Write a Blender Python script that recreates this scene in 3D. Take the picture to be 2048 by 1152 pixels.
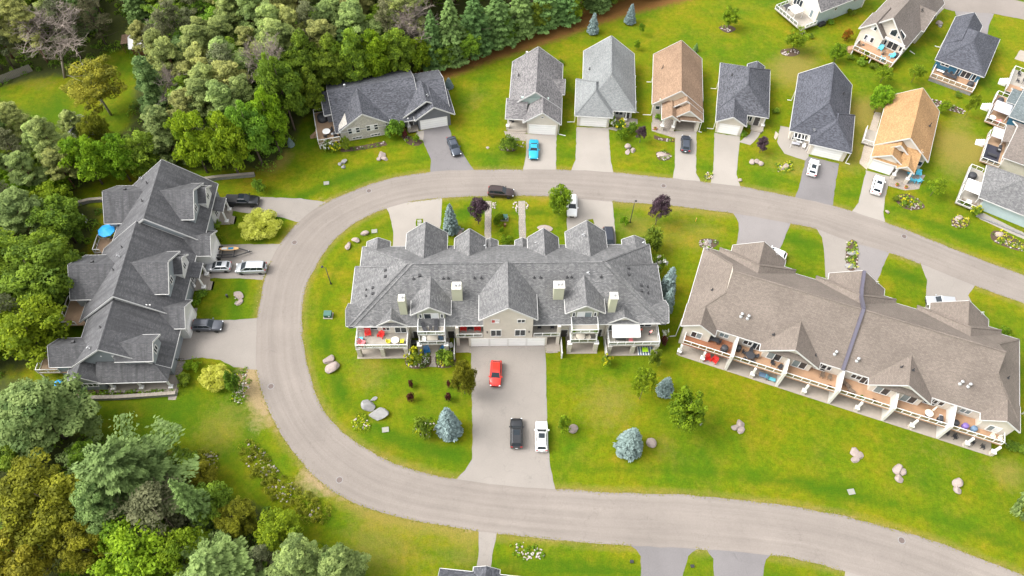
import bpy, math, random
import numpy as np
from mathutils import Matrix, Vector

for o in list(bpy.data.objects):
    bpy.data.objects.remove(o)
scene = bpy.context.scene
COL = scene.collection
R = math.radians
rng = random.Random(7)
nrng = np.random.default_rng(11)

# ------------------------------------------------------------------ camera, sky, sun, exposure
cam_d = bpy.data.cameras.new('camera')
cam = bpy.data.objects.new('camera', cam_d)
COL.objects.link(cam)
cam_d.sensor_width = 36.0
cam_d.lens = 36.0 * 1500.0 / 2048.0
cam_d.clip_start = 1.0
cam_d.clip_end = 8000.0
cam.matrix_world = Matrix.Translation((0, 0, 103.7)) @ Matrix.Rotation(R(90 - 56.4), 4, 'X') @ Matrix.Rotation(R(1.3), 4, 'Z')
scene.camera = cam

SUN_EL, SUN_AZ = 50.0, 268.0          # compass bearing, camera looks to 0
world = bpy.data.worlds.new('World')
scene.world = world
world.use_nodes = True
wn = world.node_tree
wn.nodes.clear()
w_out = wn.nodes.new('ShaderNodeOutputWorld')
w_bg = wn.nodes.new('ShaderNodeBackground')
w_hsv = wn.nodes.new('ShaderNodeHueSaturation')
w_sky = wn.nodes.new('ShaderNodeTexSky')
w_sky.sky_type = 'NISHITA'
w_sky.sun_disc = False
w_sky.sun_elevation = R(SUN_EL)
w_sky.sun_rotation = R(SUN_AZ)
w_sky.dust_density = 4.0
w_sky.air_density = 1.0
w_hsv.inputs['Saturation'].default_value = 0.12      # thin overcast: the sky is nearly white
wn.links.new(w_sky.outputs[0], w_hsv.inputs['Color'])
wn.links.new(w_hsv.outputs[0], w_bg.inputs['Color'])
wn.links.new(w_bg.outputs[0], w_out.inputs['Surface'])
w_bg.inputs['Strength'].default_value = 0.15

sun_d = bpy.data.lights.new('sun', 'SUN')
sun = bpy.data.objects.new('sun', sun_d)
COL.objects.link(sun)
sun_d.energy = 0.8
sun_d.angle = R(34)
sun_d.color = (1.0, 0.95, 0.87)
_az, _el = R(SUN_AZ), R(SUN_EL)
sdir = Vector((math.sin(_az) * math.cos(_el), math.cos(_az) * math.cos(_el), math.sin(_el)))
sun.rotation_euler = sdir.to_track_quat('Z', 'Y').to_euler()
sun.location = (0, 0, 200)

vs = scene.view_settings
vs.view_transform = 'Standard'
vs.look = 'None'
vs.gamma = 1.0
vs.exposure = 1.66
vs.use_curve_mapping = False
scene.render.engine = 'CYCLES'

# ------------------------------------------------------------------ materials
M = {}

def nodes(m):
    nt = m.node_tree
    return nt, nt.nodes, nt.links, nt.nodes['Principled BSDF']

def mat(name, col, rough=0.6, metal=0.0, noise=0.0, nscale=4.0, spec=None, bump=0.0, bscale=None, coat=0.0):
    if name in M:
        return M[name]
    m = bpy.data.materials.new(name)
    m.use_nodes = True
    nt, N, L, b = nodes(m)
    b.inputs['Base Color'].default_value = (*col, 1)
    b.inputs['Roughness'].default_value = rough
    b.inputs['Metallic'].default_value = metal
    if spec is not None:
        b.inputs['Specular IOR Level'].default_value = spec
    if coat:
        b.inputs['Coat Weight'].default_value = coat
        b.inputs['Coat Roughness'].default_value = 0.06
    if noise or bump:
        tc = N.new('ShaderNodeTexCoord')
        t = N.new('ShaderNodeTexNoise')
        t.inputs['Scale'].default_value = nscale
        t.inputs['Detail'].default_value = 5
        L.new(tc.outputs['Object'], t.inputs['Vector'])
        if noise:
            mx = N.new('ShaderNodeMix'); mx.data_type = 'RGBA'
            mx.inputs[6].default_value = (*[max(0, c * (1 - noise)) for c in col], 1)
            mx.inputs[7].default_value = (*[min(1, c * (1 + noise)) for c in col], 1)
            L.new(t.outputs[0], mx.inputs[0])
            L.new(mx.outputs[2], b.inputs['Base Color'])
        if bump:
            bp = N.new('ShaderNodeBump')
            bp.inputs['Strength'].default_value = bump
            bp.inputs['Distance'].default_value = 0.05
            L.new(t.outputs[0], bp.inputs['Height'])
            L.new(bp.outputs[0], b.inputs['Normal'])
    M[name] = m
    return m

def ramp(N, stops):
    r = N.new('ShaderNodeValToRGB')
    while len(r.color_ramp.elements) > 1:
        r.color_ramp.elements.remove(r.color_ramp.elements[-1])
    for i, (p, c) in enumerate(stops):
        e = r.color_ramp.elements[0] if i == 0 else r.color_ramp.elements.new(p)
        e.position = p
        e.color = (*c, 1) if len(c) == 3 else c
    return r

def mixc(N, L, fac, a, b, mode='MIX'):
    mx = N.new('ShaderNodeMix'); mx.data_type = 'RGBA'; mx.blend_type = mode
    for i, v in ((0, fac), (6, a), (7, b)):
        if isinstance(v, (int, float)):
            mx.inputs[i].default_value = v
        elif isinstance(v, tuple):
            mx.inputs[i].default_value = (*v, 1)
        else:
            L.new(v, mx.inputs[i])
    return mx.outputs[2]

def noise_node(N, L, vec, scale, detail=4, rough=0.55):
    t = N.new('ShaderNodeTexNoise')
    t.inputs['Scale'].default_value = scale
    t.inputs['Detail'].default_value = detail
    t.inputs['Roughness'].default_value = rough
    if vec is not None:
        L.new(vec, t.inputs['Vector'])
    return t.outputs[0]

def shingle(name, light, dark, streak=0.0, grain=1.0, mott=0.7):
    """asphalt shingles: courses and tabs in metres on the metric UV, mottled, with weather streaks down the slope"""
    m = bpy.data.materials.new(name); m.use_nodes = True
    nt, N, L, b = nodes(m)
    b.inputs['Roughness'].default_value = 0.9
    b.inputs['Specular IOR Level'].default_value = 0.25
    uv = N.new('ShaderNodeUVMap').outputs[0]
    bk = N.new('ShaderNodeTexBrick')
    L.new(uv, bk.inputs['Vector'])
    bk.inputs['Scale'].default_value = 1.0
    bk.inputs['Brick Width'].default_value = 0.36
    bk.inputs['Row Height'].default_value = 0.17
    bk.inputs['Mortar Size'].default_value = 0.012
    bk.inputs['Mortar Smooth'].default_value = 0.4
    bk.offset = 0.37
    bk.squash = 1.0
    bk.inputs['Color1'].default_value = (*light, 1)
    bk.inputs['Color2'].default_value = (*dark, 1)
    bk.inputs['Mortar'].default_value = (*[c * 0.55 for c in dark], 1)
    n1 = noise_node(N, L, uv, 3.2 * grain, 3)
    r1 = ramp(N, [(0.3, (0.80, 0.80, 0.81)), (0.68, (1.17, 1.16, 1.15))])
    L.new(n1, r1.inputs[0])
    c = mixc(N, L, mott, bk.outputs['Color'], r1.outputs[0], 'MULTIPLY')
    n2 = noise_node(N, L, uv, 0.16, 3)
    r2 = ramp(N, [(0.35, (0.86, 0.86, 0.86)), (0.7, (1.1, 1.1, 1.1))])
    L.new(n2, r2.inputs[0])
    c = mixc(N, L, 1.0, c, r2.outputs[0], 'MULTIPLY')
    if streak:
        mp = N.new('ShaderNodeMapping')
        mp.inputs['Scale'].default_value = (1.4, 0.16, 1)
        L.new(uv, mp.inputs['Vector'])
        n3 = noise_node(N, L, mp.outputs[0], 1.0, 4)
        r3 = ramp(N, [(0.42, (0, 0, 0)), (0.66, (1, 1, 1))])
        L.new(n3, r3.inputs[0])
        f = N.new('ShaderNodeMath'); f.operation = 'MULTIPLY'
        L.new(r3.outputs[0], f.inputs[0]); f.inputs[1].default_value = streak
        c = mixc(N, L, f.outputs[0], c, tuple(x * 0.62 for x in dark))
    L.new(c, b.inputs['Base Color'])
    bp = N.new('ShaderNodeBump'); bp.inputs['Strength'].default_value = 0.5; bp.inputs['Distance'].default_value = 0.02
    L.new(bk.outputs['Fac'], bp.inputs['Height']); bp.invert = True
    L.new(bp.outputs[0], b.inputs['Normal'])
    m['uv'] = 1
    M[name] = m
    return m

def siding(name, col, period=0.16, vertical=False, rough=0.55, var=0.06):
    m = bpy.data.materials.new(name); m.use_nodes = True
    nt, N, L, b = nodes(m)
    b.inputs['Roughness'].default_value = rough
    uv = N.new('ShaderNodeUVMap').outputs[0]
    sp = N.new('ShaderNodeSeparateXYZ'); L.new(uv, sp.inputs[0])
    dv = N.new('ShaderNodeMath'); dv.operation = 'DIVIDE'; L.new(sp.outputs[0 if vertical else 1], dv.inputs[0]); dv.inputs[1].default_value = period
    fr = N.new('ShaderNodeMath'); fr.operation = 'FRACT'; L.new(dv.outputs[0], fr.inputs[0])
    r = ramp(N, [(0.0, (0.55, 0.55, 0.55)), (0.12, (1, 1, 1)), (1.0, (0.94, 0.94, 0.94))]); L.new(fr.outputs[0], r.inputs[0])
    n = noise_node(N, L, uv, 0.7, 4)
    r2 = ramp(N, [(0.3, (1 - var,) * 3), (0.7, (1 + var,) * 3)]); L.new(n, r2.inputs[0])
    c = mixc(N, L, 1.0, col, r.outputs[0], 'MULTIPLY')
    c = mixc(N, L, 1.0, c, r2.outputs[0], 'MULTIPLY')
    L.new(c, b.inputs['Base Color'])
    bp = N.new('ShaderNodeBump'); bp.inputs['Strength'].default_value = 0.4; bp.inputs['Distance'].default_value = 0.02
    L.new(fr.outputs[0], bp.inputs['Height']); L.new(bp.outputs[0], b.inputs['Normal'])
    m['uv'] = 1
    M[name] = m
    return m

def masonry(name, c1, c2, mortar, bw=0.45, bh=0.2, ms=0.02):
    m = bpy.data.materials.new(name); m.use_nodes = True
    nt, N, L, b = nodes(m)
    b.inputs['Roughness'].default_value = 0.85
    uv = N.new('ShaderNodeUVMap').outputs[0]
    bk = N.new('ShaderNodeTexBrick'); L.new(uv, bk.inputs['Vector'])
    bk.inputs['Scale'].default_value = 1.0
    bk.inputs['Brick Width'].default_value = bw; bk.inputs['Row Height'].default_value = bh
    bk.inputs['Mortar Size'].default_value = ms
    bk.inputs['Color1'].default_value = (*c1, 1); bk.inputs['Color2'].default_value = (*c2, 1); bk.inputs['Mortar'].default_value = (*mortar, 1)
    n = noise_node(N, L, uv, 6.0, 3)
    r = ramp(N, [(0.3, (0.8, 0.8, 0.8)), (0.7, (1.15, 1.15, 1.15))]); L.new(n, r.inputs[0])
    L.new(mixc(N, L, 1.0, bk.outputs['Color'], r.outputs[0], 'MULTIPLY'), b.inputs['Base Color'])
    bp = N.new('ShaderNodeBump'); bp.inputs['Strength'].default_value = 0.6; bp.inputs['Distance'].default_value = 0.03; bp.invert = True
    L.new(bk.outputs['Fac'], bp.inputs['Height']); L.new(bp.outputs[0], b.inputs['Normal'])
    m['uv'] = 1
    M[name] = m
    return m

def glass(name, col=(0.02, 0.028, 0.035)):
    m = mat(name, col, rough=0.04, spec=0.7)
    return m

def clear_glass(name):
    m = bpy.data.materials.new(name); m.use_nodes = True
    nt, N, L, b = nodes(m)
    tr = N.new('ShaderNodeBsdfTransparent'); tr.inputs[0].default_value = (0.82, 0.86, 0.86, 1)
    gl = N.new('ShaderNodeBsdfGlossy'); gl.inputs['Roughness'].default_value = 0.05
    fr = N.new('ShaderNodeLayerWeight'); fr.inputs[0].default_value = 0.25
    pw = N.new('ShaderNodeMath'); pw.operation = 'MULTIPLY'; pw.inputs[1].default_value = 0.45
    mx = N.new('ShaderNodeMixShader')
    L.new(fr.outputs['Facing'], pw.inputs[0]); L.new(pw.outputs[0], mx.inputs[0]); L.new(tr.outputs[0], mx.inputs[1]); L.new(gl.outputs[0], mx.inputs[2])
    L.new(mx.outputs[0], N['Material Output'].inputs['Surface'])
    M[name] = m
    return m

# ------------------------------------------------------------------ mesh building
def set_uv(me):
    """metric UV: u along the contour of each face, v up its slope"""
    uvl = me.uv_layers.new(name='UVMap')
    vs_ = me.vertices
    for p in me.polygons:
        n = p.normal
        if abs(n.z) > 0.999:
            h = Vector((1, 0, 0)); s = Vector((0, 1, 0))
        else:
            h = Vector((-n.y, n.x, 0)).normalized(); s = n.cross(h)
        for li in p.loop_indices:
            co = vs_[me.loops[li].vertex_index].co
            uvl.data[li].uv = (co.dot(h), co.dot(s))

class MB:
    def __init__(s):
        s.v = []; s.f = []
    def add(s, vs_, fs):
        k = len(s.v); s.v += [tuple(p) for p in vs_]; s.f += [tuple(k + i for i in f) for f in fs]; return s
    def box(s, x0, x1, y0, y1, z0, z1):
        x0, x1 = min(x0, x1), max(x0, x1); y0, y1 = min(y0, y1), max(y0, y1)
        return s.add([(x0, y0, z0), (x1, y0, z0), (x1, y1, z0), (x0, y1, z0), (x0, y0, z1), (x1, y0, z1), (x1, y1, z1), (x0, y1, z1)],
                     [(3, 2, 1, 0), (4, 5, 6, 7), (0, 1, 5, 4), (1, 2, 6, 5), (2, 3, 7, 6), (3, 0, 4, 7)])
    def bar(s, a, b, w, h):
        """a box along a->b, w wide, h high, centred on the line"""
        a, b = Vector(a), Vector(b); d = (b - a).normalized()
        sd = d.cross(Vector((0, 0, 1)))
        if sd.length < 1e-4: sd = Vector((1, 0, 0))
        sd.normalize(); up = sd.cross(d).normalized()
        c = []
        for p in (a, b):
            for i, j in ((-1, -1), (1, -1), (1, 1), (-1, 1)):
                c.append(p + sd * (i * w / 2) + up * (j * h / 2))
        return s.add(c, [(3, 2, 1, 0), (4, 5, 6, 7), (0, 1, 5, 4), (1, 2, 6, 5), (2, 3, 7, 6), (3, 0, 4, 7)])
    def slab(s, poly, t):
        """polygon (counter-clockwise from above) thickened downwards"""
        n = len(poly); top = [Vector(p) for p in poly]; bot = [p - Vector((0, 0, t)) for p in top]
        return s.add(top + bot, [tuple(range(n)), tuple(range(2 * n - 1, n - 1, -1))] + [(i, i + n, (i + 1) % n + n, (i + 1) % n) for i in range(n)])
    def prism(s, prof, a, b, axis):
        """closed profile [(across, z)] swept along axis 'v' (y) or 'u' (x) from a to b"""
        n = len(prof); P = []
        for t in (a, b):
            for c, z in prof:
                P.append((c, t, z) if axis == 'v' else (t, c, z))
        fs = [tuple(range(n)), tuple(range(2 * n - 1, n - 1, -1))] + [(i, i + n, (i + 1) % n + n, (i + 1) % n) for i in range(n)]
        if axis == 'u': fs = [tuple(reversed(f)) for f in fs]
        return s.add(P, fs)
    def tube(s, pts, rad, seg=8, cap=True):
        pts = [Vector(p) for p in pts]; n = len(pts); k0 = len(s.v)
        for i, p in enumerate(pts):
            d = (pts[min(i + 1, n - 1)] - pts[max(i - 1, 0)]).normalized()
            a = d.cross(Vector((0, 0, 1)))
            if a.length < 1e-3: a = Vector((1, 0, 0))
            a.normalize(); b = d.cross(a)
            r = rad[i] if isinstance(rad, (list, tuple)) else rad
            for j in range(seg):
                t = 2 * math.pi * j / seg
                s.v.append(tuple(p + a * (r * math.cos(t)) + b * (r * math.sin(t))))
        for i in range(n - 1):
            for j in range(seg):
                s.f.append((k0 + i * seg + j, k0 + i * seg + (j + 1) % seg, k0 + (i + 1) * seg + (j + 1) % seg, k0 + (i + 1) * seg + j))
        if cap:
            s.f.append(tuple(k0 + j for j in reversed(range(seg)))); s.f.append(tuple(k0 + (n - 1) * seg + j for j in range(seg)))
        return s
    def lathe(s, prof, seg=14, o=(0, 0, 0)):
        """profile [(r, z)] turned about z; r = 0 ends close it"""
        k0 = len(s.v)
        for r, z in prof:
            for j in range(seg):
                t = 2 * math.pi * j / seg; s.v.append((o[0] + r * math.cos(t), o[1] + r * math.sin(t), o[2] + z))
        for i in range(len(prof) - 1):
            for j in range(seg):
                s.f.append((k0 + i * seg + j, k0 + i * seg + (j + 1) % seg, k0 + (i + 1) * seg + (j + 1) % seg, k0 + (i + 1) * seg + j))
        s.f.append(tuple(k0 + j for j in reversed(range(seg)))); s.f.append(tuple(k0 + (len(prof) - 1) * seg + j for j in range(seg)))
        return s
    def mesh(s, name, m, smooth=False, fix=True):
        me = bpy.data.meshes.new(name)
        me.from_pydata(s.v, [], s.f)
        if fix:
            import bmesh
            bm = bmesh.new(); bm.from_mesh(me); bmesh.ops.recalc_face_normals(bm, faces=bm.faces); bm.to_mesh(me); bm.free()
        me.update()
        if m is not None:
            me.materials.append(m)
            if m.get('uv'): set_uv(me)
        if smooth:
            me.polygons.foreach_set('use_smooth', [True] * len(me.polygons))
        return me
    def build(s, name, m, parent=None, smooth=False, fix=True):
        return obj(name, s.mesh(name, m, smooth, fix), parent)

def obj(name, me, parent=None, loc=None, rot=None, scale=None):
    o = bpy.data.objects.new(name, me); COL.objects.link(o)
    if parent is not None: o.parent = parent
    if loc is not None: o.location = loc
    if rot is not None: o.rotation_euler = rot
    if scale is not None: o.scale = scale
    return o

def tag(o, label=None, cat=None, group=None, kind=None):
    if label: o['label'] = label
    if cat: o['category'] = cat
    if group: o['group'] = group
    if kind: o['kind'] = kind
    return o

def thing(name, label, cat, x, y, z=0.0, rot=0.0, group=None):
    o = bpy.data.objects.new(name, None); COL.objects.link(o)
    o.empty_display_size = 0.3
    o.location = (x, y, z); o.rotation_euler = (0, 0, R(rot))
    return tag(o, label, cat, group)

def copy_tree(o, parent=None):
    c = o.copy(); COL.objects.link(c); c.parent = parent
    for ch in o.children: copy_tree(ch, c)
    return c


# ------------------------------------------------------------------ the ground
def catmull(pts, step=1.0, closed=False):
    P = [np.array(p, float) for p in pts]; n = len(P); out = []
    for i in range(n if closed else n - 1):
        if closed:
            p0, p1, p2, p3 = P[i - 1], P[i], P[(i + 1) % n], P[(i + 2) % n]
        else:
            p0, p1, p2, p3 = P[max(i - 1, 0)], P[i], P[i + 1], P[min(i + 2, n - 1)]
        k = max(1, int(np.linalg.norm(p2 - p1) / step))
        for j in range(k):
            t = j / k
            out.append(0.5 * ((2 * p1) + (-p0 + p2) * t + (2 * p0 - 5 * p1 + 4 * p2 - p3) * t * t + (-p0 + 3 * p1 - 3 * p2 + p3) * t ** 3))
    if not closed: out.append(P[-1])
    return np.array(out)

def resample(pts, n):
    d = np.r_[0, np.cumsum(np.linalg.norm(np.diff(pts, axis=0), axis=1))]
    t = np.linspace(0, d[-1], n)
    return np.c_[np.interp(t, d, pts[:, 0]), np.interp(t, d, pts[:, 1])]

# road edges, outer and inner, in three matching stretches (east arm, bend, south arm)
ROAD_OUT = [
    [(103.95,64.50), (93.86,69.85), (86.78,73.81), (79.84,77.28), (72.41,81.39), (65.92,84.78), (60.60,87.14), (57.36,88.33), (50.93,90.14), (46.32,91.31), (41.46,92.37), (34.24,93.37), (29.33,93.96), (18.04,95.10), (10.45,95.49), (-0.50,95.28), (-7.62,94.94), (-11.96,94.68)],
    [(-11.96,94.68), (-15.63,94.20), (-22.91,92.38), (-28.66,89.44), (-33.77,86.23), (-37.59,82.01), (-40.11,76.78), (-41.21,70.69), (-41.15,66.30), (-40.81,61.90), (-40.04,57.04), (-39.22,53.09), (-37.92,50.14), (-36.46,47.03), (-34.03,43.32), (-30.55,39.10), (-26.90,35.71), (-23.00,33.14), (-18.61,31.49), (-12.67,30.18), (-8.09,29.47)],
    [(-8.09,29.47), (-3.95,28.88), (0.76,28.45), (7.56,27.93), (13.46,27.60), (17.04,27.48), (25.61,27.21), (35.20,26.70), (41.85,25.60), (45.91,24.60), (49.64,23.54), (57.99,20.49), (66.65,15.63)]]
ROAD_IN = [
    [(101.58,59.26), (91.68,64.36), (84.74,68.13), (77.61,71.42), (69.90,75.63), (65.03,77.93), (58.41,80.34), (53.43,82.84), (48.63,84.05), (45.20,84.75), (39.24,85.94), (27.51,87.45), (17.66,88.09), (11.09,88.61), (6.13,88.93), (-0.38,88.86), (-7.05,88.54), (-13.15,88.01)],
    [(-13.15,88.01), (-18.20,87.04), (-22.75,85.28), (-25.49,83.60), (-28.65,80.93), (-31.33,77.24), (-32.96,72.97), (-34.08,68.17), (-34.01,63.97), (-33.01,58.67), (-31.80,54.85), (-30.19,50.76), (-28.91,48.03), (-26.35,44.62), (-23.25,42.02), (-19.61,39.73), (-15.31,37.96), (-10.70,36.67), (-7.32,36.09)],
    [(-7.32,36.09), (-0.36,35.38), (6.78,35.04), (14.73,34.72), (21.76,34.67), (28.76,34.33), (36.53,33.73), (45.55,32.40), (53.19,30.50), (59.51,28.62), (64.49,26.56), (69.05,24.78), (77.46,20.29)]]
road_out = []; road_in = []
for a, b in zip(ROAD_OUT, ROAD_IN):
    ca, cb = catmull(a, 1.5), catmull(b, 1.5)
    n = max(len(ca), len(cb))
    ra, rb = resample(ca, n), resample(cb, n)
    k = 0 if not len(road_out) else 1
    road_out += list(ra[k:]); road_in += list(rb[k:])
road_out = np.array(road_out); road_in = np.array(road_in)
NE_ROAD = [(96.62,145.57), (105.22,145.00), (111.66,143.13), (125.76,136.65), (133.52,147.26), (113.92,149.42), (108.05,151.40), (98.41,153.26), (82.31,157.39), (79.97,152.58), (90.33,148.92)]

def sheet(name, pts, z, m, smooth_edge=None, kind='structure', label=None, parent=None):
    """a flat piece of paving laid z above the ground, with a real edge 3 cm deep"""
    if smooth_edge: pts = catmull(pts, 0.7, True)
    elif kind:
        q = []
        for i, a in enumerate(pts):
            b = pts[(i + 1) % len(pts)]; n = max(1, int(math.dist(a, b) / 0.7))
            q += [(a[0] + (b[0] - a[0]) * j / n + rng.gauss(0, .035), a[1] + (b[1] - a[1]) * j / n + rng.gauss(0, .035)) for j in range(n)]
        pts = q
    pts = [tuple(p) for p in pts]
    a = sum(pts[i][0] * pts[(i + 1) % len(pts)][1] - pts[(i + 1) % len(pts)][0] * pts[i][1] for i in range(len(pts)))
    if a < 0: pts = pts[::-1]
    import bmesh
    bm = bmesh.new()
    vs_ = [bm.verts.new((p[0], p[1], z)) for p in pts]
    es = [bm.edges.new((vs_[i], vs_[(i + 1) % len(vs_)])) for i in range(len(vs_))]
    bmesh.ops.triangle_fill(bm, use_beauty=True, use_dissolve=False, edges=es, normal=(0, 0, 1))
    for f in bm.faces:
        if f.normal.z < 0: f.normal_flip()
    lo = [bm.verts.new((p[0], p[1], -0.03)) for p in pts]
    for i in range(len(pts)):
        j = (i + 1) % len(pts)
        bm.faces.new((vs_[i], lo[i], lo[j], vs_[j]))
    me = bpy.data.meshes.new(name); bm.to_mesh(me); bm.free(); me.update()
    me.materials.append(m)
    if m.get('uv'): set_uv(me)
    o = obj(name, me, parent)
    if kind: o['kind'] = kind
    if label: o['label'] = label
    return o

def paving(name, col, var=0.12, speck=0.25, stain=0.0, cracks=False, uvwear=False):
    m = bpy.data.materials.new(name); m.use_nodes = True
    nt, N, L, b = nodes(m)
    b.inputs['Roughness'].default_value = 0.92
    b.inputs['Specular IOR Level'].default_value = 0.25
    geo = N.new('ShaderNodeNewGeometry').outputs['Position']
    n1 = noise_node(N, L, geo, 0.13, 5, 0.6)
    r1 = ramp(N, [(0.3, (1 - var,) * 3), (0.7, (1 + var,) * 3)]); L.new(n1, r1.inputs[0])
    c = mixc(N, L, 1.0, col, r1.outputs[0], 'MULTIPLY')
    n2 = noise_node(N, L, geo, 9.0, 3, 0.7)
    r2 = ramp(N, [(0.25, (1 - speck,) * 3), (0.75, (1 + speck,) * 3)]); L.new(n2, r2.inputs[0])
    c = mixc(N, L, 1.0, c, r2.outputs[0], 'MULTIPLY')
    if stain:
        n3 = noise_node(N, L, geo, 0.45, 4, 0.65)
        r3 = ramp(N, [(0.56, (0, 0, 0)), (0.74, (1, 1, 1))]); L.new(n3, r3.inputs[0])
        f = N.new('ShaderNodeMath'); f.operation = 'MULTIPLY'; L.new(r3.outputs[0], f.inputs[0]); f.inputs[1].default_value = stain
        c = mixc(N, L, f.outputs[0], c, tuple(x * 0.7 for x in col))
    if uvwear:
        uv = N.new('ShaderNodeUVMap').outputs[0]
        mp = N.new('ShaderNodeMapping'); mp.inputs['Scale'].default_value = (0.02, 1.0, 1); L.new(uv, mp.inputs[0])
        n4 = noise_node(N, L, mp.outputs[0], 1.6, 5, 0.6)
        r4 = ramp(N, [(0.3, (0.9,) * 3), (0.7, (1.09,) * 3)]); L.new(n4, r4.inputs[0])
        c = mixc(N, L, 1.0, c, r4.outputs[0], 'MULTIPLY')
        sx = N.new('ShaderNodeSeparateXYZ'); L.new(uv, sx.inputs[0])
        sn = N.new('ShaderNodeMath'); sn.operation = 'MULTIPLY'; sn.inputs[1].default_value = 4.6; L.new(sx.outputs[1], sn.inputs[0])
        si = N.new('ShaderNodeMath'); si.operation = 'SINE'; L.new(sn.outputs[0], si.inputs[0])
        mr = N.new('ShaderNodeMapRange'); mr.inputs[1].default_value = -1; mr.inputs[3].default_value = 0.985; mr.inputs[4].default_value = 1.015; L.new(si.outputs[0], mr.inputs[0])
        c = mixc(N, L, 1.0, c, mr.outputs[0], 'MULTIPLY')
        mp2 = N.new('ShaderNodeMapping'); mp2.inputs['Scale'].default_value = (0.25, 3.0, 1); L.new(uv, mp2.inputs[0])
        n5 = noise_node(N, L, mp2.outputs[0], 1.0, 4, 0.6)
        r5 = ramp(N, [(0.66, (0, 0, 0)), (0.72, (1, 1, 1))]); L.new(n5, r5.inputs[0])
        f = N.new('ShaderNodeMath'); f.operation = 'MULTIPLY'; L.new(r5.outputs[0], f.inputs[0]); f.inputs[1].default_value = 0.16
        c = mixc(N, L, f.outputs[0], c, tuple(x * 0.6 for x in col))
    if cracks:
        v = N.new('ShaderNodeTexVoronoi'); v.feature = 'DISTANCE_TO_EDGE'; v.inputs['Scale'].default_value = 0.16
        nw = N.new('ShaderNodeVectorMath'); nw.operation = 'ADD'
        t = N.new('ShaderNodeTexNoise'); t.inputs['Scale'].default_value = 0.6; L.new(geo, t.inputs[0])
        sc = N.new('ShaderNodeVectorMath'); sc.operation = 'SCALE'; sc.inputs['Scale'].default_value = 3.0; L.new(t.outputs[1], sc.inputs[0])
        L.new(geo, nw.inputs[0]); L.new(sc.outputs[0], nw.inputs[1]); L.new(nw.outputs[0], v.inputs['Vector'])
        r6 = ramp(N, [(0.0, (1, 1, 1)), (0.006, (0, 0, 0))]); L.new(v.outputs[0], r6.inputs[0])
        f = N.new('ShaderNodeMath'); f.operation = 'MULTIPLY'; L.new(r6.outputs[0], f.inputs[0]); f.inputs[1].default_value = 0.28
        c = mixc(N, L, f.outputs[0], c, tuple(x * 0.45 for x in col))
    L.new(c, b.inputs['Base Color'])
    bp = N.new('ShaderNodeBump'); bp.inputs['Strength'].default_value = 0.25; bp.inputs['Distance'].default_value = 0.02
    L.new(n2, bp.inputs['Height']); L.new(bp.outputs[0], b.inputs['Normal'])
    M[name] = m
    return m

paving('road_asphalt', (0.192, 0.168, 0.149), 0.09, 0.14, 0.08, True, True)
paving('old_asphalt', (0.222, 0.200, 0.179), 0.09, 0.14, 0.22, True)
paving('dark_asphalt', (0.15, 0.14, 0.14), 0.10, 0.16, 0.15, True)
paving('mid_asphalt', (0.19, 0.175, 0.17), 0.10, 0.16, 0.15, True)
paving('pale_concrete', (0.258, 0.234, 0.208), 0.08, 0.10, 0.16)
paving('soil', (0.075, 0.05, 0.035), 0.25, 0.4)
paving('gravel', (0.34, 0.29, 0.24), 0.2, 0.5)
paving('bed_stone', (0.36, 0.33, 0.3), 0.2, 0.5)
masonry('pavers', (0.30, 0.26, 0.22), (0.24, 0.21, 0.185), (0.16, 0.145, 0.125), 0.4, 0.4, 0.02)

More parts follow.
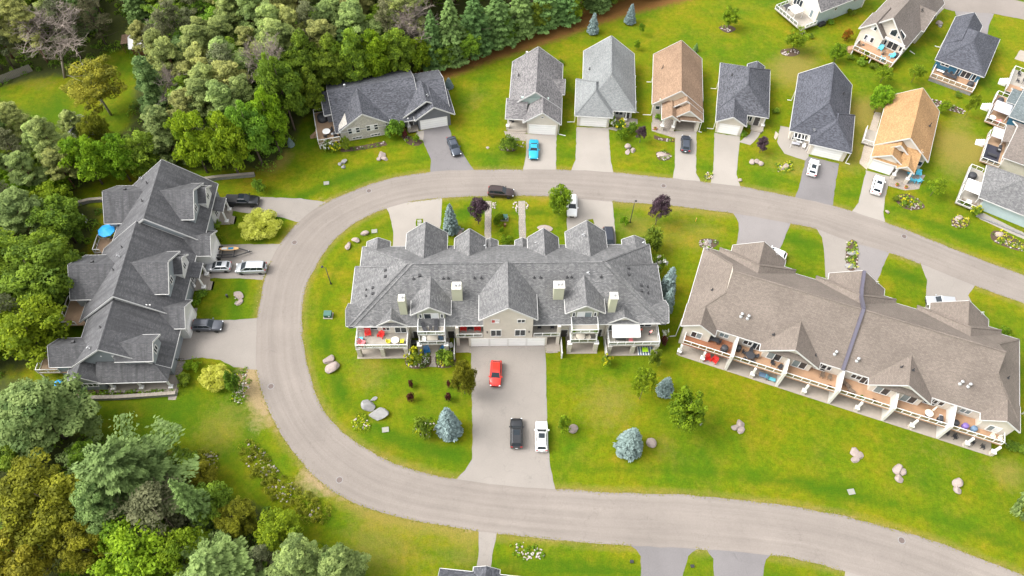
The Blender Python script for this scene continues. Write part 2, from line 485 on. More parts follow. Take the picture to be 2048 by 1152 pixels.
def grass_material():
    m = bpy.data.materials.new('grass'); m.use_nodes = True
    nt, N, L, b = nodes(m)
    b.inputs['Roughness'].default_value = 0.95
    b.inputs['Specular IOR Level'].default_value = 0.1
    geo = N.new('ShaderNodeNewGeometry').outputs['Position']
    def attr(n):
        a = N.new('ShaderNodeAttribute'); a.attribute_name = n; return a.outputs['Fac']
    n1 = noise_node(N, L, geo, 0.09, 6, 0.62)
    r1 = ramp(N, [(0.28, (0.052, 0.108, 0.003)), (0.44, (0.088, 0.130, 0.003)), (0.58, (0.124, 0.143, 0.003)), (0.74, (0.165, 0.150, 0.006))]); L.new(n1, r1.inputs[0])
    n2 = noise_node(N, L, geo, 1.3, 7, 0.78)
    r2 = ramp(N, [(0.28, (0.66, 0.72, 0.7)), (0.72, (1.30, 1.22, 1.2))]); L.new(n2, r2.inputs[0])
    c = mixc(N, L, 1.0, r1.outputs[0], r2.outputs[0], 'MULTIPLY')
    n4 = noise_node(N, L, geo, 0.32, 8, 0.78)
    r4 = ramp(N, [(0.38, (0.78, 0.98, 0.9)), (0.50, (1, 1, 1)), (0.64, (1.42, 1.06, 3.0))]); L.new(n4, r4.inputs[0])
    c = mixc(N, L, 0.9, c, r4.outputs[0], 'MULTIPLY')
    n3 = noise_node(N, L, geo, 5.0, 5, 0.85)
    r3 = ramp(N, [(0.25, (0.55, 0.6, 0.6)), (0.75, (1.42, 1.36, 1.3))]); L.new(n3, r3.inputs[0])
    c = mixc(N, L, 0.9, c, r3.outputs[0], 'MULTIPLY')
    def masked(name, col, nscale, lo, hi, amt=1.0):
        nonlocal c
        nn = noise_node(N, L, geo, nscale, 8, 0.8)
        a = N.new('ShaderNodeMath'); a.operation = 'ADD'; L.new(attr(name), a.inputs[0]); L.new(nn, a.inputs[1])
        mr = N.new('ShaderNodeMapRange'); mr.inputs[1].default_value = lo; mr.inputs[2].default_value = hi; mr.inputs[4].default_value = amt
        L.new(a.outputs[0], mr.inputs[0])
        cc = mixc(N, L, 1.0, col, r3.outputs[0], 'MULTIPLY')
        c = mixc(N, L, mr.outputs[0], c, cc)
    masked('lush', (0.034, 0.090, 0.002), 0.5, 0.75, 1.35, 0.85)
    masked('dry', (0.20, 0.155, 0.04), 0.9, 0.75, 1.3, 0.75)
    masked('bare', (0.27, 0.20, 0.115), 1.3, 0.85, 1.25, 0.9)
    masked('needle', (0.17, 0.075, 0.026), 0.8, 0.75, 1.2, 0.9)
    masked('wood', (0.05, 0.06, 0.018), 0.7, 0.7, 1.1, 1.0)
    L.new(c, b.inputs['Base Color'])
    bp = N.new('ShaderNodeBump'); bp.inputs['Strength'].default_value = 0.7; bp.inputs['Distance'].default_value = 0.12
    L.new(n3, bp.inputs['Height']); L.new(bp.outputs[0], b.inputs['Normal'])
    M['grass'] = m
    return m

def poly_mask(P, poly):
    x, y = P[:, 0], P[:, 1]; ins = np.zeros(len(P), bool); n = len(poly)
    for i in range(n):
        x0, y0 = poly[i]; x1, y1 = poly[(i + 1) % n]
        c = ((y0 > y) != (y1 > y)) & (x < (x1 - x0) * (y - y0) / ((y1 - y0) if y1 != y0 else 1e-9) + x0)
        ins ^= c
    return ins

def dist_to(P, pts):
    out = np.empty(len(P))
    for i in range(0, len(P), 4000):
        q = P[i:i + 4000]
        d2 = ((q[:, None, :] - pts[None, :, :]) ** 2).sum(-1)
        out[i:i + 4000] = np.sqrt(d2.min(1))
    return out

WOOD = [
    [(-191.27,203.08), (38.98,213.33), (33.20,151.78), (15.92,145.67), (-2.72,133.81), (-18.87,122.12), (-27.62,117.92), (-37.85,112.20), (-41.38,106.92), (-41.64,100.24), (-45.22,94.41), (-48.64,93.07), (-59.90,93.96), (-67.39,94.36), (-74.59,92.28), (-77.78,86.79), (-83.42,92.63), (-89.32,93.69), (-97.10,94.70), (-131.02,92.41)],
    [(-131.69,93.63), (-83.85,93.85), (-77.58,86.21), (-72.68,83.47), (-72.26,76.84), (-71.70,70.05), (-71.91,64.59), (-70.68,59.89), (-71.06,55.35), (-73.78,52.21), (-79.53,51.21), (-108.43,50.90)],
    [(-108.66,51.33), (-79.53,51.21), (-72.99,50.10), (-65.45,43.74), (-61.74,41.48), (-55.72,40.86), (-48.09,39.51), (-42.97,36.28), (-40.87,33.44), (-34.25,31.83), (-28.80,28.53), (-24.93,25.63), (-18.14,22.26), (-14.88,8.43), (-84.55,7.04)]]
CLEARING = [[(-106.00,111.83), (-97.85,116.46), (-88.41,118.27), (-86.36,124.47), (-80.40,127.04), (-77.76,121.66), (-74.97,107.91), (-74.61,102.89), (-86.90,102.50), (-99.33,109.91)]]

def build_ground():
    xs = np.r_[-4000, -1500, -600, -300, -220, np.arange(-170, 190.1, 1.0), 230, 320, 600, 1500, 4000]
    ys = np.r_[-4000, -1500, -600, -200, -80, np.arange(-40, 215.1, 1.0), 240, 300, 450, 800, 1800, 6000]
    nx, ny = len(xs), len(ys)
    X, Y = np.meshgrid(xs, ys)
    P = np.c_[X.ravel(), Y.ravel()]
    me = bpy.data.meshes.new('ground')
    me.vertices.add(nx * ny)
    me.vertices.foreach_set('co', np.c_[P, np.zeros(len(P))].ravel())
    i = np.arange(nx * ny).reshape(ny, nx)
    q = np.stack([i[:-1, :-1], i[:-1, 1:], i[1:, 1:], i[1:, :-1]], -1).reshape(-1, 4)
    me.loops.add(q.size); me.loops.foreach_set('vertex_index', q.ravel())
    me.polygons.add(len(q)); me.polygons.foreach_set('loop_start', np.arange(0, q.size, 4))
    me.update(calc_edges=True)
    edge = np.r_[resample(road_out, 700), resample(road_in, 700)]
    d = dist_to(P, edge)
    near = (np.abs(P[:, 0]) < 190)
    dry = np.clip(0.75 - d / 2.4, 0, 1) * near
    lush = np.exp(-((d - 3.6) / 1.1) ** 2) * 0.55 * near
    bare = np.clip(0.55 - d / 1.6, 0, 1) * near
    needle = np.zeros(len(P)); wood = np.zeros(len(P))
    def spot(a, x, y, r, s):
        a += s * np.exp(-(((P[:, 0] - x) ** 2 + (P[:, 1] - y) ** 2) / r ** 2))
    for (x, y), r, s in DRY_SPOTS: spot(dry, x, y, r, s)
    for (x, y), r, s in LUSH_SPOTS: spot(lush, x, y, r, s)
    for (x, y), r, s in BARE_SPOTS: spot(bare, x, y, r, s)
    dn = dist_to(P, resample(np.array(NEEDLE_PATH), 120))
    needle = np.clip(1.15 - dn / 4.2, 0, 0.8)
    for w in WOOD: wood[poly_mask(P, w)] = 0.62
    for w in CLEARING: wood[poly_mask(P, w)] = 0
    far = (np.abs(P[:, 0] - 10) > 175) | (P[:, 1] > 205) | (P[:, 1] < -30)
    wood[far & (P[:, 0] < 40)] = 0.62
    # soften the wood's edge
    W2 = wood.reshape(ny, nx)
    for _ in range(2):
        W2[1:-1, 1:-1] = (W2[1:-1, 1:-1] * 2 + W2[:-2, 1:-1] + W2[2:, 1:-1] + W2[1:-1, :-2] + W2[1:-1, 2:]) / 6
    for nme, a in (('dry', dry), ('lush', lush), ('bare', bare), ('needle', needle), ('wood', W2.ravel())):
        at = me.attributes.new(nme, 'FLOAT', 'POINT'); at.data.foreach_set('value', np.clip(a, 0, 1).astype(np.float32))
    me.materials.append(grass_material())
    return tag(obj('ground', me), kind='structure')

DRY_SPOTS = [((-21.03,51.41), 4, .35), ((-22.84,56.59), 5, .3), ((-27.29,65.80), 3, .3), ((27.39,80.77), 7, .35), ((34.48,81.52), 5, .3), ((20.54,82.79), 4, .4), ((52.52,98.02), 5, .5), ((55.74,123.11), 6, .6), ((59.09,127.09), 5, .5),
              ((67.17,110.40), 6, .55), ((65.73,102.28), 4, .5), ((83.86,105.49), 5, .55), ((86.43,102.92), 5, .5), ((82.42,97.68), 5, .45), ((88.25,111.77), 3, .4), ((62.91,98.34), 4, .4), ((-43.98,97.60), 3, .7), ((-45.34,95.03), 3, .6), ((-43.44,41.15), 5, .3),
              ((-40.13,45.96), 6, .35), ((12.21,49.72), 5, .22), ((14.25,44.89), 6, .25), ((16.75,49.42), 4, .3), ((22.84,41.58), 3, .4), ((63.86,42.18), 7, .3), ((72.13,38.60), 3, .6), ((51.17,47.39), 8, .22), ((-19.29,28.74), 6, .3), ((-10.90,26.27), 7, .3), ((-4.85,26.40), 3, .4),
              ((-18.20,25.45), 5, .2), ((-6.49,44.39), 4, .25), ((-7.28,115.07), 4, .3), ((-10.04,110.70), 4, .25), ((64.82,134.53), 6, .3), ((27.60,102.40), 3, .25), ((46.14,99.10), 3, .3), ((73.98,112.01), 5, .3), ((-94.61,115.83), 4, .4), ((-100.12,117.13), 3, .4), ((89.37,101.71), 3, .35), ((69.51,113.99), 5, .35), ((37.46,120.98), 8, .1)]
LUSH_SPOTS = [((-52.77,43.26), 9, .5), ((-47.33,44.98), 6, .4), ((-40.40,37.45), 5, .4), ((-30.02,57.30), 3, .45), ((-25.75,49.61), 3, .4), ((-19.76,40.95), 4, .45), ((-11.23,38.88), 8, .4), ((25.15,57.83), 4, .5), ((24.88,63.35), 3, .4), ((49.82,79.22), 4, .3), ((49.64,73.92), 4, .3), ((66.18,72.32), 5, .4),
               ((40.32,45.52), 9, .3), ((30.39,49.34), 6, .3), ((46.60,33.68), 6, .35), ((68.72,34.90), 6, .4), ((11.30,26.10), 8, .4), ((36.60,24.72), 8, .4), ((-41.90,86.69), 6, .3), ((-30.41,94.24), 6, .3), ((9.94,101.85), 3, .4), ((62.04,94.58), 4, .35), ((60.82,136.04), 6, .2), ((-89.38,109.53), 6, .5), ((-93.65,105.25), 6, .5), ((-46.82,65.27), 6, .35),
               ((-42.24,81.54), 6, .3), ((2.90,84.54), 3, .3), ((77.40,90.21), 7, .45), ((82.09,82.33), 6, .3), ((85.09,130.35), 6, .35), ((95.85,124.46), 6, .3), ((17.14,55.84), 4, .3), ((-7.74,84.23), 4, .3), ((-32.82,80.14), 4, .3), ((72.38,98.63), 3, .3)]
BARE_SPOTS = [((-37.12,47.67), 2.2, .7), ((-37.04,43.64), 2.6, .5), ((-26.35,34.49), 3.0, .5), ((-29.35,35.50), 2, .4), ((-39.51,50.10), 2.5, .8), ((-40.73,52.19), 2.0, .7), ((-26.94,38.13), 1, .2), ((-53.61,86.92), 1, .3), ((-34.86,87.48), 2, .4), ((47.70,97.25), 2, .35), ((53.22,96.79), 2, .4), ((86.32,110.32), 2, .4)]
NEEDLE_PATH = [(-19.63,119.08), (-13.80,123.06), (-7.79,127.16), (0.52,131.46), (7.99,135.52), (15.72,140.39), (24.76,144.74), (32.85,148.09), (43.59,153.10)]
build_ground()

def build_road():
    g = np.random.default_rng(3); jit = lambda: g.normal(0, .05, (len(road_out), 2))
    road_out[:] += jit(); road_in[:] += jit()
    n = len(road_out); ac = 7
    mb = MB(); uvs = []
    s = np.r_[0, np.cumsum(np.linalg.norm(np.diff((road_out + road_in) / 2, axis=0), axis=1))]
    for i in range(n):
        a, b = road_out[i], road_in[i]
        for j in range(ac):
            t = j / (ac - 1); p = a * (1 - t) + b * t
            mb.v.append((p[0], p[1], 0.016 + 0.03 * (1 - (2 * t - 1) ** 2))); uvs.append((s[i], t * 6.5))
    for i in range(n - 1):
        for j in range(ac - 1):
            mb.f.append((i * ac + j, i * ac + j + 1, (i + 1) * ac + j + 1, (i + 1) * ac + j))
    me = bpy.data.meshes.new('road'); me.from_pydata(mb.v, [], mb.f)
    import bmesh
    bm = bmesh.new(); bm.from_mesh(me); bmesh.ops.recalc_face_normals(bm, faces=bm.faces)
    if sum(f.normal.z for f in bm.faces) < 0: bmesh.ops.reverse_faces(bm, faces=bm.faces)
    bm.to_mesh(me); bm.free()
    uvl = me.uv_layers.new(name='UVMap')
    for l in me.loops: uvl.data[l.index].uv = uvs[l.vertex_index]
    me.materials.append(M['road_asphalt'])
    tag(obj('road', me), kind='structure')
build_road()
sheet('side_road', NE_ROAD, 0.014, M['road_asphalt'])

OA, DA, MA, PC = M['old_asphalt'], M['dark_asphalt'], M['mid_asphalt'], M['pale_concrete']
DRIVES = [
    ('driveway', DA, [(-18.48,104.67), (-13.11,106.46), (-11.77,102.09), (-9.90,99.29), (-8.65,96.78), (-7.43,94.69), (-9.13,93.66), (-15.57,93.46), (-15.68,97.20), (-17.70,102.30)]),
    ('driveway', PC, [(2.12,104.52), (7.89,104.70), (7.69,97.28), (7.76,95.28), (1.55,94.97), (2.07,99.02)]),
    ('driveway', PC, [(11.80,106.71), (18.00,106.63), (17.93,98.23), (18.38,94.49), (10.25,94.74), (11.36,98.03)]),
    ('driveway', PC, [(30.86,106.37), (35.01,106.23), (33.67,95.57), (34.35,92.77), (28.99,93.34), (29.95,97.33)]),
    ('driveway', PC, [(38.46,105.93), (43.27,105.14), (41.13,95.18), (41.51,91.53), (35.89,92.57), (37.13,97.18)]),
    ('driveway', DA, [(55.15,100.40), (60.92,98.66), (58.07,90.35), (57.34,87.86), (50.73,89.54), (52.20,92.45)]),
    ('driveway', PC, [(65.60,97.04), (69.73,95.67), (67.26,90.03), (66.15,86.38), (66.01,84.10), (60.28,86.56), (62.34,89.18)]),
    ('driveway', OA, [(-52.81,86.60), (-50.62,87.60), (-45.52,87.28), (-38.40,87.14), (-33.63,86.46), (-36.07,83.98), (-37.70,81.67), (-41.17,82.81), (-45.69,83.35), (-49.88,83.91), (-52.25,84.19)]),
    ('driveway', OA, [(-52.80,76.31), (-49.41,76.52), (-40.04,76.89), (-40.98,72.96), (-41.44,69.37), (-45.31,69.56), (-51.62,69.49)]),
    ('driveway', OA, [(-51.71,58.37), (-50.59,61.45), (-45.94,61.48), (-40.65,61.90), (-39.89,57.05), (-38.83,52.67), (-42.62,53.09), (-45.05,54.25), (-47.86,54.62), (-51.33,53.92), (-52.19,55.39)]),
    ('driveway', PC, [(-22.78,85.51), (-20.39,86.51), (-12.97,88.01), (-12.78,84.08), (-12.70,76.91), (-20.68,76.69), (-20.79,79.39), (-21.29,81.59), (-22.12,84.38)]),
    ('driveway', PC, [(11.19,88.84), (17.67,88.33), (17.78,83.84), (17.89,78.10), (9.33,77.86), (9.46,84.05), (10.95,86.50)]),
    ('driveway', OA, [(-6.26,57.74), (5.42,58.22), (5.56,54.67), (5.60,48.73), (5.70,42.33), (6.03,38.54), (6.44,36.34), (6.84,34.76), (-1.06,35.15), (-7.59,35.87), (-6.11,37.36), (-5.20,39.17), (-5.38,44.41), (-5.89,51.79)]),
    ('driveway', MA, [(39.11,86.29), (43.94,85.74), (49.18,84.18), (47.78,81.35), (45.78,77.49), (38.53,78.04), (39.67,82.23), (39.84,83.91)]),
    ('driveway', OA, [(53.35,83.29), (55.83,82.13), (58.64,80.56), (57.21,73.61), (52.79,72.36), (53.78,78.25), (54.01,80.98)]),
    ('driveway', MA, [(58.64,80.56), (62.01,79.35), (65.20,78.25), (63.02,74.81), (61.01,71.16), (56.85,72.06)]),
    ('driveway', OA, [(69.79,76.15), (74.21,73.77), (77.96,71.73), (75.90,69.47), (76.15,66.63), (77.34,63.80), (68.06,66.80), (69.92,72.42)]),
    ('walkway', OA, [(-3.82,28.95), (-1.35,28.67), (-1.80,25.81), (-2.16,22.61), (-3.94,22.57), (-3.64,26.43)]),
    ('driveway', DA, [(16.45,27.73), (21.51,27.51), (25.97,27.35), (24.56,26.27), (23.35,23.16), (17.92,23.04), (18.09,26.12), (17.55,27.03)]),
    ('driveway', DA, [(27.06,27.44), (31.63,27.21), (35.96,26.84), (34.94,25.97), (34.04,23.39), (27.66,23.25), (27.82,25.95)]),
    ('driveway', MA, [(97.29,146.66), (101.80,146.11), (105.61,144.83), (103.20,140.92), (101.34,136.63), (97.89,139.03), (96.76,142.42)]),
    ('driveway', PC, [(93.20,147.95), (95.31,146.77), (91.63,142.58), (87.98,138.68), (87.46,139.51), (91.40,144.85)]),
    ('driveway', OA, [(45.30,24.84), (47.81,24.20), (49.98,23.54), (48.12,22.75), (44.95,23.31)]),
]
for k, (n, m, p) in enumerate(DRIVES):
    sheet(n, p, 0.008 + 0.0012 * (k % 3), m)
WALKS = [
    ('walkway', M['pavers'], [(-5.21,87.54), (-4.04,87.57), (-3.81,78.24), (-4.93,78.21)]),
    ('walkway', M['pavers'], [(0.72,87.71), (1.98,87.75), (2.24,78.41), (1.12,78.38)]),
    ('walkway', PC, [(42.86,103.67), (44.86,102.94), (46.72,104.99), (47.69,106.76), (46.10,107.80), (45.32,105.88), (43.99,104.77)]),
    ('walkway', PC, [(17.98,106.36), (19.50,105.87), (22.41,107.32), (23.71,107.91), (23.82,109.29), (22.15,109.23), (20.23,106.71), (18.01,106.91)]),
    ('patio', PC, [(51.64,108.25), (53.60,107.77), (56.80,105.30), (55.48,100.15), (54.64,99.23), (50.99,100.92), (50.19,103.90)]),
    ('patio', M['gravel'], [(71.20,112.77), (72.33,112.52), (68.13,102.36), (65.82,97.17), (64.80,98.78), (66.91,103.63), (68.77,107.70)]),
    ('patio', M['pavers'], [(69.67,95.79), (70.93,96.70), (76.40,96.24), (74.29,92.75), (71.60,92.31), (68.69,93.43)]),
    ('walkway', PC, [(-18.86,104.66), (-17.61,104.70), (-17.59,102.17), (-19.27,102.78)]),
    ('walkway', M['pavers'], [(-52.04,84.08), (-49.92,83.68), (-49.46,80.88), (-51.16,81.06)]),
    ('walkway', M['pavers'], [(-51.49,69.29), (-50.19,69.43), (-49.99,67.24), (-51.00,67.31)]),
    ('walkway', M['pavers'], [(-52.24,63.49), (-50.90,63.62), (-50.57,61.35), (-52.08,61.31)]),
    ('walkway', M['pavers'], [(-52.33,53.89), (-50.02,53.95), (-50.50,51.95), (-50.04,47.35), (-51.23,47.32), (-51.98,50.63)]),
    ('walkway', M['pavers'], [(-12.74,56.85), (-11.64,56.88), (-11.34,53.89), (-12.58,53.86)]),
    ('walkway', M['pavers'], [(5.42,58.22), (7.40,58.27), (7.38,56.84), (5.49,56.79)]),
    ('walkway', M['pavers'], [(-8.16,57.87), (-6.26,57.74), (-6.20,56.49), (-8.09,56.62)]),
    ('walkway', PC, [(83.13,88.27), (84.57,87.15), (90.90,82.36), (90.42,81.03), (83.28,85.97)]),
    ('walkway', M['pavers'], [(-2.23,105.18), (2.12,104.52), (2.04,102.66), (-1.41,102.81)]),
    ('walkway', M['pavers'], [(26.48,108.41), (28.91,106.17), (31.05,106.24), (30.66,104.35), (26.29,106.09)]),
    ('gravel_strip', M['gravel'], [(50.09,104.43), (50.95,106.06), (50.42,106.85), (49.82,105.08)]),
]
for k, (n, m, p) in enumerate(WALKS):
    sheet(n, p, 0.0125 + 0.0012 * (k % 2), m)
# grass islands standing in the two rear drives
for p in ([(-17.12,83.05), (-15.98,83.09), (-15.78,81.74), (-16.33,81.06), (-17.07,81.48)], [(13.08,83.70), (14.07,83.96), (14.27,82.61), (13.63,81.81), (12.94,82.35)]):
    sheet('grass_island', p, 0.05, M['grass'], True)


# ------------------------------------------------------------------ building kit
shingle('roof_grey', (0.20, 0.198, 0.195), (0.112, 0.112, 0.115), 0.42)
shingle('roof_slate', (0.125, 0.124, 0.128), (0.08, 0.08, 0.084), 0.75, 1.0, .5)
shingle('roof_taupe', (0.188, 0.157, 0.134), (0.148, 0.123, 0.104), 0.06, 1.0, .35)
shingle('roof_charcoal', (0.115, 0.118, 0.135), (0.05, 0.052, 0.06), 0.05)
shingle('roof_mottled', (0.235, 0.225, 0.22), (0.105, 0.10, 0.105), 0.1, 1.6)
shingle('roof_pale', (0.225, 0.235, 0.235), (0.16, 0.168, 0.168), 0.1)
shingle('roof_brown', (0.28, 0.188, 0.125), (0.195, 0.128, 0.084), 0.1)
shingle('roof_blue', (0.10, 0.105, 0.125), (0.05, 0.052, 0.063), 0.05)
shingle('roof_orange', (0.385, 0.235, 0.112), (0.285, 0.168, 0.078), 0.05)
shingle('roof_light_taupe', (0.20, 0.172, 0.152), (0.15, 0.128, 0.113), 0.08)
shingle('roof_teal', (0.17, 0.20, 0.205), (0.10, 0.12, 0.125), 0.1)
siding('side_cream', (0.56, 0.51, 0.44))
siding('side_sage', (0.33, 0.34, 0.27))
siding('side_grey', (0.235, 0.26, 0.275))
siding('side_dark', (0.13, 0.135, 0.15))
siding('side_blue', (0.035, 0.135, 0.22))
siding('side_pale_blue', (0.38, 0.47, 0.48))
siding('side_white', (0.56, 0.555, 0.54))
siding('side_beige', (0.56, 0.51, 0.44))
siding('side_tan', (0.50, 0.42, 0.32))
siding('side_green', (0.32, 0.39, 0.36))
masonry('stone', (0.60, 0.56, 0.50), (0.44, 0.41, 0.37), (0.22, 0.21, 0.19), 0.4, 0.17)
masonry('pillar_stone', (0.60, 0.55, 0.47), (0.48, 0.43, 0.36), (0.33, 0.30, 0.26), 0.3, 0.18)
masonry('block_wall', (0.28, 0.27, 0.26), (0.20, 0.195, 0.19), (0.11, 0.11, 0.105), 0.5, 0.2)
siding('deck_grey', (0.31, 0.28, 0.24), 0.15, True, 0.7, 0.15)
siding('deck_red', (0.24, 0.095, 0.045), 0.15, True, 0.7, 0.15)
siding('deck_tan', (0.34, 0.205, 0.12), 0.15, True, 0.7, 0.15)
siding('deck_brown', (0.32, 0.21, 0.13), 0.15, True, 0.7, 0.15)
siding('garage_white', (0.80, 0.79, 0.77), 0.53, False, 0.45, 0.03)
mat('white', (0.66, 0.65, 0.63), 0.5, noise=0.06, nscale=1.5)
mat('trim_white', (0.50, 0.495, 0.48), 0.5)
mat('soffit', (0.6, 0.59, 0.57), 0.7)
mat('trim_dark', (0.085, 0.078, 0.105), 0.5)
mat('black_metal', (0.02, 0.02, 0.022), 0.5)
mat('pipe_black', (0.03, 0.03, 0.032), 0.6)
mat('galvanised', (0.55, 0.56, 0.57), 0.35, 0.6)
mat('chimney_sage', (0.42, 0.42, 0.31), 0.7, noise=0.08)
mat('slab', (0.28, 0.245, 0.205), 0.9, noise=0.15, nscale=2, bump=0.3)
mat('door_dark', (0.05, 0.045, 0.045), 0.5)
mat('door_white', (0.75, 0.74, 0.72), 0.45)
mat('door_brown', (0.16, 0.07, 0.035), 0.5)
mat('plaster_white', (0.52, 0.50, 0.46), 0.8, noise=0.08, nscale=1.2)
glass('window_glass')
glass('pale_glass', (0.16, 0.2, 0.21))
mat('blind_white', (0.62, 0.63, 0.62), 0.25)
mat('red_curtain', (0.42, 0.06, 0.05), 0.4)
clear_glass('rail_glass')

class House:
    def __init__(s, name, label, cat, org, ang, group=None):
        s.r = thing(name, label, cat, org[0], org[1], 0, ang, group)
        s.org = org; s.ang = ang
    def w(s, u, v):
        a = R(s.ang); return (s.org[0] + u * math.cos(a) - v * math.sin(a), s.org[1] + u * math.sin(a) + v * math.cos(a))
    def box(s, name, u0, u1, v0, v1, z0, z1, m, parent=None):
        return MB().box(u0, u1, v0, v1, z0, z1).build(name, M[m], parent or s.r)
    def bars(s, name, segs, w, h, m, parent=None):
        mb = MB()
        for a, b in segs: mb.bar(a, b, w, h)
        return mb.build(name, M[m], parent or s.r)
    # ---- roofs
    def gable(s, name, c, half, a0, a1, ze, zr, axis, m, fasc=(1, 1), gut=(1, 1), t=0.2, cap=True, trim='trim_white', half2=None, ze2=None):
        """ridge along axis ('v' or 'u') at c from a0 to a1; eaves at c-half (z ze) and c+half2 (z ze2)"""
        half2 = half if half2 is None else half2; ze2 = ze if ze2 is None else ze2
        def p(cc, a, z): return (cc, a, z) if axis == 'v' else (a, cc, z)
        mb = MB()
        for cc, z in ((c - half, ze), (c + half2, ze2)):
            q = [p(cc, a0, z), p(c, a0, zr), p(c, a1, zr), p(cc, a1, z)]
            n = (Vector(q[1]) - Vector(q[0])).cross(Vector(q[2]) - Vector(q[1]))
            if n.z < 0: q = q[::-1]
            mb.slab(q, t)
        o = mb.build(name, M[m], s.r)
        d = 1 if a1 > a0 else -1
        for on, a, sg in ((fasc[0], a0, -d), (fasc[1], a1, d)):
            if on:
                for cc, z in ((c - half, ze), (c + half2, ze2)):
                    aa = a + sg * 0.027
                    MB().bar(p(cc, aa, z - 0.10), p(c, aa, zr - 0.10), 0.05, 0.26).build('fascia', M[trim], o)
        for on, cc, z, sg in ((gut[0], c - half, ze, -1), (gut[1], c + half2, ze2, 1)):
            if on:
                MB().bar(p(cc + sg * 0.045, a0, z - 0.12), p(cc + sg * 0.045, a1, z - 0.12), 0.09, 0.13).build('gutter', M[trim], o)
        if cap:
            mb = MB()
            for sg, hh, z in ((-1, half, ze), (1, half2, ze2)):
                k = 0.17; sl = (zr - z) / hh
                q = [p(c, a0, zr + 0.03), p(c, a1, zr + 0.03), p(c + sg * k, a1, zr - k * sl + 0.03), p(c + sg * k, a0, zr - k * sl + 0.03)]
                n = (Vector(q[1]) - Vector(q[0])).cross(Vector(q[2]) - Vector(q[1]))
                mb.slab(q[::-1] if n.z < 0 else q, 0.028)
            mb.build('ridge_cap', M[m], o)
        return o
    def slabs(s, name, polys, m, edges=(), t=0.2, caps=(), trim='trim_white'):
        """free roof planes; edges get gutters/fascia, caps get hip caps"""
        mb = MB()
        for q in polys:
            q = [Vector(x) for x in q]; n = Vector((0, 0, 0))
            for i in range(len(q)): n += q[i].cross(q[(i + 1) % len(q)])
            mb.slab(q[::-1] if n.z < 0 else q, t)
        o = mb.build(name, M[m], s.r)
        for a, b in edges:
            cx = sum(x[0] for q in polys for x in q) / sum(len(q) for q in polys); cy = sum(x[1] for q in polys for x in q) / sum(len(q) for q in polys)
            a, b = Vector(a), Vector(b); d = b - a; nn = Vector((d.y, -d.x, 0)).normalized()
            mid = (a + b) / 2
            if nn.dot(Vector((mid.x - cx, mid.y - cy, 0))) < 0: nn = -nn
            off = nn * 0.045 + Vector((0, 0, -0.12))
            MB().bar(a + off, b + off, 0.09, 0.14 if abs(d.z) < 0.05 else 0.28).build('gutter' if abs(d.z) < 0.05 else 'fascia', M[trim], o)
        for a, b in caps:
            a, b = Vector(a), Vector(b)
            MB().bar(a + Vector((0, 0, 0.0)), b + Vector((0, 0, 0.0)), 0.26, 0.09).build('ridge_cap', M[m], o)
        return o
    def hip(s, name, u0, u1, v0, v1, ze, zr, r0, r1, m, axis='u', gut=True, t=0.2, caps=True):
        """hip roof on a rectangle, ridge along axis between r0 and r1 (r0 = u0 or r1 = u1 makes a gable end)"""
        if axis == 'u':
            cv = (v0 + v1) / 2; A, B = (r0, cv, zr), (r1, cv, zr)
            c = [(u0, v0, ze), (u1, v0, ze), (u1, v1, ze), (u0, v1, ze)]
            polys = [[c[0], c[1], B, A], [c[2], c[3], A, B], [c[3], c[0], A], [c[1], c[2], B]]
        else:
            cu = (u0 + u1) / 2; A, B = (cu, r0, zr), (cu, r1, zr)
            c = [(u0, v0, ze), (u1, v0, ze), (u1, v1, ze), (u0, v1, ze)]
            polys = [[c[3], c[0], A, B], [c[1], c[2], B, A], [c[0], c[1], A], [c[2], c[3], B]]
        ed = [(c[i], c[(i + 1) % 4]) for i in range(4)] if gut else []
        hc = []
        if caps:
            up = Vector((0, 0, 0.02)); ends = [(c[0], A), (c[3], A), (c[1], B), (c[2], B)] if axis == 'u' else [(c[0], A), (c[1], A), (c[2], B), (c[3], B)]
            hc = ends + [(A, B)]
        return s.slabs(name, polys, m, ed, t, hc)
    # ---- walls
    def gwall(s, name, c, half, a0, a1, z0, ze, zr, axis, m, parent=None, rhalf=None):
        """pentagon body under a gable whose roof plane runs from z ze at c-+rhalf up to zr at c"""
        rh = rhalf or half + 0.45; sl = (zr - ze) / rh; t = 0.24
        zw = ze + sl * (rh - half) - t
        return MB().prism([(c - half, z0), (c + half, z0), (c + half, zw), (c, zr - t), (c - half, zw)], a0, a1, axis).build(name, M[m], parent or s.r)
    def on(s, face, pos, a, b, n0, n1, z0, z1, mb):
        """box on a wall: face S N E W, pos the wall's plane, a..b along it, n0..n1 outwards"""
        if face == 'S': mb.box(a, b, pos - n1, pos - n0, z0, z1)
        elif face == 'N': mb.box(a, b, pos + n0, pos + n1, z0, z1)
        elif face == 'E': mb.box(pos + n0, pos + n1, a, b, z0, z1)
        else: mb.box(pos - n1, pos - n0, a, b, z0, z1)
        return mb
    def window(s, face, pos, c, z, w, h, n=2, pane='window_glass', name='window', blind=None, frame='white'):
        """z = sill height; n sashes; frame proud of the wall, panes set back in it"""
        f = 0.10; a0, a1 = c - w / 2, c + w / 2
        mb = MB()
        s.on(face, pos, a0, a1, 0.004, 0.09, z, z + f, mb); s.on(face, pos, a0, a1, 0.004, 0.09, z + h - f, z + h, mb)
        for i in range(n + 1):
            x = a0 + (w - f) * i / n
            s.on(face, pos, x, x + f, 0.006, 0.088, z + f, z + h - f, mb)
        o = mb.build(name, M[frame], s.r)
        for i in range(n):
            x0 = a0 + (w - f) * i / n + f; x1 = a0 + (w - f) * (i + 1) / n
            pm = blind[i] if blind and blind[i] else pane
            s.on(face, pos, x0, x1, 0.02, 0.045, z + f, z + h - f, MB()).build('pane', M[pm], o)
        return o
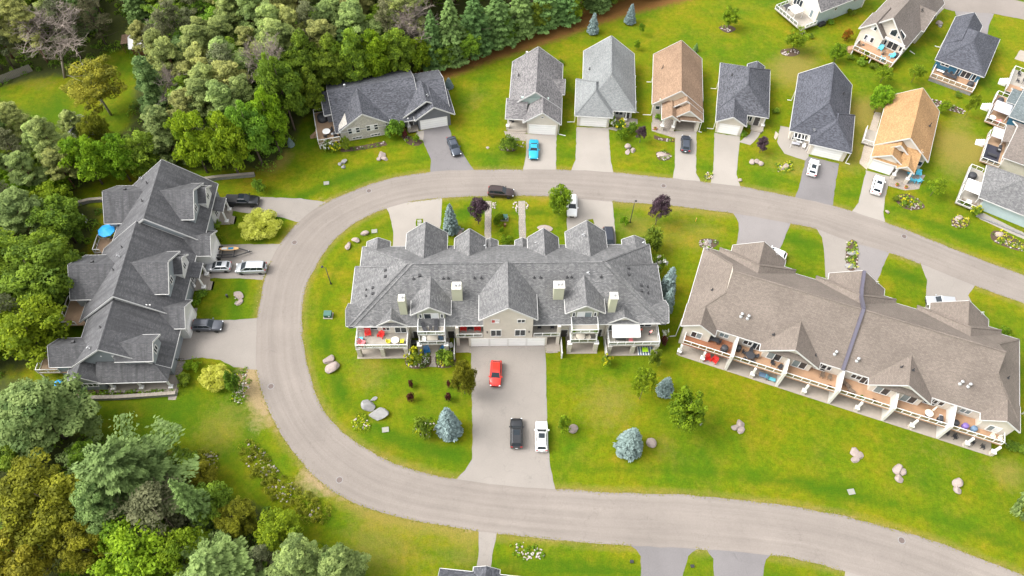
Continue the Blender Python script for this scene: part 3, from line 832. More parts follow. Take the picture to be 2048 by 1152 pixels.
    def garage(s, face, pos, c, w=4.9, h=2.25, z=0.03, m='garage_white'):
        mb = MB(); f = 0.16
        s.on(face, pos, c - w / 2 - f, c - w / 2, 0.004, 0.07, z, z + h + f, mb); s.on(face, pos, c + w / 2, c + w / 2 + f, 0.004, 0.07, z, z + h + f, mb)
        s.on(face, pos, c - w / 2, c + w / 2, 0.006, 0.072, z + h, z + h + f, mb)
        o = mb.build('garage_door', M['white'], s.r)
        for i in range(4):
            s.on(face, pos, c - w / 2, c + w / 2, 0.008, 0.045 - 0.004 * (i % 2), z + h * i / 4 + 0.012, z + h * (i + 1) / 4, MB()).build('panel', M[m], o)
        return o
    def door(s, face, pos, c, z=0.03, w=1.0, h=2.1, m='door_dark'):
        mb = MB(); f = 0.1
        s.on(face, pos, c - w / 2 - f, c - w / 2, 0.004, 0.07, z, z + h + f, mb); s.on(face, pos, c + w / 2, c + w / 2 + f, 0.004, 0.07, z, z + h + f, mb); s.on(face, pos, c - w / 2, c + w / 2, 0.006, 0.07, z + h, z + h + f, mb)
        o = s.on(face, pos, c - w / 2, c + w / 2, 0.008, 0.05, z, z + h, MB()).build('door', M[m], s.r)
        mb.build('frame', M['white'], o)
        s.on(face, pos, c + w / 2 - 0.16, c + w / 2 - 0.08, 0.05, 0.11, z + 0.98, z + 1.06, MB()).build('handle', M['galvanised'], o)
        return o
    def railing(s, pts, z, h=1.0, gap=1.45, glassy=True, name='railing'):
        """posts, top and bottom rail and glass infill along a polyline at floor height z"""
        root = None; posts = []
        for k in range(len(pts) - 1):
            a, b = Vector((*pts[k], 0)), Vector((*pts[k + 1], 0)); d = b - a; n = max(1, round(d.length / gap))
            top = MB().bar(a + Vector((0, 0, z + h)), b + Vector((0, 0, z + h)), 0.10, 0.07)
            if root is None: root = top.build(name, M['white'], s.r)
            else: top.build('top_rail', M['white'], root)
            MB().bar(a + Vector((0, 0, z + 0.10)), b + Vector((0, 0, z + 0.10)), 0.07, 0.06).build('bottom_rail', M['white'], root)
            for i in range(n + (1 if k == len(pts) - 2 else 0)):
                p = a + d * (i / n)
                MB().box(p.x - .05, p.x + .05, p.y - .05, p.y + .05, z, z + h - 0.036).build('post', M['white'], root)
            if glassy:
                for i in range(n):
                    p, q = a + d * (i / n), a + d * ((i + 1) / n); e = d.normalized() * 0.06
                    MB().bar(p + e + Vector((0, 0, z + 0.545)), q - e + Vector((0, 0, z + 0.545)), 0.012, 0.82).build('glass_panel', M['rail_glass'], root)
            else:
                nb = max(2, int(d.length / 0.14)); mb = MB()
                for i in range(1, nb):
                    p = a + d * (i / nb); mb.box(p.x - .015, p.x + .015, p.y - .015, p.y + .015, z + 0.13, z + h - 0.036)
                mb.build('balusters', M['white'], root)
        return root
    def pillar(s, u, v, z0, z1, w=0.5, m='pillar_stone', name='pillar', cap=True):
        o = s.box(name, u - w / 2, u + w / 2, v - w / 2, v + w / 2, z0, z1, m)
        if cap: MB().box(u - w / 2 - .05, u + w / 2 + .05, v - w / 2 - .05, v + w / 2 + .05, z1 + 0.002, z1 + 0.1).build('cap', M['white'], o)
        return o
    def post(s, u, v, z1, base=1.0, w=0.22, z0=0.0):
        """white porch post on a stone base"""
        o = s.box('porch_post', u - w / 2, u + w / 2, v - w / 2, v + w / 2, z0 + base, z1, 'white')
        MB().box(u - .28, u + .28, v - .28, v + .28, z0, z0 + base - 0.004).build('stone_base', M['pillar_stone'], o)
        MB().box(u - .34, u + .34, v - .34, v + .34, z0 + base - 0.002, z0 + base + 0.08).build('cap', M['white'], o)
        return o
    def steps(s, u0, u1, v0, n, z, dz=0.18, dv=0.3, face='S', m='slab'):
        for i in range(n):
            zz = z - dz * (i + 1) + dz
            if face == 'S': s.box('step', u0, u1, v0 - dv * (i + 1), v0 - dv * i, 0.0, zz - dz * 0.5 - i * 0.001, m)
            else: s.box('step', v0 + dv * i, v0 + dv * (i + 1), u0, u1, 0.0, zz - dz * 0.5 - i * 0.001, m)
    def vent(s, u, v, z, h=0.55):
        o = MB().lathe([(0.07, -0.3), (0.07, h)], 8, (u, v, z)).build('vent_pipe', M['pipe_black'], s.r)
        MB().box(u - .22, u + .22, v - .16, v + .1, z + 0.02, z + 0.075).build('flashing', M['pipe_black'], o)
        return o
    def box_vent(s, u, v, z):
        return MB().box(u - .2, u + .2, v - .2, v + .2, z - .2, z + .2).build('roof_vent', M['pipe_black'], s.r)
    def dish(s, u, v, z, ang=0.0):
        mb = MB(); seg = 12
        prof = [(0.0, 0.06), (0.16, 0.05), (0.3, 0.0), (0.29, -0.03), (0.0, 0.02)]
        mb.lathe(prof, seg)
        me = mb.mesh('satellite_dish', M['galvanised'], True)
        o = obj('satellite_dish', me, s.r, (u, v, z + 0.55), (R(-55), 0, R(ang)))
        a = MB().tube([(0, 0, 0.02), (0, -0.35, -0.42)], 0.035, 6).build('mast', M['galvanised'], o)
        MB().tube([(0, 0.25, 0.02), (0, 0.15, -0.4)], 0.03, 6).build('feed_arm', M['galvanised'], o)
        return o
    def tube_vent(s, u, v, z):
        return MB().lathe([(0.26, -0.4), (0.26, 0.08), (0.17, 0.12), (0.17, 0.7), (0.24, 0.72), (0.22, 0.84), (0.05, 0.9)], 12, (u, v, z)).build('flue', M['galvanised'], s.r, True)
    def chimney(s, u0, u1, v0, v1, z0, z1, m='chimney_sage', pots=2):
        o = s.box('chimney', u0, u1, v0, v1, z0, z1, m)
        MB().box(u0 - .08, u1 + .08, v0 - .08, v1 + .08, z1 + .002, z1 + .14).build('cap', M['plaster_white'], o)
        for i in range(pots):
            x = u0 + (u1 - u0) * (i + 1) / (pots + 1)
            MB().lathe([(0.16, 0), (0.16, 0.2), (0.22, 0.22), (0.22, 0.36), (0.08, 0.42)], 10, (x, (v0 + v1) / 2, z1 + 0.14)).build('flue', M['galvanised'], o, True)
        return o


# ------------------------------------------------------------------ the grey condominium inside the loop
C = House('condominium', 'long grey-roofed condominium inside the road loop, with four white garage doors in the middle', 'building', (-0.445, 57.903), 2.24)
def build_condo():
    h = C; zr = 11.3
    for s in (-1, 1):
        h.box('wall', s * 8.1, s * 22.7, 1.6, 15.0, 0, 5.66, 'side_cream')
        h.box('wall', s * 22.71, s * 23.4, 3.5, 10.8, 0, 5.64, 'side_cream')
    h.box('wall', -8.09, 8.09, 2.6, 15.0, 0, 5.65, 'side_sage')
    h.hip('roof', -23.4, 23.4, 0.5, 15.6, 5.6, zr, -14.4, 14.4, 'roof_grey')
    for s in (-1, 1):
        k = 0.633
        def pz(u): return 5.6 + (24.2 - abs(u)) * k
        h.slabs('side_roof', [[(s * 24.2, 0.5, 5.61), (s * 24.2, 11.6, 5.61), (s * 18.2, 8.9, pz(18.2)), (s * 15.2, 8.05, zr)], [(s * 23.4, 0.5, 5.61), (s * 24.2, 0.5, 5.61), (s * 15.2, 8.05, zr + .01), (s * 14.4, 8.05, zr + .01)]], 'roof_grey',
                [((s * 24.2, 0.5, 5.61), (s * 24.2, 11.6, 5.61))], 0.5, [((s * 24.2, 11.6, 5.61), (s * 18.2, 8.9, pz(18.2))), ((s * 24.2, 0.5, 5.61), (s * 15.2, 8.05, zr))])
        h.gable('corner_gable_roof', 2.6, 2.0, s * 20.5, s * 24.55, 5.7, 7.1, 'u', 'roof_grey', (0, 1), (1, 1), 0.3)
        h.box('wall', s * 20.0, s * 23.3, 1.62, 3.4, 0, 5.5, 'side_cream')
        # end bay with its small gable
        h.gable('bay_roof', s * 17.6, 2.55, 0.6, 4.6, 5.5, 7.35, 'v', 'roof_grey', (1, 0), (1, 1))
        h.gwall('bay_wall', s * 17.6, 2.35, 0.95, 3.5, 0, 5.5, 7.35, 'v', 'side_cream', rhalf=2.55)
        # dormer with its balconies
        c = s * 11.6
        h.gable('dormer_roof', c, 3.0, 0.95, 7.4, 8.0, 10.15, 'v', 'roof_grey', (1, 0), (1, 1))
        h.gwall('dormer_wall', c, 2.1, 1.45, 6.0, 5.3, 8.0, 10.15, 'v', 'side_sage', rhalf=3.0)
        h.window('S', 1.45, c, 5.62, 2.3, 2.1, 2, name='sliding_door', blind=(None, 'blind_white') if s < 0 else ('blind_white', 'pale_glass'))
        for d in (-1, 1): h.window('S', 1.45, c + d * 1.62, 6.35, 0.5, 1.25, 1)
        h.box('upper_balcony', c - 2.05, c + 2.05, -1.05, 1.6, 5.3, 5.5, 'deck_grey')
        h.railing([(c - 2.0, 1.3), (c - 2.0, -1.0), (c + 2.0, -1.0), (c + 2.0, 1.3)], 5.5, 0.95, 1.35)
        h.box('lower_balcony', c - 2.05, c + 2.05, -1.15, 1.59, 2.6, 2.78, 'deck_grey')
        h.railing([(c - 2.0, 1.3), (c - 2.0, -1.1), (c + 2.0, -1.1), (c + 2.0, 1.3)], 2.78, 0.95, 1.35)
        h.window('S', 1.6, c, 2.85, 2.6, 2.1, 2, name='sliding_door')
        for d in (-1, 1):
            h.pillar(c + d * 2.05, -1.0, 0, 2.56, 0.62)
            h.box('balcony_post', c + d * 1.92 - .09, c + d * 1.92 + .09, -0.98, -0.8, 2.79, 5.29, 'white')
        h.box('patio_slab', c - 2.4, c + 2.4, -1.55, 1.55, 0, 0.07, 'slab')
        # end bay deck
        h.box('deck', s * 15.35, s * 23.35, -1.75, 1.58, 2.58, 2.78, 'deck_grey')
        h.railing([(s * 23.25, 1.4), (s * 23.25, -1.65), (s * 15.45, -1.65), (s * 15.45, 0.8)], 2.78, 0.95, 1.3)
        for u in (23.0, 19.4, 15.75): h.pillar(s * u, -1.45, 0, 2.54, 0.6)
        h.box('patio_slab', s * 15.2, s * 23.5, -2.0, 1.55, 0, 0.06, 'slab')
        h.window('S', 1.62, s * 21.3, 2.84, 2.3, 2.1, 2, name='sliding_door', pane='window_glass', blind=('red_curtain', None) if s < 0 else None)
        h.window('S', 0.95, s * 18.7, 3.7, 1.2, 1.0, 2)
        h.window('S', 0.95, s * 16.5, 2.95, 1.9, 1.7, 2)
        # recess between bay and dormer, and beside the garage block
        h.window('S', 1.6, s * 14.4, 4.2, 0.9, 1.0, 1)
        h.window('S', 1.6, s * 8.9, 4.2, 0.9, 1.0, 1)
        h.door('S', 1.6, s * 14.3, 0.05); h.door('S', 1.6, s * 8.9, 0.05)
        # balcony over the entry
        h.box('entry_balcony', s * 3.8, s * 8.05, 0.02, 2.58, 2.62, 2.8, 'deck_grey')
        h.railing([(s * 4.0, 0.1), (s * 7.95, 0.1)], 2.8, 0.9, 1.4)
        h.pillar(s * 7.8, 0.35, 0, 5.5, 0.5, 'side_cream', 'column', False)
        h.window('S', 2.6, s * 5.9, 2.95, 2.6, 2.0, 2, name='sliding_door')
        h.door('S', 2.6, s * 7.0, 0.05, 1.05, 2.1, 'door_brown')
        h.box('entry_slab', s * 6.1, s * 8.2, -1.1, 2.55, 0, 0.08, 'slab')
        # privacy fences
        for u in (15.25, 8.35):
            f = h.box('privacy_fence', s * u - .05, s * u + .05, -2.2, 0.5, 0.05, 1.75, 'side_white')
            MB().box(s * u - .09, s * u + .09, -2.38, -2.2, 0, 1.85).build('end_post', M['white'], f)
        # chimneys
        h.chimney(s * 15.2, s * 16.3, 1.9, 3.0, 6.3, 10.4, pots=1)
        h.chimney(s * 6.85, s * 8.4, 3.5, 4.7, 7.8, 11.0)
        # rear wings with gables running north
        h.gable('garage_wing_roof', s * 12.9, 3.3, 9.6, 17.4, 6.7, 9.7, 'v', 'roof_grey', (0, 1), (1, 1))
        h.gwall('garage_wing_wall', s * 12.9, 2.9, 10.0, 17.0, 0, 6.7, 9.7, 'v', 'side_cream', rhalf=3.3)
        h.garage('N', 17.0, s * 12.9, 4.9, 2.3)
        h.gable('entry_wing_roof', s * 5.9, 2.5, 10.4, 16.3, 6.7, 9.2, 'v', 'roof_grey', (0, 1), (1, 1))
        h.gwall('entry_wing_wall', s * 5.9, 2.1, 10.6, 15.9, 0, 6.7, 9.2, 'v', 'side_cream', rhalf=2.5)
        h.window('N', 15.9, s * 5.9, 3.4, 1.8, 1.5, 2)
        h.gable('porch_roof', s * 20.85, 1.9, 13.0, 16.6, 5.6, 6.7, 'v', 'roof_grey', (0, 1), (1, 1))
        h.gable('porch_roof', s * 2.6, 1.2, 13.0, 16.6, 5.6, 6.35, 'v', 'roof_grey', (0, 1), (1, 1))
        for u, v in ((19.2, 16.3), (22.5, 16.3), (1.7, 16.3), (3.5, 16.3)):
            h.box('porch_post', s * u - .1, s * u + .1, v - .1, v + .1, 0, 5.5, 'white')
        k2 = 0.755
        for u, v in ((18.7, 8.4), (18.6, 7.2), (20.6, 6.0), (20.5, 4.9), (21.7, 6.1), (21.6, 4.9)):
            h.box_vent(s * u, v, pz(u) + 0.03) if u < 21 else h.vent(s * u, v, pz(u))
        for u in (14.2, 9.7, 9.0, 5.0, 4.0): h.vent(s * u, 6.2, 5.6 + (6.2 - .5) * k2)
    h.box_vent(-13.3, 6.6, 5.6 + 6.1 * k2)
    h.dish(12.1, 6.5, 10.3, 30); h.dish(-3.5, 13.8, 7.6, 30); h.dish(4.7, 14.4, 7.4, 20); h.dish(12.1, 14.6, 9.2, 25)
    h.dish(22.2, 15.2, 6.2, 40)
    # centre block with the garages
    h.box('garage_wall', -6.1, 6.1, 0.05, 2.55, 0, 2.6, 'side_cream')
    h.gwall('centre_wall', 0, 3.75, 0.03, 6.0, 2.5, 8.45, 11.85, 'v', 'side_cream', rhalf=4.35)
    h.gable('centre_roof', 0, 4.35, -0.35, 7.9, 8.45, 11.85, 'v', 'roof_grey', (1, 0), (1, 1))
    for u in (-4.35, -1.45, 1.45, 4.35): h.garage('S', 0.05, u, 2.55, 2.15)
    for s in (-1, 1):
        h.window('S', 0.03, s * 1.95, 7.1, 1.25, 1.0, 2, blind=('red_curtain', 'blind_white') if s < 0 else None)
        h.window('S', 0.03, s * 1.85, 3.15, 1.7, 1.9, 2, name='french_door')
        h.box('wall_lamp', s * 3.2 - .08, s * 3.2 + .08, -0.16, 0.02, 4.3, 4.6, 'black_metal')
build_condo()

# ------------------------------------------------------------------ the taupe condominium on the right
TA = House('condominium', 'brown-roofed condominium with a dark party wall across its roof, wooden decks along the lawn', 'building', (48.284, 49.122), -19.48)
def build_taupe():
    h = TA; m = 'roof_taupe'; zr = 11.0; k = (zr - 5.5) / 7.45; vr = 10.6
    h.box('wall', -23.7, 23.7, 3.6, 17.5, 0, 5.6, 'side_beige')
    # main planes, end skirts and the small end gables in between
    zs = 5.5 + 4.75 * k
    vf = 3.15 + (zs - 5.5) / k; vb = 18.0 - (zs - 5.5) / k
    for s in (-1, 1):
        A, B = (s * 24.3, 3.15, 5.5), (s * 24.3, 18.0, 5.5); D, E = (s * 19.55, vf, zs), (s * 19.55, vb, zs)
        h.slabs('end_roof', [[A, B, E, D]], m, [(A, B)], 0.2, [(A, D), (B, E), (D, E)])
        MB().add([(s * 19.56, vf, zs - .15), (s * 19.56, vb, zs - .15), (s * 19.56, vr, zr - .1), (s * 19.4, vf, zs - .15), (s * 19.4, vb, zs - .15), (s * 19.4, vr, zr - .1)],
                 [(0, 1, 2), (3, 4, 5), (0, 1, 4, 3), (1, 2, 5, 4), (2, 0, 3, 5)]).build('gablet', M['side_beige'], h.r)
    F = [(-24.3, 3.15, 5.5), (24.3, 3.15, 5.5), (19.55, vf, zs), (19.55, vr, zr), (-19.55, vr, zr), (-19.55, vf, zs)]
    Bk = [(24.3, 18.0, 5.5), (-24.3, 18.0, 5.5), (-19.55, vb, zs), (-19.55, vr, zr), (19.55, vr, zr), (19.55, vb, zs)]
    h.slabs('roof', [F, Bk], m, [(F[0], F[1]), (Bk[0], Bk[1])], 0.2, [((-19.55, vr, zr), (19.55, vr, zr))])
    for s in (-1, 1):
        h.gable('bay_roof', s * 21.75, 2.65, 1.9, 6.2, 5.5, 7.25, 'v', m, (1, 0), (1, 1))
        h.gwall('bay_wall', s * 21.75, 2.05, 2.25, 5.0, 0, 5.5, 7.25, 'v', 'side_cream', rhalf=2.65)
        h.window('S', 2.25, s * 21.7, 3.0, 1.7, 1.6, 2, blind=(None, 'pale_glass') if s < 0 else ('pale_glass', 'blind_white'))
        h.gable('bay_roof', s * 7.95, 4.4, 1.9, 8.4, 5.5, 8.45, 'v', m, (1, 0), (1, 1))
        h.gwall('bay_wall', s * 7.95, 3.6, 2.75, 6.0, 0, 5.5, 8.45, 'v', 'side_cream', rhalf=4.4)
        h.slabs('skirt_roof', [[(s * 7.95 - 3.7, 2.05, 5.72), (s * 7.95 + 3.7, 2.05, 5.72), (s * 7.95 + 3.1, 2.8, 6.35), (s * 7.95 - 3.1, 2.8, 6.35)]], m, [], 0.12)
        for d in (-1, 1):
            h.window('S', 2.75, s * 7.95 + d * 1.9, 2.9, 2.1, 1.9, 2, name='sliding_door', blind=('pale_glass', None))
        for c in (17.7, 14.0, 2.2):
            h.window('S', 3.6, s * c, 3.4, 1.5, 1.2, 2, pane='pale_glass' if c > 15 else 'window_glass')
        for c in (13.0 if s < 0 else 12.6, 3.3):
            h.window('S', 3.58, s * c + 0.4, 2.85, 1.7, 1.9, 2, name='sliding_door')
    # decks, dividers, posts
    divs = (-15.8, -7.9, 0.0, 7.9, 15.8)
    xs = [-23.5] + list(divs) + [23.5]
    for i in range(6):
        a, b = xs[i] + 0.18, xs[i + 1] - 0.18
        h.box('deck', a, b, 0.62, 3.58, 2.6, 2.78, ('deck_red', 'deck_tan', 'deck_tan', 'deck_tan', 'deck_tan', 'deck_tan')[i])
        rl = [(a + .05, 0.72), (b - .05, 0.72)]
        if i == 0: rl = [(a + .05, 3.3)] + rl
        if i == 5: rl = rl + [(b - .05, 3.3)]
        h.railing(rl, 2.78, 0.95, 1.25)
        mid = (a + b) / 2
        h.post(mid, 0.45, 2.6, 0.9, 0.3)
        h.box('patio_slab', a, b, 0.0, 3.55, 0, 0.06, 'slab')
    for u in divs:
        MB().prism([(3.57, 0), (0.05, 0), (0.05, 4.4), (3.57, 5.45)], u - 0.17, u + 0.17, 'u').build('party_wall', M['plaster_white'], h.r)
    for u in (-23.3, 23.3): h.post(u, 0.4, 2.6, 0.9, 0.3)
    # dark flashed party wall over the roof
    pts = [(-0.3, 2.95, 5.55), (-0.3, vr, zr + 0.2), (-0.25, 14.2, 9.25), (-0.2, 16.0, 8.75), (-0.15, 19.7, 8.65)]
    mb = MB()
    for a, b in zip(pts, pts[1:]): mb.bar(a, b, 0.45, 0.45)
    mb.build('roof_party_wall', M['trim_dark'], h.r)
    # three rear wings: a hipped saddle, then a gable running north
    for c in (-15.7, -0.1, 15.5):
        e = 5.55; ap = 9.3
        h.slabs('saddle_roof', [[(c - 6.2, 18.7, e), (c - 6.2, 16.0, e), (c, 12.4, ap), (c, 14.5, ap)], [(c + 6.2, 18.7, e), (c, 14.5, ap), (c, 12.4, ap), (c + 6.2, 16.0, e)], [(c - 6.2, 18.7, e), (c, 14.5, ap), (c + 6.2, 18.7, e)]],
                m, [((c - 6.2, 18.7, e), (c + 6.2, 18.7, e))], 0.2, [((c - 6.2, 18.7, e), (c, 14.5, ap)), ((c + 6.2, 18.7, e), (c, 14.5, ap))])
        h.gable('garage_wing_roof', c, 4.3, 14.6, 20.0, e, 8.5, 'v', m, (0, 1), (1, 1))
        h.gwall('garage_wing_wall', c, 3.8, 15.0, 19.6, 0, e, 8.5, 'v', 'side_beige', rhalf=4.3)
        h.garage('N', 19.6, c, 4.9, 2.3)
        h.dish(c + 2.4, 19.4, 7.0, 30)
    h.dish(-23.9, 17.2, 5.8, 30)
    for u, v in ((-16.35, 5.6), (-15.35, 5.6), (-2.0, 4.6), (-1.0 + 2.2, 4.6), (15.3, 5.6), (16.4, 5.6)): h.tube_vent(u, v, 5.5 + (v - 3.15) * k)
    for u, v, z in ((-21.5, 8.5, 7.6), (-11.1, 4.6, 6.6), (-4.6, 3.6, 6.1), (7.0, 5.0, 7.8), (8.4, 4.8, 8.2), (21.6, 8.9, 7.5)): h.vent(u, v, z)
    for u in (-24.5, 24.5): h.bars('downspout', [((u, 3.3, 0.0), (u, 3.3, 5.4)), ((u, 3.3, 0.05), (u + (1.4 if u > 0 else -1.4), 2.6, 0.05))], 0.1, 0.1, 'white')
build_taupe()

# ------------------------------------------------------------------ the stepped townhouse row on the left
TL = House('townhouse_row', 'stepped row of dark grey townhouses with dormers along the left of the road', 'building', (-50.655, 49.161), 2.86)
def build_row():
    h = TL; m = 'roof_slate'
    #         v0    v1    ridge u  z    east eave u z   west eave u z
    S = [(2.0, 10.6, -8.15, 9.0, 0.0, 3.0, -14.2, 3.9), (10.4, 24.6, -7.75, 10.0, -0.1, 3.7, -15.9, 2.9), (24.4, 37.0, -6.3, 10.8, 1.0, 4.6, -14.3, 3.9)]
    for i, (v0, v1, ur, zr, ue, ze, uw, zw) in enumerate(S):
        h.gable('roof', ur, ur - uw, v0, v1, zw, zr, 'v', m, (1, 1), (1, 1), 0.2, True, 'trim_white', ue - ur, ze)
        ke, kw = (zr - ze) / (ue - ur), (zr - zw) / (ur - uw)
        a, b = uw + 0.5, ue - 0.6
        MB().prism([(a, 0), (b, 0), (b, zr - ke * (b - ur) - .25), (ur, zr - .25), (a, zr - kw * (ur - a) - .25)], v0 + 0.4, v1 - 0.1, 'v').build('wall', M['side_grey'], h.r)
    # south end: pent roof over the porch with hip, and a small cross gable room
    h.slabs('porch_roof', [[(-10.4, -0.3, 3.0), (0.0, -0.2, 3.0), (-2.3, 2.35, 4.75), (-10.4, 2.35, 4.75)], [(0.0, -0.2, 3.0), (0.0, 2.4, 3.0), (-2.3, 2.4, 4.72)]], m,
            [((-10.4, -0.3, 3.0), (0.0, -0.2, 3.0))], 0.18, [((0.0, -0.2, 3.0), (-2.3, 2.35, 4.75))])
    h.gable('room_roof', -12.4, 2.7, -0.25, 4.2, 2.95, 5.1, 'v', m, (1, 0), (1, 1))
    h.gwall('room_wall', -12.4, 2.3, 0.15, 3.0, 0, 2.95, 5.1, 'v', 'side_grey', rhalf=2.7)
    h.window('S', 0.15, -11.9, 1.2, 2.3, 1.0, 3)
    h.window('S', 2.4, -6.9, 5.5, 1.0, 0.9, 1)
    for u in (-0.45, -4.8, -9.0): h.post(u, 0.15, 2.8, 0.6, 0.26)
    h.box('porch_slab', -10.0, 0.3, -0.4, 2.35, 0, 0.16, 'slab')
    h.window('S', 2.4, -6.0, 0.9, 1.8, 1.4, 2); h.door('S', 2.4, -3.6, 0.16, 1.0, 2.1)
    for u in (-8.9, -4.9): h.box('wall_lamp', u - .1, u + .1, 2.3, 2.4, 6.3, 6.45, 'white')
    # west wings
    W = [(4.5, 2.45, -17.4, 4.0, 6.05, -11.0), (18.0, 4.3, -17.6, 4.3, 7.7, -10.5), (32.4, 4.15, -15.9, 5.0, 8.3, -9.0)]
    for c, half, u0, ze, zr, u1 in W:
        h.gable('wing_roof', c, half, u0, u1, ze, zr, 'u', m, (1, 0), (1, 1))
        h.gwall('wing_wall', c, half - 0.4, u0 + 0.4, u1, 0, ze, zr, 'u', 'side_grey', rhalf=half)
        h.box_vent(u0 + 3.2, c + 0.9, zr - 0.55)
        h.window('W', u0 + 0.4, c, 3.0, 1.6, 1.3, 2)
    # west decks
    for v0, v1, u0 in ((2.3, 6.6, -20.3), (10.6, 15.6, -19.3), (24.6, 27.8, -18.0)):
        h.box('deck', u0, -15.2, v0, v1, 1.5, 1.66, 'deck_brown')
        h.railing([(-16.9, v0 + .06), (u0 + .06, v0 + .06), (u0 + .06, v1 - .06), (-16.9, v1 - .06)], 1.66, 1.0, 1.5)
        for u, v in ((u0 + .15, v0 + .15), (u0 + .15, v1 - .15)): h.box('deck_post', u - .08, u + .08, v - .08, v + .08, 0, 1.5, 'white')
    # east dormers, garage gables, porches
    D = [(3.85, 2.25, -1.4, -7.0, 6.0, 7.6, 3.0), (17.0, 4.05, -1.4, -8.0, 6.6, 9.4, 4.0), (30.8, 3.9, -0.1, -7.0, 7.4, 10.1, 4.6)]
    for i, (c, half, u1, u0, ze, zr, zb) in enumerate(D):
        h.gable('dormer_roof', c, half, u1, u0, ze, zr, 'u', m, (1, 0), (1, 1))
        h.gwall('dormer_wall', c, half - 0.45, u0 + 1.0, u1 - 0.35, zb, ze, zr, 'u', 'side_grey', rhalf=half)
        h.window('E', u1 - 0.35, c + (0 if i == 0 else -1.3), ze - 0.9 if i else 4.9, 1.1, 1.25, 2)
        if i:
            # taller projecting bay on the dormer's north half, a porch roof and a garage gable below
            h.gable('bay_roof', c + 2.0, 1.95, u1 + 1.05, u1 - 2.0, ze - 0.7, zr - 1.7, 'u', m, (1, 0), (1, 1))
            h.gwall('bay_wall', c + 2.0, 1.6, u1 - 2.0, u1 + 0.7, 0, ze - 0.7, zr - 1.7, 'u', 'side_white', rhalf=1.95)
            h.window('E', u1 + 0.7, c + 2.0, ze - 1.75, 1.0, 1.2, 2)
            h.window('E', u1 + 0.7, c + 2.0, 1.0, 1.1, 1.5, 2)
            h.slabs('porch_roof', [[(u1 + 0.7, c + 0.9, 4.0), (u1 + 2.6, c + 0.9, 3.55), (u1 + 2.6, c + 3.9, 3.55), (u1 + 0.7, c + 3.9, 4.0)]], m, [((u1 + 2.6, c + 0.9, 3.55), (u1 + 2.6, c + 3.9, 3.55))], 0.18)
            for v in (c + 1.1, c + 3.7): h.post(u1 + 2.4, v, 3.3, 0.7, 0.22)
            h.box('porch_slab', u1 + 0.7, u1 + 2.8, c + 0.8, c + 4.0, 0, 0.15, 'slab')
            h.gable('garage_roof', c - 5.9, 2.6, u1 + 2.4, u1 - 3.2, 3.6, 5.6, 'u', m, (1, 0), (1, 1))
            h.gwall('garage_wall', c - 5.9, 2.3, u1 - 2.5, u1 + 2.0, 0, 3.6, 5.6, 'u', 'side_white', rhalf=2.6)
            h.garage('E', u1 + 2.0, c - 5.9, 3.7, 2.3)
            h.steps(c + 0.9, c + 2.6, u1 + 2.8, 3, 0.36, face='E')
    h.box('garage_wall', -2.8, -0.75, 3.3, 9.4, 0, 2.9, 'side_white')
    h.garage('E', -0.75, 5.2, 2.7, 2.2); h.garage('E', -0.75, 8.2, 2.5, 2.2)
    for u, v, z in ((-9.2, 6.2, 8.1), (-9.6, 20.6, 8.4), (-10.0, 16.5, 8.1), (-8.6, 33.5, 8.9), (-8.3, 29.4, 9.2)): h.vent(u, v, z)
    h.dish(-10.6, 3.3, 7.0, 60); h.dish(-9.6, 18.6, 8.6, 60); h.dish(-11.0, 36.1, 6.9, 60)
    for v, z in ((10.2, 6.9), (24.3, 7.9)):
        for d in (0, .5): h.box('wall_lamp', -4.2 + d, -4.0 + d, v + 0.45, v + 0.6, z, z + .18, 'white')
build_row()


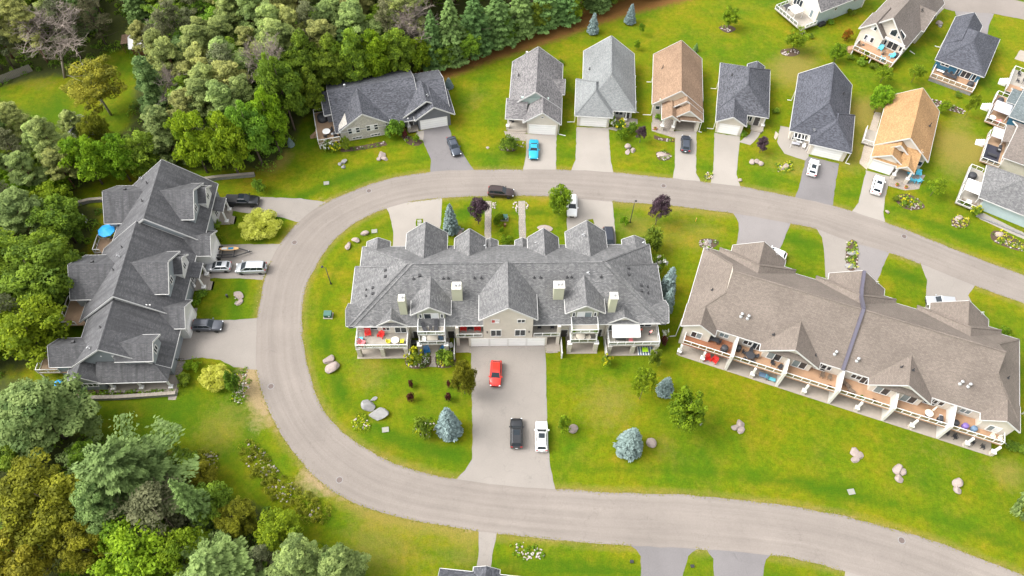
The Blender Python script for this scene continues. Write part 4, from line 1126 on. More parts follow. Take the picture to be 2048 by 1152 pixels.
# ------------------------------------------------------------------ the detached houses
def bungalow():
    h = House('bungalow', 'charcoal-roofed bungalow with a stone front gable and wooden side deck beside the wood', 'house', (-32.89, 101.23), 15.4)
    m = 'roof_charcoal'
    h.gable('roof', 7.2, 7.2, -0.75, 15.7, 2.6, 6.6, 'u', m, (1, 1), (1, 1), half2=6.6, ze2=3.0)
    h.box('wall', -0.2, 15.2, 1.2, 12.6, 0, 3.0, 'side_dark')
    h.gwall('gable_end_wall', 7.2, 6.0, -0.1, 1.0, 0, 2.9, 6.6, 'u', 'side_dark', rhalf=6.9)
    h.gable('garage_main_roof', 6.3, 6.0, 15.4, 21.2, 3.0, 6.0, 'u', m, (0, 1), (1, 1))
    h.box('wall', 15.21, 20.7, 1.3, 11.6, 0, 3.0, 'side_dark')
    h.slabs('side_lean_roof', [[(-2.2, 4.0, 3.6), (-0.6, 4.0, 3.7), (-0.6, 8.6, 5.4), (-2.2, 8.6, 5.3)]], m, [((-2.2, 4.0, 3.6), (-2.2, 8.6, 5.3)), ((-2.2, 4.0, 3.6), (-0.6, 4.0, 3.7))], 0.18)
    h.box('wall', -1.8, -0.22, 4.4, 8.4, 0, 3.6, 'side_dark')
    h.gable('front_gable_roof', 4.75, 4.75, -0.35, 7.4, 3.1, 6.45, 'v', m, (1, 0), (1, 1))
    h.gwall('front_gable_wall', 4.4, 4.35, 0.02, 6.0, 0, 3.1, 6.3, 'v', 'stone', rhalf=4.9)
    h.gable('middle_gable_roof', 16.9, 4.8, 0.55, 6.5, 3.0, 6.15, 'v', m, (1, 0), (1, 1))
    h.gable('garage_roof', 18.0, 3.85, -0.75, 6.5, 3.0, 5.6, 'v', m, (1, 0), (1, 1))
    h.gwall('garage_wall', 17.9, 3.1, -0.3, 4.0, 0, 3.0, 5.6, 'v', 'side_dark', rhalf=3.85)
    h.garage('S', -0.3, 17.75, 5.0, 2.25)
    h.window('S', 0.02, 2.65, 1.75, 2.3, 1.35, 3, blind=(None, 'blind_white', None)); h.window('S', 0.02, 6.1, 1.75, 2.3, 1.35, 3, blind=(None, 'blind_white', None))
    h.window('S', 0.02, 3.0, 0.25, 1.9, 0.55, 3); h.window('S', 0.02, 6.5, 0.25, 1.9, 0.55, 3)
    h.slabs('porch_roof', [[(9.4, 1.4, 2.95), (12.4, 1.4, 2.95), (12.4, 3.6, 4.0), (9.4, 3.6, 4.0)]], m, [((9.4, 1.4, 2.95), (12.4, 1.4, 2.95))], 0.18)
    h.door('S', 1.2, 13.4, 0.15, 1.1, 2.1); h.post(13.0, 0.4, 2.9, 0.8, 0.22)
    h.box('porch_slab', 12.6, 14.7, -0.2, 1.2, 0, 0.15, 'slab'); h.steps(12.7, 14.6, -0.2, 2, 0.2)
    h.window('S', 1.2, 10.9, 0.9, 1.2, 1.4, 2)
    h.box('deck', -4.3, -0.25, -0.9, 7.6, 1.2, 1.36, 'deck_brown')
    h.railing([(-2.3, 7.5), (-4.2, 7.5), (-4.2, 3.2)], 1.36, 0.95, 1.5); h.railing([(-4.2, 2.2), (-4.2, -0.8), (-0.1, -0.8)], 1.36, 0.95, 1.4)
    for u, v in ((-4.1, 7.4), (-4.1, -.7), (-0.5, -.7)): h.box('deck_post', u - .1, u + .1, v - .1, v + .1, 0, 1.2, 'white')
    for i in range(5): h.box('step', -4.3 - .28 * (i + 1), -4.3 - .28 * i, 2.3, 3.1, 0, 1.3 - .24 * (i + 1), 'deck_brown')
    h.tube_vent(2.6, 7.9, 6.0); h.dish(17.3, 2.2, 5.7, 20)
    h.bars('downspout', [((9.5, 1.5, 0.05), (9.5, 1.5, 2.8))], 0.1, 0.1, 'white')
bungalow()

def mottled():
    h = House('house', 'house with mottled grey roof and pale green upper gable, teal coupe on its drive', 'house', (2.34, 104.64), -2.24)
    m = 'roof_mottled'
    h.gable('roof', 1.15, 5.05, 3.9, 16.9, 3.0, 7.0, 'v', m, (1, 1), (1, 1))
    h.gwall('wall', 1.15, 4.5, 4.6, 16.3, 0, 3.0, 7.0, 'v', 'side_beige', rhalf=5.05)
    h.box('upper_gable_panel', -1.6, 3.7, 4.1, 4.61, 3.6, 5.2, 'side_green')
    MB().prism([(-2.6, 3.85), (4.4, 3.85), (1.15, 6.65)], 4.32, 4.6, 'v').build('upper_gable_wall', M['side_green'], h.r)
    h.gable('garage_roof', 2.65, 3.6, -0.25, 7.2, 3.0, 5.75, 'v', m, (1, 0), (1, 1))
    h.gwall('garage_wall', 2.75, 2.95, 0.02, 5.0, 0, 3.0, 5.7, 'v', 'side_cream', rhalf=3.6)
    h.garage('S', 0.02, 2.75, 4.9, 2.25)
    h.window('S', 0.02, 2.65, 4.2, 0.6, 0.45, 1)
    h.slabs('porch_roof', [[(-4.35, 0.7, 2.95), (-0.6, 0.7, 2.95), (-0.2, 4.6, 4.5), (-4.35, 4.6, 4.5)]], m, [((-4.35, 0.7, 2.95), (-0.9, 0.7, 2.95)), ((-4.35, 0.7, 2.95), (-4.35, 4.6, 4.5))], 0.18)
    h.post(-3.9, 1.0, 2.8, 0.9); h.box('porch_slab', -4.0, -0.25, 0.6, 4.55, 0, 0.3, 'deck_grey'); h.steps(-3.9, -0.3, 0.6, 2, 0.36)
    h.window('S', 4.6, -2.1, 1.0, 1.8, 1.3, 2)
    h.gable('side_bay_roof', 10.3, 2.2, 6.75, 2.5, 3.0, 4.6, 'u', m, (1, 0), (1, 1)); h.box('side_bay_wall', 5.0, 6.3, 8.5, 12.1, 0, 3.1, 'side_beige')
    h.vent(-2.4, 11.0, 4.7); h.box('rear_gable_trim', -1.3, -0.9, 16.9, 17.1, 5.2, 5.6, 'white')
    h.bars('downspout', [((6.0, 0.2, 0.05), (7.3, -0.1, 0.05)), ((5.9, 0.3, 0.0), (5.9, 0.3, 2.8))], 0.1, 0.1, 'white')
mottled()

def pale():
    h = House('house', 'house with pale grey hipped roof and empty pale drive', 'house', (11.86, 106.61), -3.0)
    m = 'roof_pale'
    # main: gable to the north, hipped to the south
    u0, u1, v0, v1, ze, zr = 0.7, 11.0, 2.0, 18.9, 3.0, 7.1; cu = 5.87; vh = 7.4
    polys = [[(u0, v1, ze), (u0, v0, ze), (cu, vh, zr), (cu, v1, zr)], [(u1, v0, ze), (u1, v1, ze), (cu, v1, zr), (cu, vh, zr)], [(u0, v0, ze), (u1, v0, ze), (cu, vh, zr)]]
    h.slabs('roof', polys, m, [((u0, v1, ze), (u0, 10.4, ze)), ((u1, v0, ze), (u1, v1, ze)), ((6.7, v0, ze), (u1, v0, ze)), ((u0, v1, ze), (cu, v1, zr)), ((u1, v1, ze), (cu, v1, zr))], 0.2, [((cu, vh, zr), (cu, v1, zr)), ((u1, v0, ze), (cu, vh, zr))])
    h.gwall('wall', cu, 4.7, 7.0, 18.4, 0, ze, zr, 'v', 'side_beige', rhalf=5.15); h.box('wall', 1.2, 10.5, 3.2, 6.99, 0, 2.95, 'side_white')
    h.hip('garage_roof', -0.65, 6.6, 0.05, 10.4, 3.0, 5.75, 4.2, 6.6, m, 'v')
    h.box('garage_wall', 0.0, 6.1, 0.5, 9.9, 0, 3.0, 'side_cream'); h.garage('S', 0.5, 3.1, 4.9, 2.25)
    h.window('S', 3.2, 8.0, 0.9, 1.6, 1.5, 2); h.door('S', 3.2, 9.6, 0.2, 1.0, 2.1, 'door_dark')
    h.post(9.3, 2.3, 2.8, 0.7); h.box('porch_slab', 7.3, 11.2, 1.6, 3.19, 0, 0.2, 'slab'); h.steps(9.6, 11.1, 1.6, 2, 0.24)
    h.vent(1.9, 12.2, 4.0)
    for u, v, d in ((0.9, 13.2, -1.2), (11.2, 12.6, .6), (11.2, 5.2, .9), (-.5, 1.4, -1.4)): h.bars('downspout', [((u, v, 0.0), (u, v, 2.8)), ((u, v, 0.05), (u + d, v - 0.15, 0.05))], 0.11, 0.11, 'white')
pale()

def brown():
    h = House('house', 'house with tan-brown roof and open garage, dark hatchback on its drive', 'house', (28.52, 106.29), -6.0)
    m = 'roof_brown'
    h.gable('roof', 2.22, 4.88, 3.7, 18.5, 3.0, 6.95, 'v', m, (1, 1), (1, 1))
    h.gwall('wall', 2.22, 4.45, 4.3, 18.0, 0, 3.0, 6.95, 'v', 'side_cream', rhalf=4.88)
    MB().prism([(-1.4, 4.05), (5.2, 4.05), (2.22, 6.45)], 3.95, 4.29, 'v').build('upper_gable_wall', M['side_tan'], h.r)
    h.gable('second_roof', 3.5, 3.55, 2.35, 7.5, 3.0, 5.85, 'v', m, (1, 0), (1, 1))
    MB().prism([(1.6, 4.3), (5.3, 4.3), (3.5, 5.5)], 2.6, 3.2, 'v').build('second_gable_wall', M['side_tan'], h.r)
    h.gable('garage_roof', 4.15, 2.95, 0.3, 6.0, 3.0, 5.3, 'v', m, (1, 0), (0, 1))
    h.gwall('garage_wall', 4.35, 2.3, 3.2, 6.0, 0, 3.0, 5.3, 'v', 'side_cream', rhalf=2.95)
    MB().prism([(2.3, 3.55), (6.0, 3.55), (4.15, 5.05)], 0.7, 1.0, 'v').build('garage_gable_wall', M['side_cream'], h.r)
    h.slabs('skirt_roof', [[(1.6, 0.25, 2.95), (6.9, 0.25, 2.95), (6.7, 1.0, 3.55), (1.8, 1.0, 3.55)]], m, [((1.6, 0.25, 2.95), (6.9, 0.25, 2.95))], 0.14)
    # open garage: two side walls, a slab inside and the door rolled up
    for a, b in ((1.95, 2.25), (6.0, 6.6)): h.box('garage_side_wall', a, b, 0.55, 3.18, 0, 2.9, 'side_cream')
    h.box('garage_lintel', 2.26, 5.99, 0.56, 0.86, 2.3, 2.9, 'side_cream'); h.box('garage_floor', 2.0, 6.5, 0.5, 3.19, 0, 0.06, 'slab'); h.box('storage_shelf', 2.4, 3.4, 2.5, 3.1, 0.06, 1.4, 'door_brown')
    h.gable('entry_roof', 1.0, 1.75, -0.25, 4.6, 2.95, 4.25, 'v', m, (1, 0), (1, 0))
    MB().prism([(-0.4, 2.95), (2.4, 2.95), (1.0, 4.0)], 0.1, 0.35, 'v').build('entry_gable_wall', M['side_tan'], h.r)
    for u in (-0.3, 1.75): h.post(u, 0.2, 2.8, 1.1, 0.3)
    h.door('S', 4.3, 0.9, 0.1, 1.0, 2.1, 'door_brown'); h.window('S', 4.3, -1.4, 1.3, 0.95, 1.0, 1)
    h.box('porch_slab', -2.1, 1.94, 0.0, 4.28, 0, 0.12, 'pavers')
    h.vent(-1.0, 12.8, 4.2, 0.9)
    for u, v, d in ((-2.5, 13.5, -1), (-2.4, 3.9, -1.6), (7.0, 9.2, .7), (6.9, 0.6, .5)): h.bars('downspout', [((u, v, 0.0), (u, v, 2.8)), ((u, v, 0.05), (u + d, v - 0.1, 0.05))], 0.11, 0.11, 'white')
brown()

def charcoal():
    h = House('house', 'charcoal-roofed house with a single pale gable garage and empty narrow drive', 'house', (38.61, 105.71), -10.87)
    m = 'roof_charcoal'; ze = 3.0; zr = 6.5; cu = 4.2
    u0, u1, v0, v1 = -0.7, 9.2, 3.3, 17.3; va, vb = 7.6, 12.6
    polys = [[(u0, v1, ze), (u0, v0, ze), (cu, va, zr), (cu, vb, zr)], [(u1, v0, ze), (u1, v1, ze), (cu, vb, zr), (cu, va, zr)], [(u0, v0, ze), (u1, v0, ze), (cu, va, zr)], [(u1, v1, ze), (u0, v1, ze), (cu, vb, zr)]]
    h.slabs('roof', polys, m, [((u0, v1, ze), (u0, v0, ze)), ((u1, v0, ze), (u1, v1, ze)), ((5.1, v0, ze), (u1, v0, ze)), ((u0, v1, ze), (u1, v1, ze))], 0.2, [((cu, va, zr), (cu, vb, zr)), ((u1, v0, ze), (cu, va, zr)), ((u1, v1, ze), (cu, vb, zr))])
    h.box('wall', -0.2, 8.7, 3.9, 16.8, 0, 3.0, 'side_beige')
    h.gable('garage_roof', 2.25, 2.9, 0.05, 6.0, 3.0, 4.75, 'v', m, (1, 0), (1, 1))
    h.gwall('garage_wall', 2.3, 2.4, 0.5, 5.0, 0, 3.0, 4.75, 'v', 'side_cream', rhalf=2.9)
    h.garage('S', 0.5, 2.2, 3.6, 2.2)
    h.gable('rear_bay_roof', 6.3, 1.7, 14.5, 17.6, 3.4, 4.4, 'v', m, (0, 1), (1, 1))
    h.post(8.7, 3.6, 2.8, 0.8); h.door('S', 3.9, 7.4, 0.2, 1.0, 2.1); h.window('S', 3.9, 5.9, 0.9, 1.1, 1.4, 2)
    h.box('porch_slab', 6.6, 9.0, 2.6, 3.88, 0, 0.2, 'deck_grey'); h.steps(6.8, 8.8, 2.6, 2, 0.24)
    h.vent(1.4, 12.0, 4.6)
    for u, v, d in ((-.6, 12.8, -1.1), (-.5, 1.2, -1.2)): h.bars('downspout', [((u, v, 0.0), (u, v, 2.8)), ((u, v, 0.05), (u + d, v - 0.1, 0.05))], 0.11, 0.11, 'white')
charcoal()

def slate():
    h = House('house', 'blue-black hip-roofed house with a wide white garage door and angled pale patio', 'house', (55.77, 100.49), -16.5)
    m = 'roof_blue'; ze, zr = 3.0, 7.2; cu = 0.5
    u0, u1, v0, v1, vh = -4.9, 5.55, 2.2, 18.9, 7.2
    polys = [[(u0, v1, ze), (u0, v0, ze), (cu, vh, zr), (cu, v1, zr)], [(u1, v0, ze), (u1, v1, ze), (cu, v1, zr), (cu, vh, zr)], [(u0, v0, ze), (u1, v0, ze), (cu, vh, zr)]]
    h.slabs('roof', polys, m, [((u0, v1, ze), (u0, v0, ze)), ((u1, 10.3, ze), (u1, v1, ze)), ((u0, v0, ze), (-1.0, v0, ze)), ((u0, v1, ze), (cu, v1, zr)), ((u1, v1, ze), (cu, v1, zr))], 0.2, [((cu, vh, zr), (cu, v1, zr)), ((u0, v0, ze), (cu, vh, zr))])
    h.gwall('wall', cu, 4.7, 7.0, 18.4, 0, ze, zr, 'v', 'side_beige', rhalf=5.2); h.box('wall', -4.4, 5.0, 3.0, 6.99, 0, 2.95, 'side_beige')
    h.hip('garage_roof', -1.05, 6.6, -0.1, 10.3, 3.0, 5.6, 4.4, 6.6, m, 'v')
    h.box('garage_wall', -0.5, 6.1, 0.4, 9.8, 0, 3.0, 'side_cream'); h.garage('S', 0.4, 2.75, 5.0, 2.3)
    h.window('S', 3.0, -2.6, 0.3, 2.6, 2.1, 3, name='patio_door')
    h.bars('pergola', [((-3.9, 1.0, 2.6), (-0.7, 1.0, 2.6)), ((-3.9, 2.9, 2.6), (-0.7, 2.9, 2.6))] + [((-3.9 + i * .64, 0.8, 2.68), (-3.9 + i * .64, 2.95, 2.68)) for i in range(6)] + [((-3.8, 1.0, 0), (-3.8, 1.0, 2.55)), ((-0.8, 1.0, 0), (-0.8, 1.0, 2.55))], 0.1, 0.12, 'white')
    h.vent(3.6, 13.6, 4.7); h.dish(-0.8, 2.6, 3.7, 20)
    for u, v, d in ((-4.9, 14.2, -.8), (6.6, 0.2, .8)): h.bars('downspout', [((u, v, 0.0), (u, v, 2.8)), ((u, v, 0.05), (u + d, v - 0.1, 0.05))], 0.11, 0.11, 'white')
slate()

def orange():
    h = House('house', 'bright orange-tan roofed house with white gables, white car on its drive', 'house', (66.55, 96.83), -24.28)
    m = 'roof_orange'; c = 3.5
    h.gable('roof', c, 4.9, 3.6, 18.3, 3.0, 6.95, 'v', m, (1, 1), (1, 1))
    h.gwall('wall', c, 4.4, 4.2, 17.8, 0, 3.0, 6.95, 'v', 'side_beige', rhalf=4.9)
    MB().prism([(0.8, 4.3), (6.9, 4.3), (c, 6.5)], 3.95, 4.19, 'v').build('upper_gable_wall', M['side_cream'], h.r)
    h.gable('second_roof', 2.6, 3.0, 2.6, 7.5, 3.2, 5.6, 'v', m, (1, 0), (0, 1)); MB().prism([(1.0, 4.2), (4.2, 4.2), (2.6, 5.3)], 2.8, 3.3, 'v').build('second_gable_wall', M['side_cream'], h.r)
    h.gable('garage_roof', 1.7, 3.0, 0.3, 6.2, 3.0, 4.85, 'v', m, (1, 0), (1, 1))
    h.gwall('garage_wall', 1.2, 2.1, 0.55, 5.0, 0, 3.0, 4.7, 'v', 'side_cream', rhalf=2.6)
    MB().prism([(-0.6, 3.35), (4.0, 3.35), (1.7, 4.6)], 0.62, 0.85, 'v').build('garage_gable_wall', M['side_cream'], h.r)
    h.slabs('skirt_roof', [[(-1.2, 0.2, 2.9), (4.4, 0.2, 2.9), (4.2, 0.9, 3.35), (-1.0, 0.9, 3.35)]], m, [((-1.2, 0.2, 2.9), (4.4, 0.2, 2.9))], 0.14)
    h.garage('S', 0.55, 1.25, 3.6, 2.2)
    h.slabs('entry_side_roof', [[(3.6, -0.2, 2.95), (6.6, -0.2, 2.95), (6.6, 4.4, 4.75), (3.6, 4.4, 4.75)]], m, [], 0.16)
    h.gable('entry_roof', 4.95, 1.6, -0.5, 3.6, 2.95, 4.1, 'v', m, (1, 0), (1, 1)); MB().prism([(3.7, 3.0), (6.2, 3.0), (4.95, 3.9)], -0.2, 0.05, 'v').build('entry_gable_wall', M['side_cream'], h.r)
    for u in (3.75, 6.15): h.post(u, -0.1, 2.8, 1.1, 0.3)
    h.door('S', 4.2, 5.0, 0.15, 1.0, 2.1, 'door_brown'); h.box('porch_slab', 3.5, 6.4, -0.3, 4.15, 0, 0.14, 'slab')
    h.box('side_deck', -3.2, -1.0, 6.2, 10.4, 0.3, 0.45, 'deck_grey'); h.railing([(-1.1, 6.3), (-3.1, 6.3), (-3.1, 10.3)], 0.45, 0.9, 1.2, False)
    h.vent(6.9, 11.6, 4.4, 0.8)
    h.window('S', 4.2, 7.4, 1.0, 1.0, 1.2, 1)
orange()

def cathedral():
    h = House('house', 'tall taupe-roofed house with arched gable windows and a raised deck, at the top right', 'house', (73.16, 134.38), -39.27)
    m = 'roof_light_taupe'; c = 4.3
    h.gable('roof', c, 5.0, -1.0, 19.0, 3.5, 8.5, 'v', m, (1, 1), (1, 1))
    h.gwall('wall', c, 4.55, -0.2, 18.4, 0, 3.5, 8.5, 'v', 'side_beige', rhalf=5.0)
    h.gable('left_gable_roof', 1.9, 2.75, -1.9, 5.0, 4.0, 6.6, 'v', m, (1, 0), (1, 1)); h.gwall('left_gable_wall', 2.0, 2.4, -1.5, 2.0, 0, 4.0, 6.6, 'v', 'side_beige', rhalf=2.85)
    # tall window group in the main gable
    for d, hh in ((-0.85, 1.5), (0.85, 1.5)):
        f = MB().prism([(6.5 + d - .72, 4.5), (6.5 + d + .72, 4.5), (6.5 + d + .72, 4.5 + (hh + .5 if d < 0 else hh - .3)), (6.5 + d - .72, 4.5 + (hh - .3 if d < 0 else hh + .5))], -0.3, -0.21, 'v').build('window', M['white'], h.r)
        MB().prism([(6.5 + d - .6, 4.6), (6.5 + d + .6, 4.6), (6.5 + d + .6, 4.45 + (hh + .45 if d < 0 else hh - .4)), (6.5 + d - .6, 4.45 + (hh - .4 if d < 0 else hh + .45))], -0.325, -0.302, 'v').build('pane', M['window_glass'], f)
    h.bars('beam', [((4.4, -0.9, 3.9), (8.9, -0.9, 3.9))], 0.3, 0.35, 'white'); h.box('beam_post', 4.3, 4.5, -1.0, -.8, 1.4, 3.7, 'white'); h.box('beam_post', 8.7, 8.9, -1.0, -.8, 1.4, 3.7, 'white')
    h.window('S', -0.2, 6.6, 1.55, 2.2, 2.0, 2, name='patio_door'); h.window('S', -0.2, 5.0, 1.9, 0.6, 1.2, 1); h.window('S', -0.2, 8.3, 1.9, 0.6, 1.2, 1)
    h.window('S', -1.5, 1.9, 4.7, 1.3, 1.0, 2, blind=('blind_white', None)); h.window('S', -1.5, 1.9, 1.9, 2.1, 1.3, 3, blind=(None, 'blind_white', None))
    h.gable('side_dormer_roof', 9.8, 3.0, 9.9, 4.6, 3.6, 6.6, 'u', m, (1, 0), (1, 1)); h.box('side_bay_wall', 8.5, 9.4, 7.2, 12.4, 0, 3.6, 'side_beige')
    h.box('deck', 0.4, 9.1, -5.3, -0.25, 1.25, 1.4, 'deck_tan')
    h.railing([(0.5, -3.0), (0.5, -5.2), (9.0, -5.2), (9.0, -0.4)], 1.4, 0.95, 1.3)
    for i in range(5): h.box('step', 0.4 - .3 * (i + 1), 0.4 - .3 * i, -5.0, -3.2, 0, 1.3 - .24 * (i + 1), 'deck_tan')
    for u in (0.6, 4.7, 8.9): h.box('deck_post', u - .1, u + .1, -5.2, -5.0, 0, 1.25, 'white')
    h.vent(7.2, 9.0, 6.3); h.bars('downspout', [((9.6, 4.2, 0.05), (10.8, 3.9, 0.05))], 0.12, 0.12, 'white')
cathedral()

def blue():
    h = House('house', 'blue-sided house with dark slate roof and glass-railed deck, at the top right', 'house', (85.35, 125.24), -31.16)
    m = 'roof_blue'; ze, zr = 3.0, 6.3
    A, B = (4.75, 4.9, zr), (4.75, 8.6, zr)
    u1 = 9.75
    polys = [[(0, 0.1, ze), (u1, 0.1, ze), A], [(0, 14.4, ze), (0, 0.1, ze), A, B], [(u1, 0.1, ze), (u1, 14.2, ze), B, A], [(u1, 14.2, ze), (0, 14.4, ze), B]]
    h.slabs('roof', polys, m, [((0, 0.1, ze), (u1, 0.1, ze)), ((0, 14.4, ze), (0, 0.1, ze)), ((u1, 0.1, ze), (u1, 14.2, ze))], 0.2, [((0, 0.1, ze), A), ((u1, 0.1, ze), A), (A, B)])
    h.gable('garage_roof', 2.8, 2.8, 6.0, 16.6, ze, 5.2, 'v', m, (0, 1), (1, 1)); h.gwall('garage_wall', 2.8, 2.4, 8.0, 16.1, 0, ze, 5.2, 'v', 'side_blue', rhalf=2.8)
    h.box('wall', 0.5, 9.3, 0.6, 13.8, 0, 3.05, 'side_blue')
    h.window('S', 0.6, 2.2, 1.95, 1.7, 0.8, 2); h.window('S', 0.6, 6.6, 0.95, 1.9, 2.0, 2, name='patio_door'); h.window('S', 0.6, 5.0, 1.0, 0.6, 1.7, 1); h.window('S', 0.6, 8.2, 1.0, 0.7, 1.7, 1)
    h.box('deck', 0.6, 9.2, -2.9, 0.58, 0.75, 0.9, 'deck_tan'); h.railing([(0.7, 0.4), (0.7, -2.8), (9.1, -2.8), (9.1, 0.4)], 0.9, 0.95, 1.2)
    h.box('deck_skirt', 0.7, 9.1, -2.85, -2.75, 0, 0.74, 'block_wall')
    for u, v, d in ((0.0, 9.0, -1.0), (9.8, 6.0, .5)): h.bars('downspout', [((u, v, 0.0), (u, v, 2.8)), ((u, v, 0.05), (u + d, v - 0.1, 0.05))], 0.11, 0.11, 'white')
blue()

def paleblue():
    h = House('house', 'pale blue-sided house with a white canopy on its deck, cut by the top edge', 'house', (64.51, 139.08), 30.36)
    m = 'roof_mottled'
    h.gable('roof', 4.4, 5.0, -0.6, 14.0, 4.2, 8.4, 'u', m, (1, 1), (1, 1))
    h.gwall('wall', 4.4, 4.3, -0.1, 13.5, 0, 4.2, 8.4, 'u', 'side_pale_blue', rhalf=5.0)
    MB().prism([(0.1, 0), (8.7, 0), (8.7, 4.5), (4.4, 8.1), (0.1, 4.5)], -0.25, -0.11, 'u').build('end_wall', M['side_cream'], h.r)
    h.window('W', -0.25, 1.7, 1.3, 0.9, 1.9, 1, pane='pale_glass'); h.window('W', -0.25, 4.3, 4.6, 1.6, 1.5, 2); h.window('W', -0.25, 6.0, 1.3, 2.6, 2.1, 3, name='patio_door')
    h.window('S', 0.1, 5.0, 2.2, 0.7, 0.8, 1); h.window('S', 0.1, 8.0, 3.2, 1.0, 0.5, 2)
    h.box('deck', -4.8, -0.27, -0.6, 8.0, 0.95, 1.1, 'deck_grey'); h.railing([(-0.5, 7.9), (-4.7, 7.9), (-4.7, 0.9)], 1.1, 0.9, 1.2); h.railing([(-3.6, -0.5), (-0.4, -0.5)], 1.1, 0.9, 1.2)
    for i in range(4): h.box('step', -4.8, -3.8, -0.6 - .3 * (i + 1), -0.6 - .3 * i, 0, 1.0 - .24 * (i + 1), 'deck_grey')
    h.box('storage_box', 0.8, 2.4, -0.9, -0.1, 0, 0.7, 'black_metal')
    h.gable('porch_roof', 1.4, 1.6, 14.6, 10.0, 3.2, 4.6, 'u', m, (1, 0), (1, 1))
    for u, v in ((13.9, 0.2), (13.9, 2.6)): h.box('porch_post', u - .15, u + .15, v - .15, v + .15, 0, 3.1, 'white')
paleblue()


# ------------------------------------------------------------------ houses cut by the right and bottom edges, shed in the wood
def edge_houses():
    h = House('house', 'grey hip-roofed house with a white awning over its deck, at the right edge', 'house', (82.69, 88.25), -31.05)
    m = 'roof_pale'
    A, B = (5.0, 6.0, 5.6), (12.0, 6.0, 5.6)
    P0, P1, P2, P3 = (-0.4, 0, 3), (17, 0, 3), (17, 9.2, 3), (-1.0, 8.8, 3)
    h.slabs('roof', [[P0, P1, B, A], [P2, P3, A, B], [P3, P0, A], [P1, P2, B]], 'roof_grey', [(P0, P1), (P3, P0), (P2, P3)], 0.2, [(P0, A), (P3, A), (A, B)])
    h.box('wall', 0.8, 16.5, 0.6, 8.4, 0, 3.05, 'side_pale_blue'); h.window('W', 0.8, 2.2, 0.6, 2.4, 2.0, 2, name='patio_door')
    h.box('deck', -3.2, 0.78, -0.9, 9.4, 0.5, 0.66, 'deck_grey'); h.railing([(-0.9, 9.3), (-3.1, 9.3), (-3.1, 4.6)], 0.66, 0.9, 1.2, True); h.railing([(-3.1, 3.4), (-3.1, -0.8), (0.6, -0.8)], 0.66, 0.9, 1.2, True)
    h.box('retaining_edge', 0.9, 15, -1.5, -1.2, 0, 0.25, 'block_wall')
    h2 = House('house', 'taupe-roofed house with a dark rugged deck, second from bottom at the right edge', 'house', (89.85, 98.37), -28.88)
    h2.gable('roof', 5.5, 5.5, 0.1, 14, 3.0, 6.2, 'u', 'roof_light_taupe', (1, 0), (1, 1)); h2.gwall('wall', 5.5, 5.0, 0.7, 14, 0, 3, 6.2, 'u', 'side_beige', rhalf=5.5)
    h2.slabs('side_roof', [[(-0.75, 4.3, 2.95), (0.9, 4.3, 3.4), (0.9, 9.4, 3.4), (-0.75, 9.4, 2.95)]], 'roof_light_taupe', [((-0.75, 4.3, 2.95), (-0.75, 9.4, 2.95))], 0.16)
    h2.box('deck', -2.9, 0.68, -0.5, 8.0, 0.7, 0.86, 'deck_brown'); h2.railing([(-2.8, 7.9), (-2.8, -0.4), (0.5, -0.4)], 0.86, 0.95, 1.2)
    for i in range(4): h2.box('step', -2.9 - .35 * (i + 1), -2.9 - .35 * i, 4.6, 6.2, 0, 0.8 - .19 * (i + 1), 'white')
    h2.window('W', 0.7, 2.0, 0.9, 2.2, 2.0, 2, name='patio_door')
    h2.box('deck_rug', -2.6, 0.2, 0.3, 5.0, 0.862, 0.872, 'rug_dark')
    h3 = House('house', 'teal-grey roofed house with a grey sail canopy over its deck, at the right edge', 'house', (94.8, 109.27), -31.97)
    h3.gable('roof', 5.0, 5.0, 0.1, 12, 3.0, 6.2, 'u', 'roof_teal', (1, 0), (1, 1)); h3.gwall('wall', 5.0, 4.5, 0.6, 12, 0, 3, 6.2, 'u', 'side_blue', rhalf=5.0)
    h3.gable('side_roof', 6.5, 2.3, -1.3, 3.0, 2.9, 4.2, 'u', 'roof_teal', (1, 0), (1, 1)); h3.box('side_wall', -0.9, 0.6, 4.6, 8.4, 0, 2.9, 'side_pale_blue')
    h3.box('deck', -3.2, 0.58, -1.3, 8.0, 0.8, 0.96, 'deck_tan'); h3.railing([(-0.9, 7.9), (-3.1, 7.9), (-3.1, 5.2)], 0.96, 0.95, 1.2); h3.railing([(-3.1, 3.0), (-3.1, -1.2), (0.4, -1.2)], 0.96, 0.95, 1.2)
    h3.box('privacy_screen', -3.22, -3.12, -1.2, 8.0, 1.0, 1.7, 'side_white')
    for i in range(4): h3.box('step', -3.2 - .35 * (i + 1), -3.2 - .35 * i, 3.1, 5.0, 0, 0.9 - .2 * (i + 1), 'white')
    h4 = House('deck', 'pale deck with black chairs at the right edge above the teal-grey roof', 'deck', (98.48, 118.87), -31.0)
    h4.box('deck_floor', 0, 7.5, 0, 7.6, 0.8, 0.95, 'deck_grey'); h4.box('tan_boards', 0.2, 4.5, 0.1, 2.6, 0.951, 0.957, 'deck_tan')
    h4.railing([(0.1, 0.2), (0.1, 7.5), (7.4, 7.5)], 0.95, 0.95, 1.3)
    for u, v in ((0.2, 0.2), (0.2, 7.4)): h4.box('deck_post', u - .1, u + .1, v - .1, v + .1, 0, .8, 'white')
    for i in range(4): h4.box('step', -.35 * (i + 1), -.35 * i, 2.6, 4.6, 0, 0.9 - .2 * (i + 1), 'white')
    sheet('patio', [(104.86,129.76), (106.54,128.86), (109.48,127.71), (111.20,130.93), (107.07,132.72)], 0.02, M['slab'])
    # corner of a roof at the bottom edge
    p0, p1 = (-8.46,23.23), (-4.71,22.94)
    ang = math.degrees(math.atan2(p1[1] - p0[1], p1[0] - p0[0]))
    hb = House('house', 'corner of a dark shingled roof at the bottom edge beside the path', 'house', p0, ang)
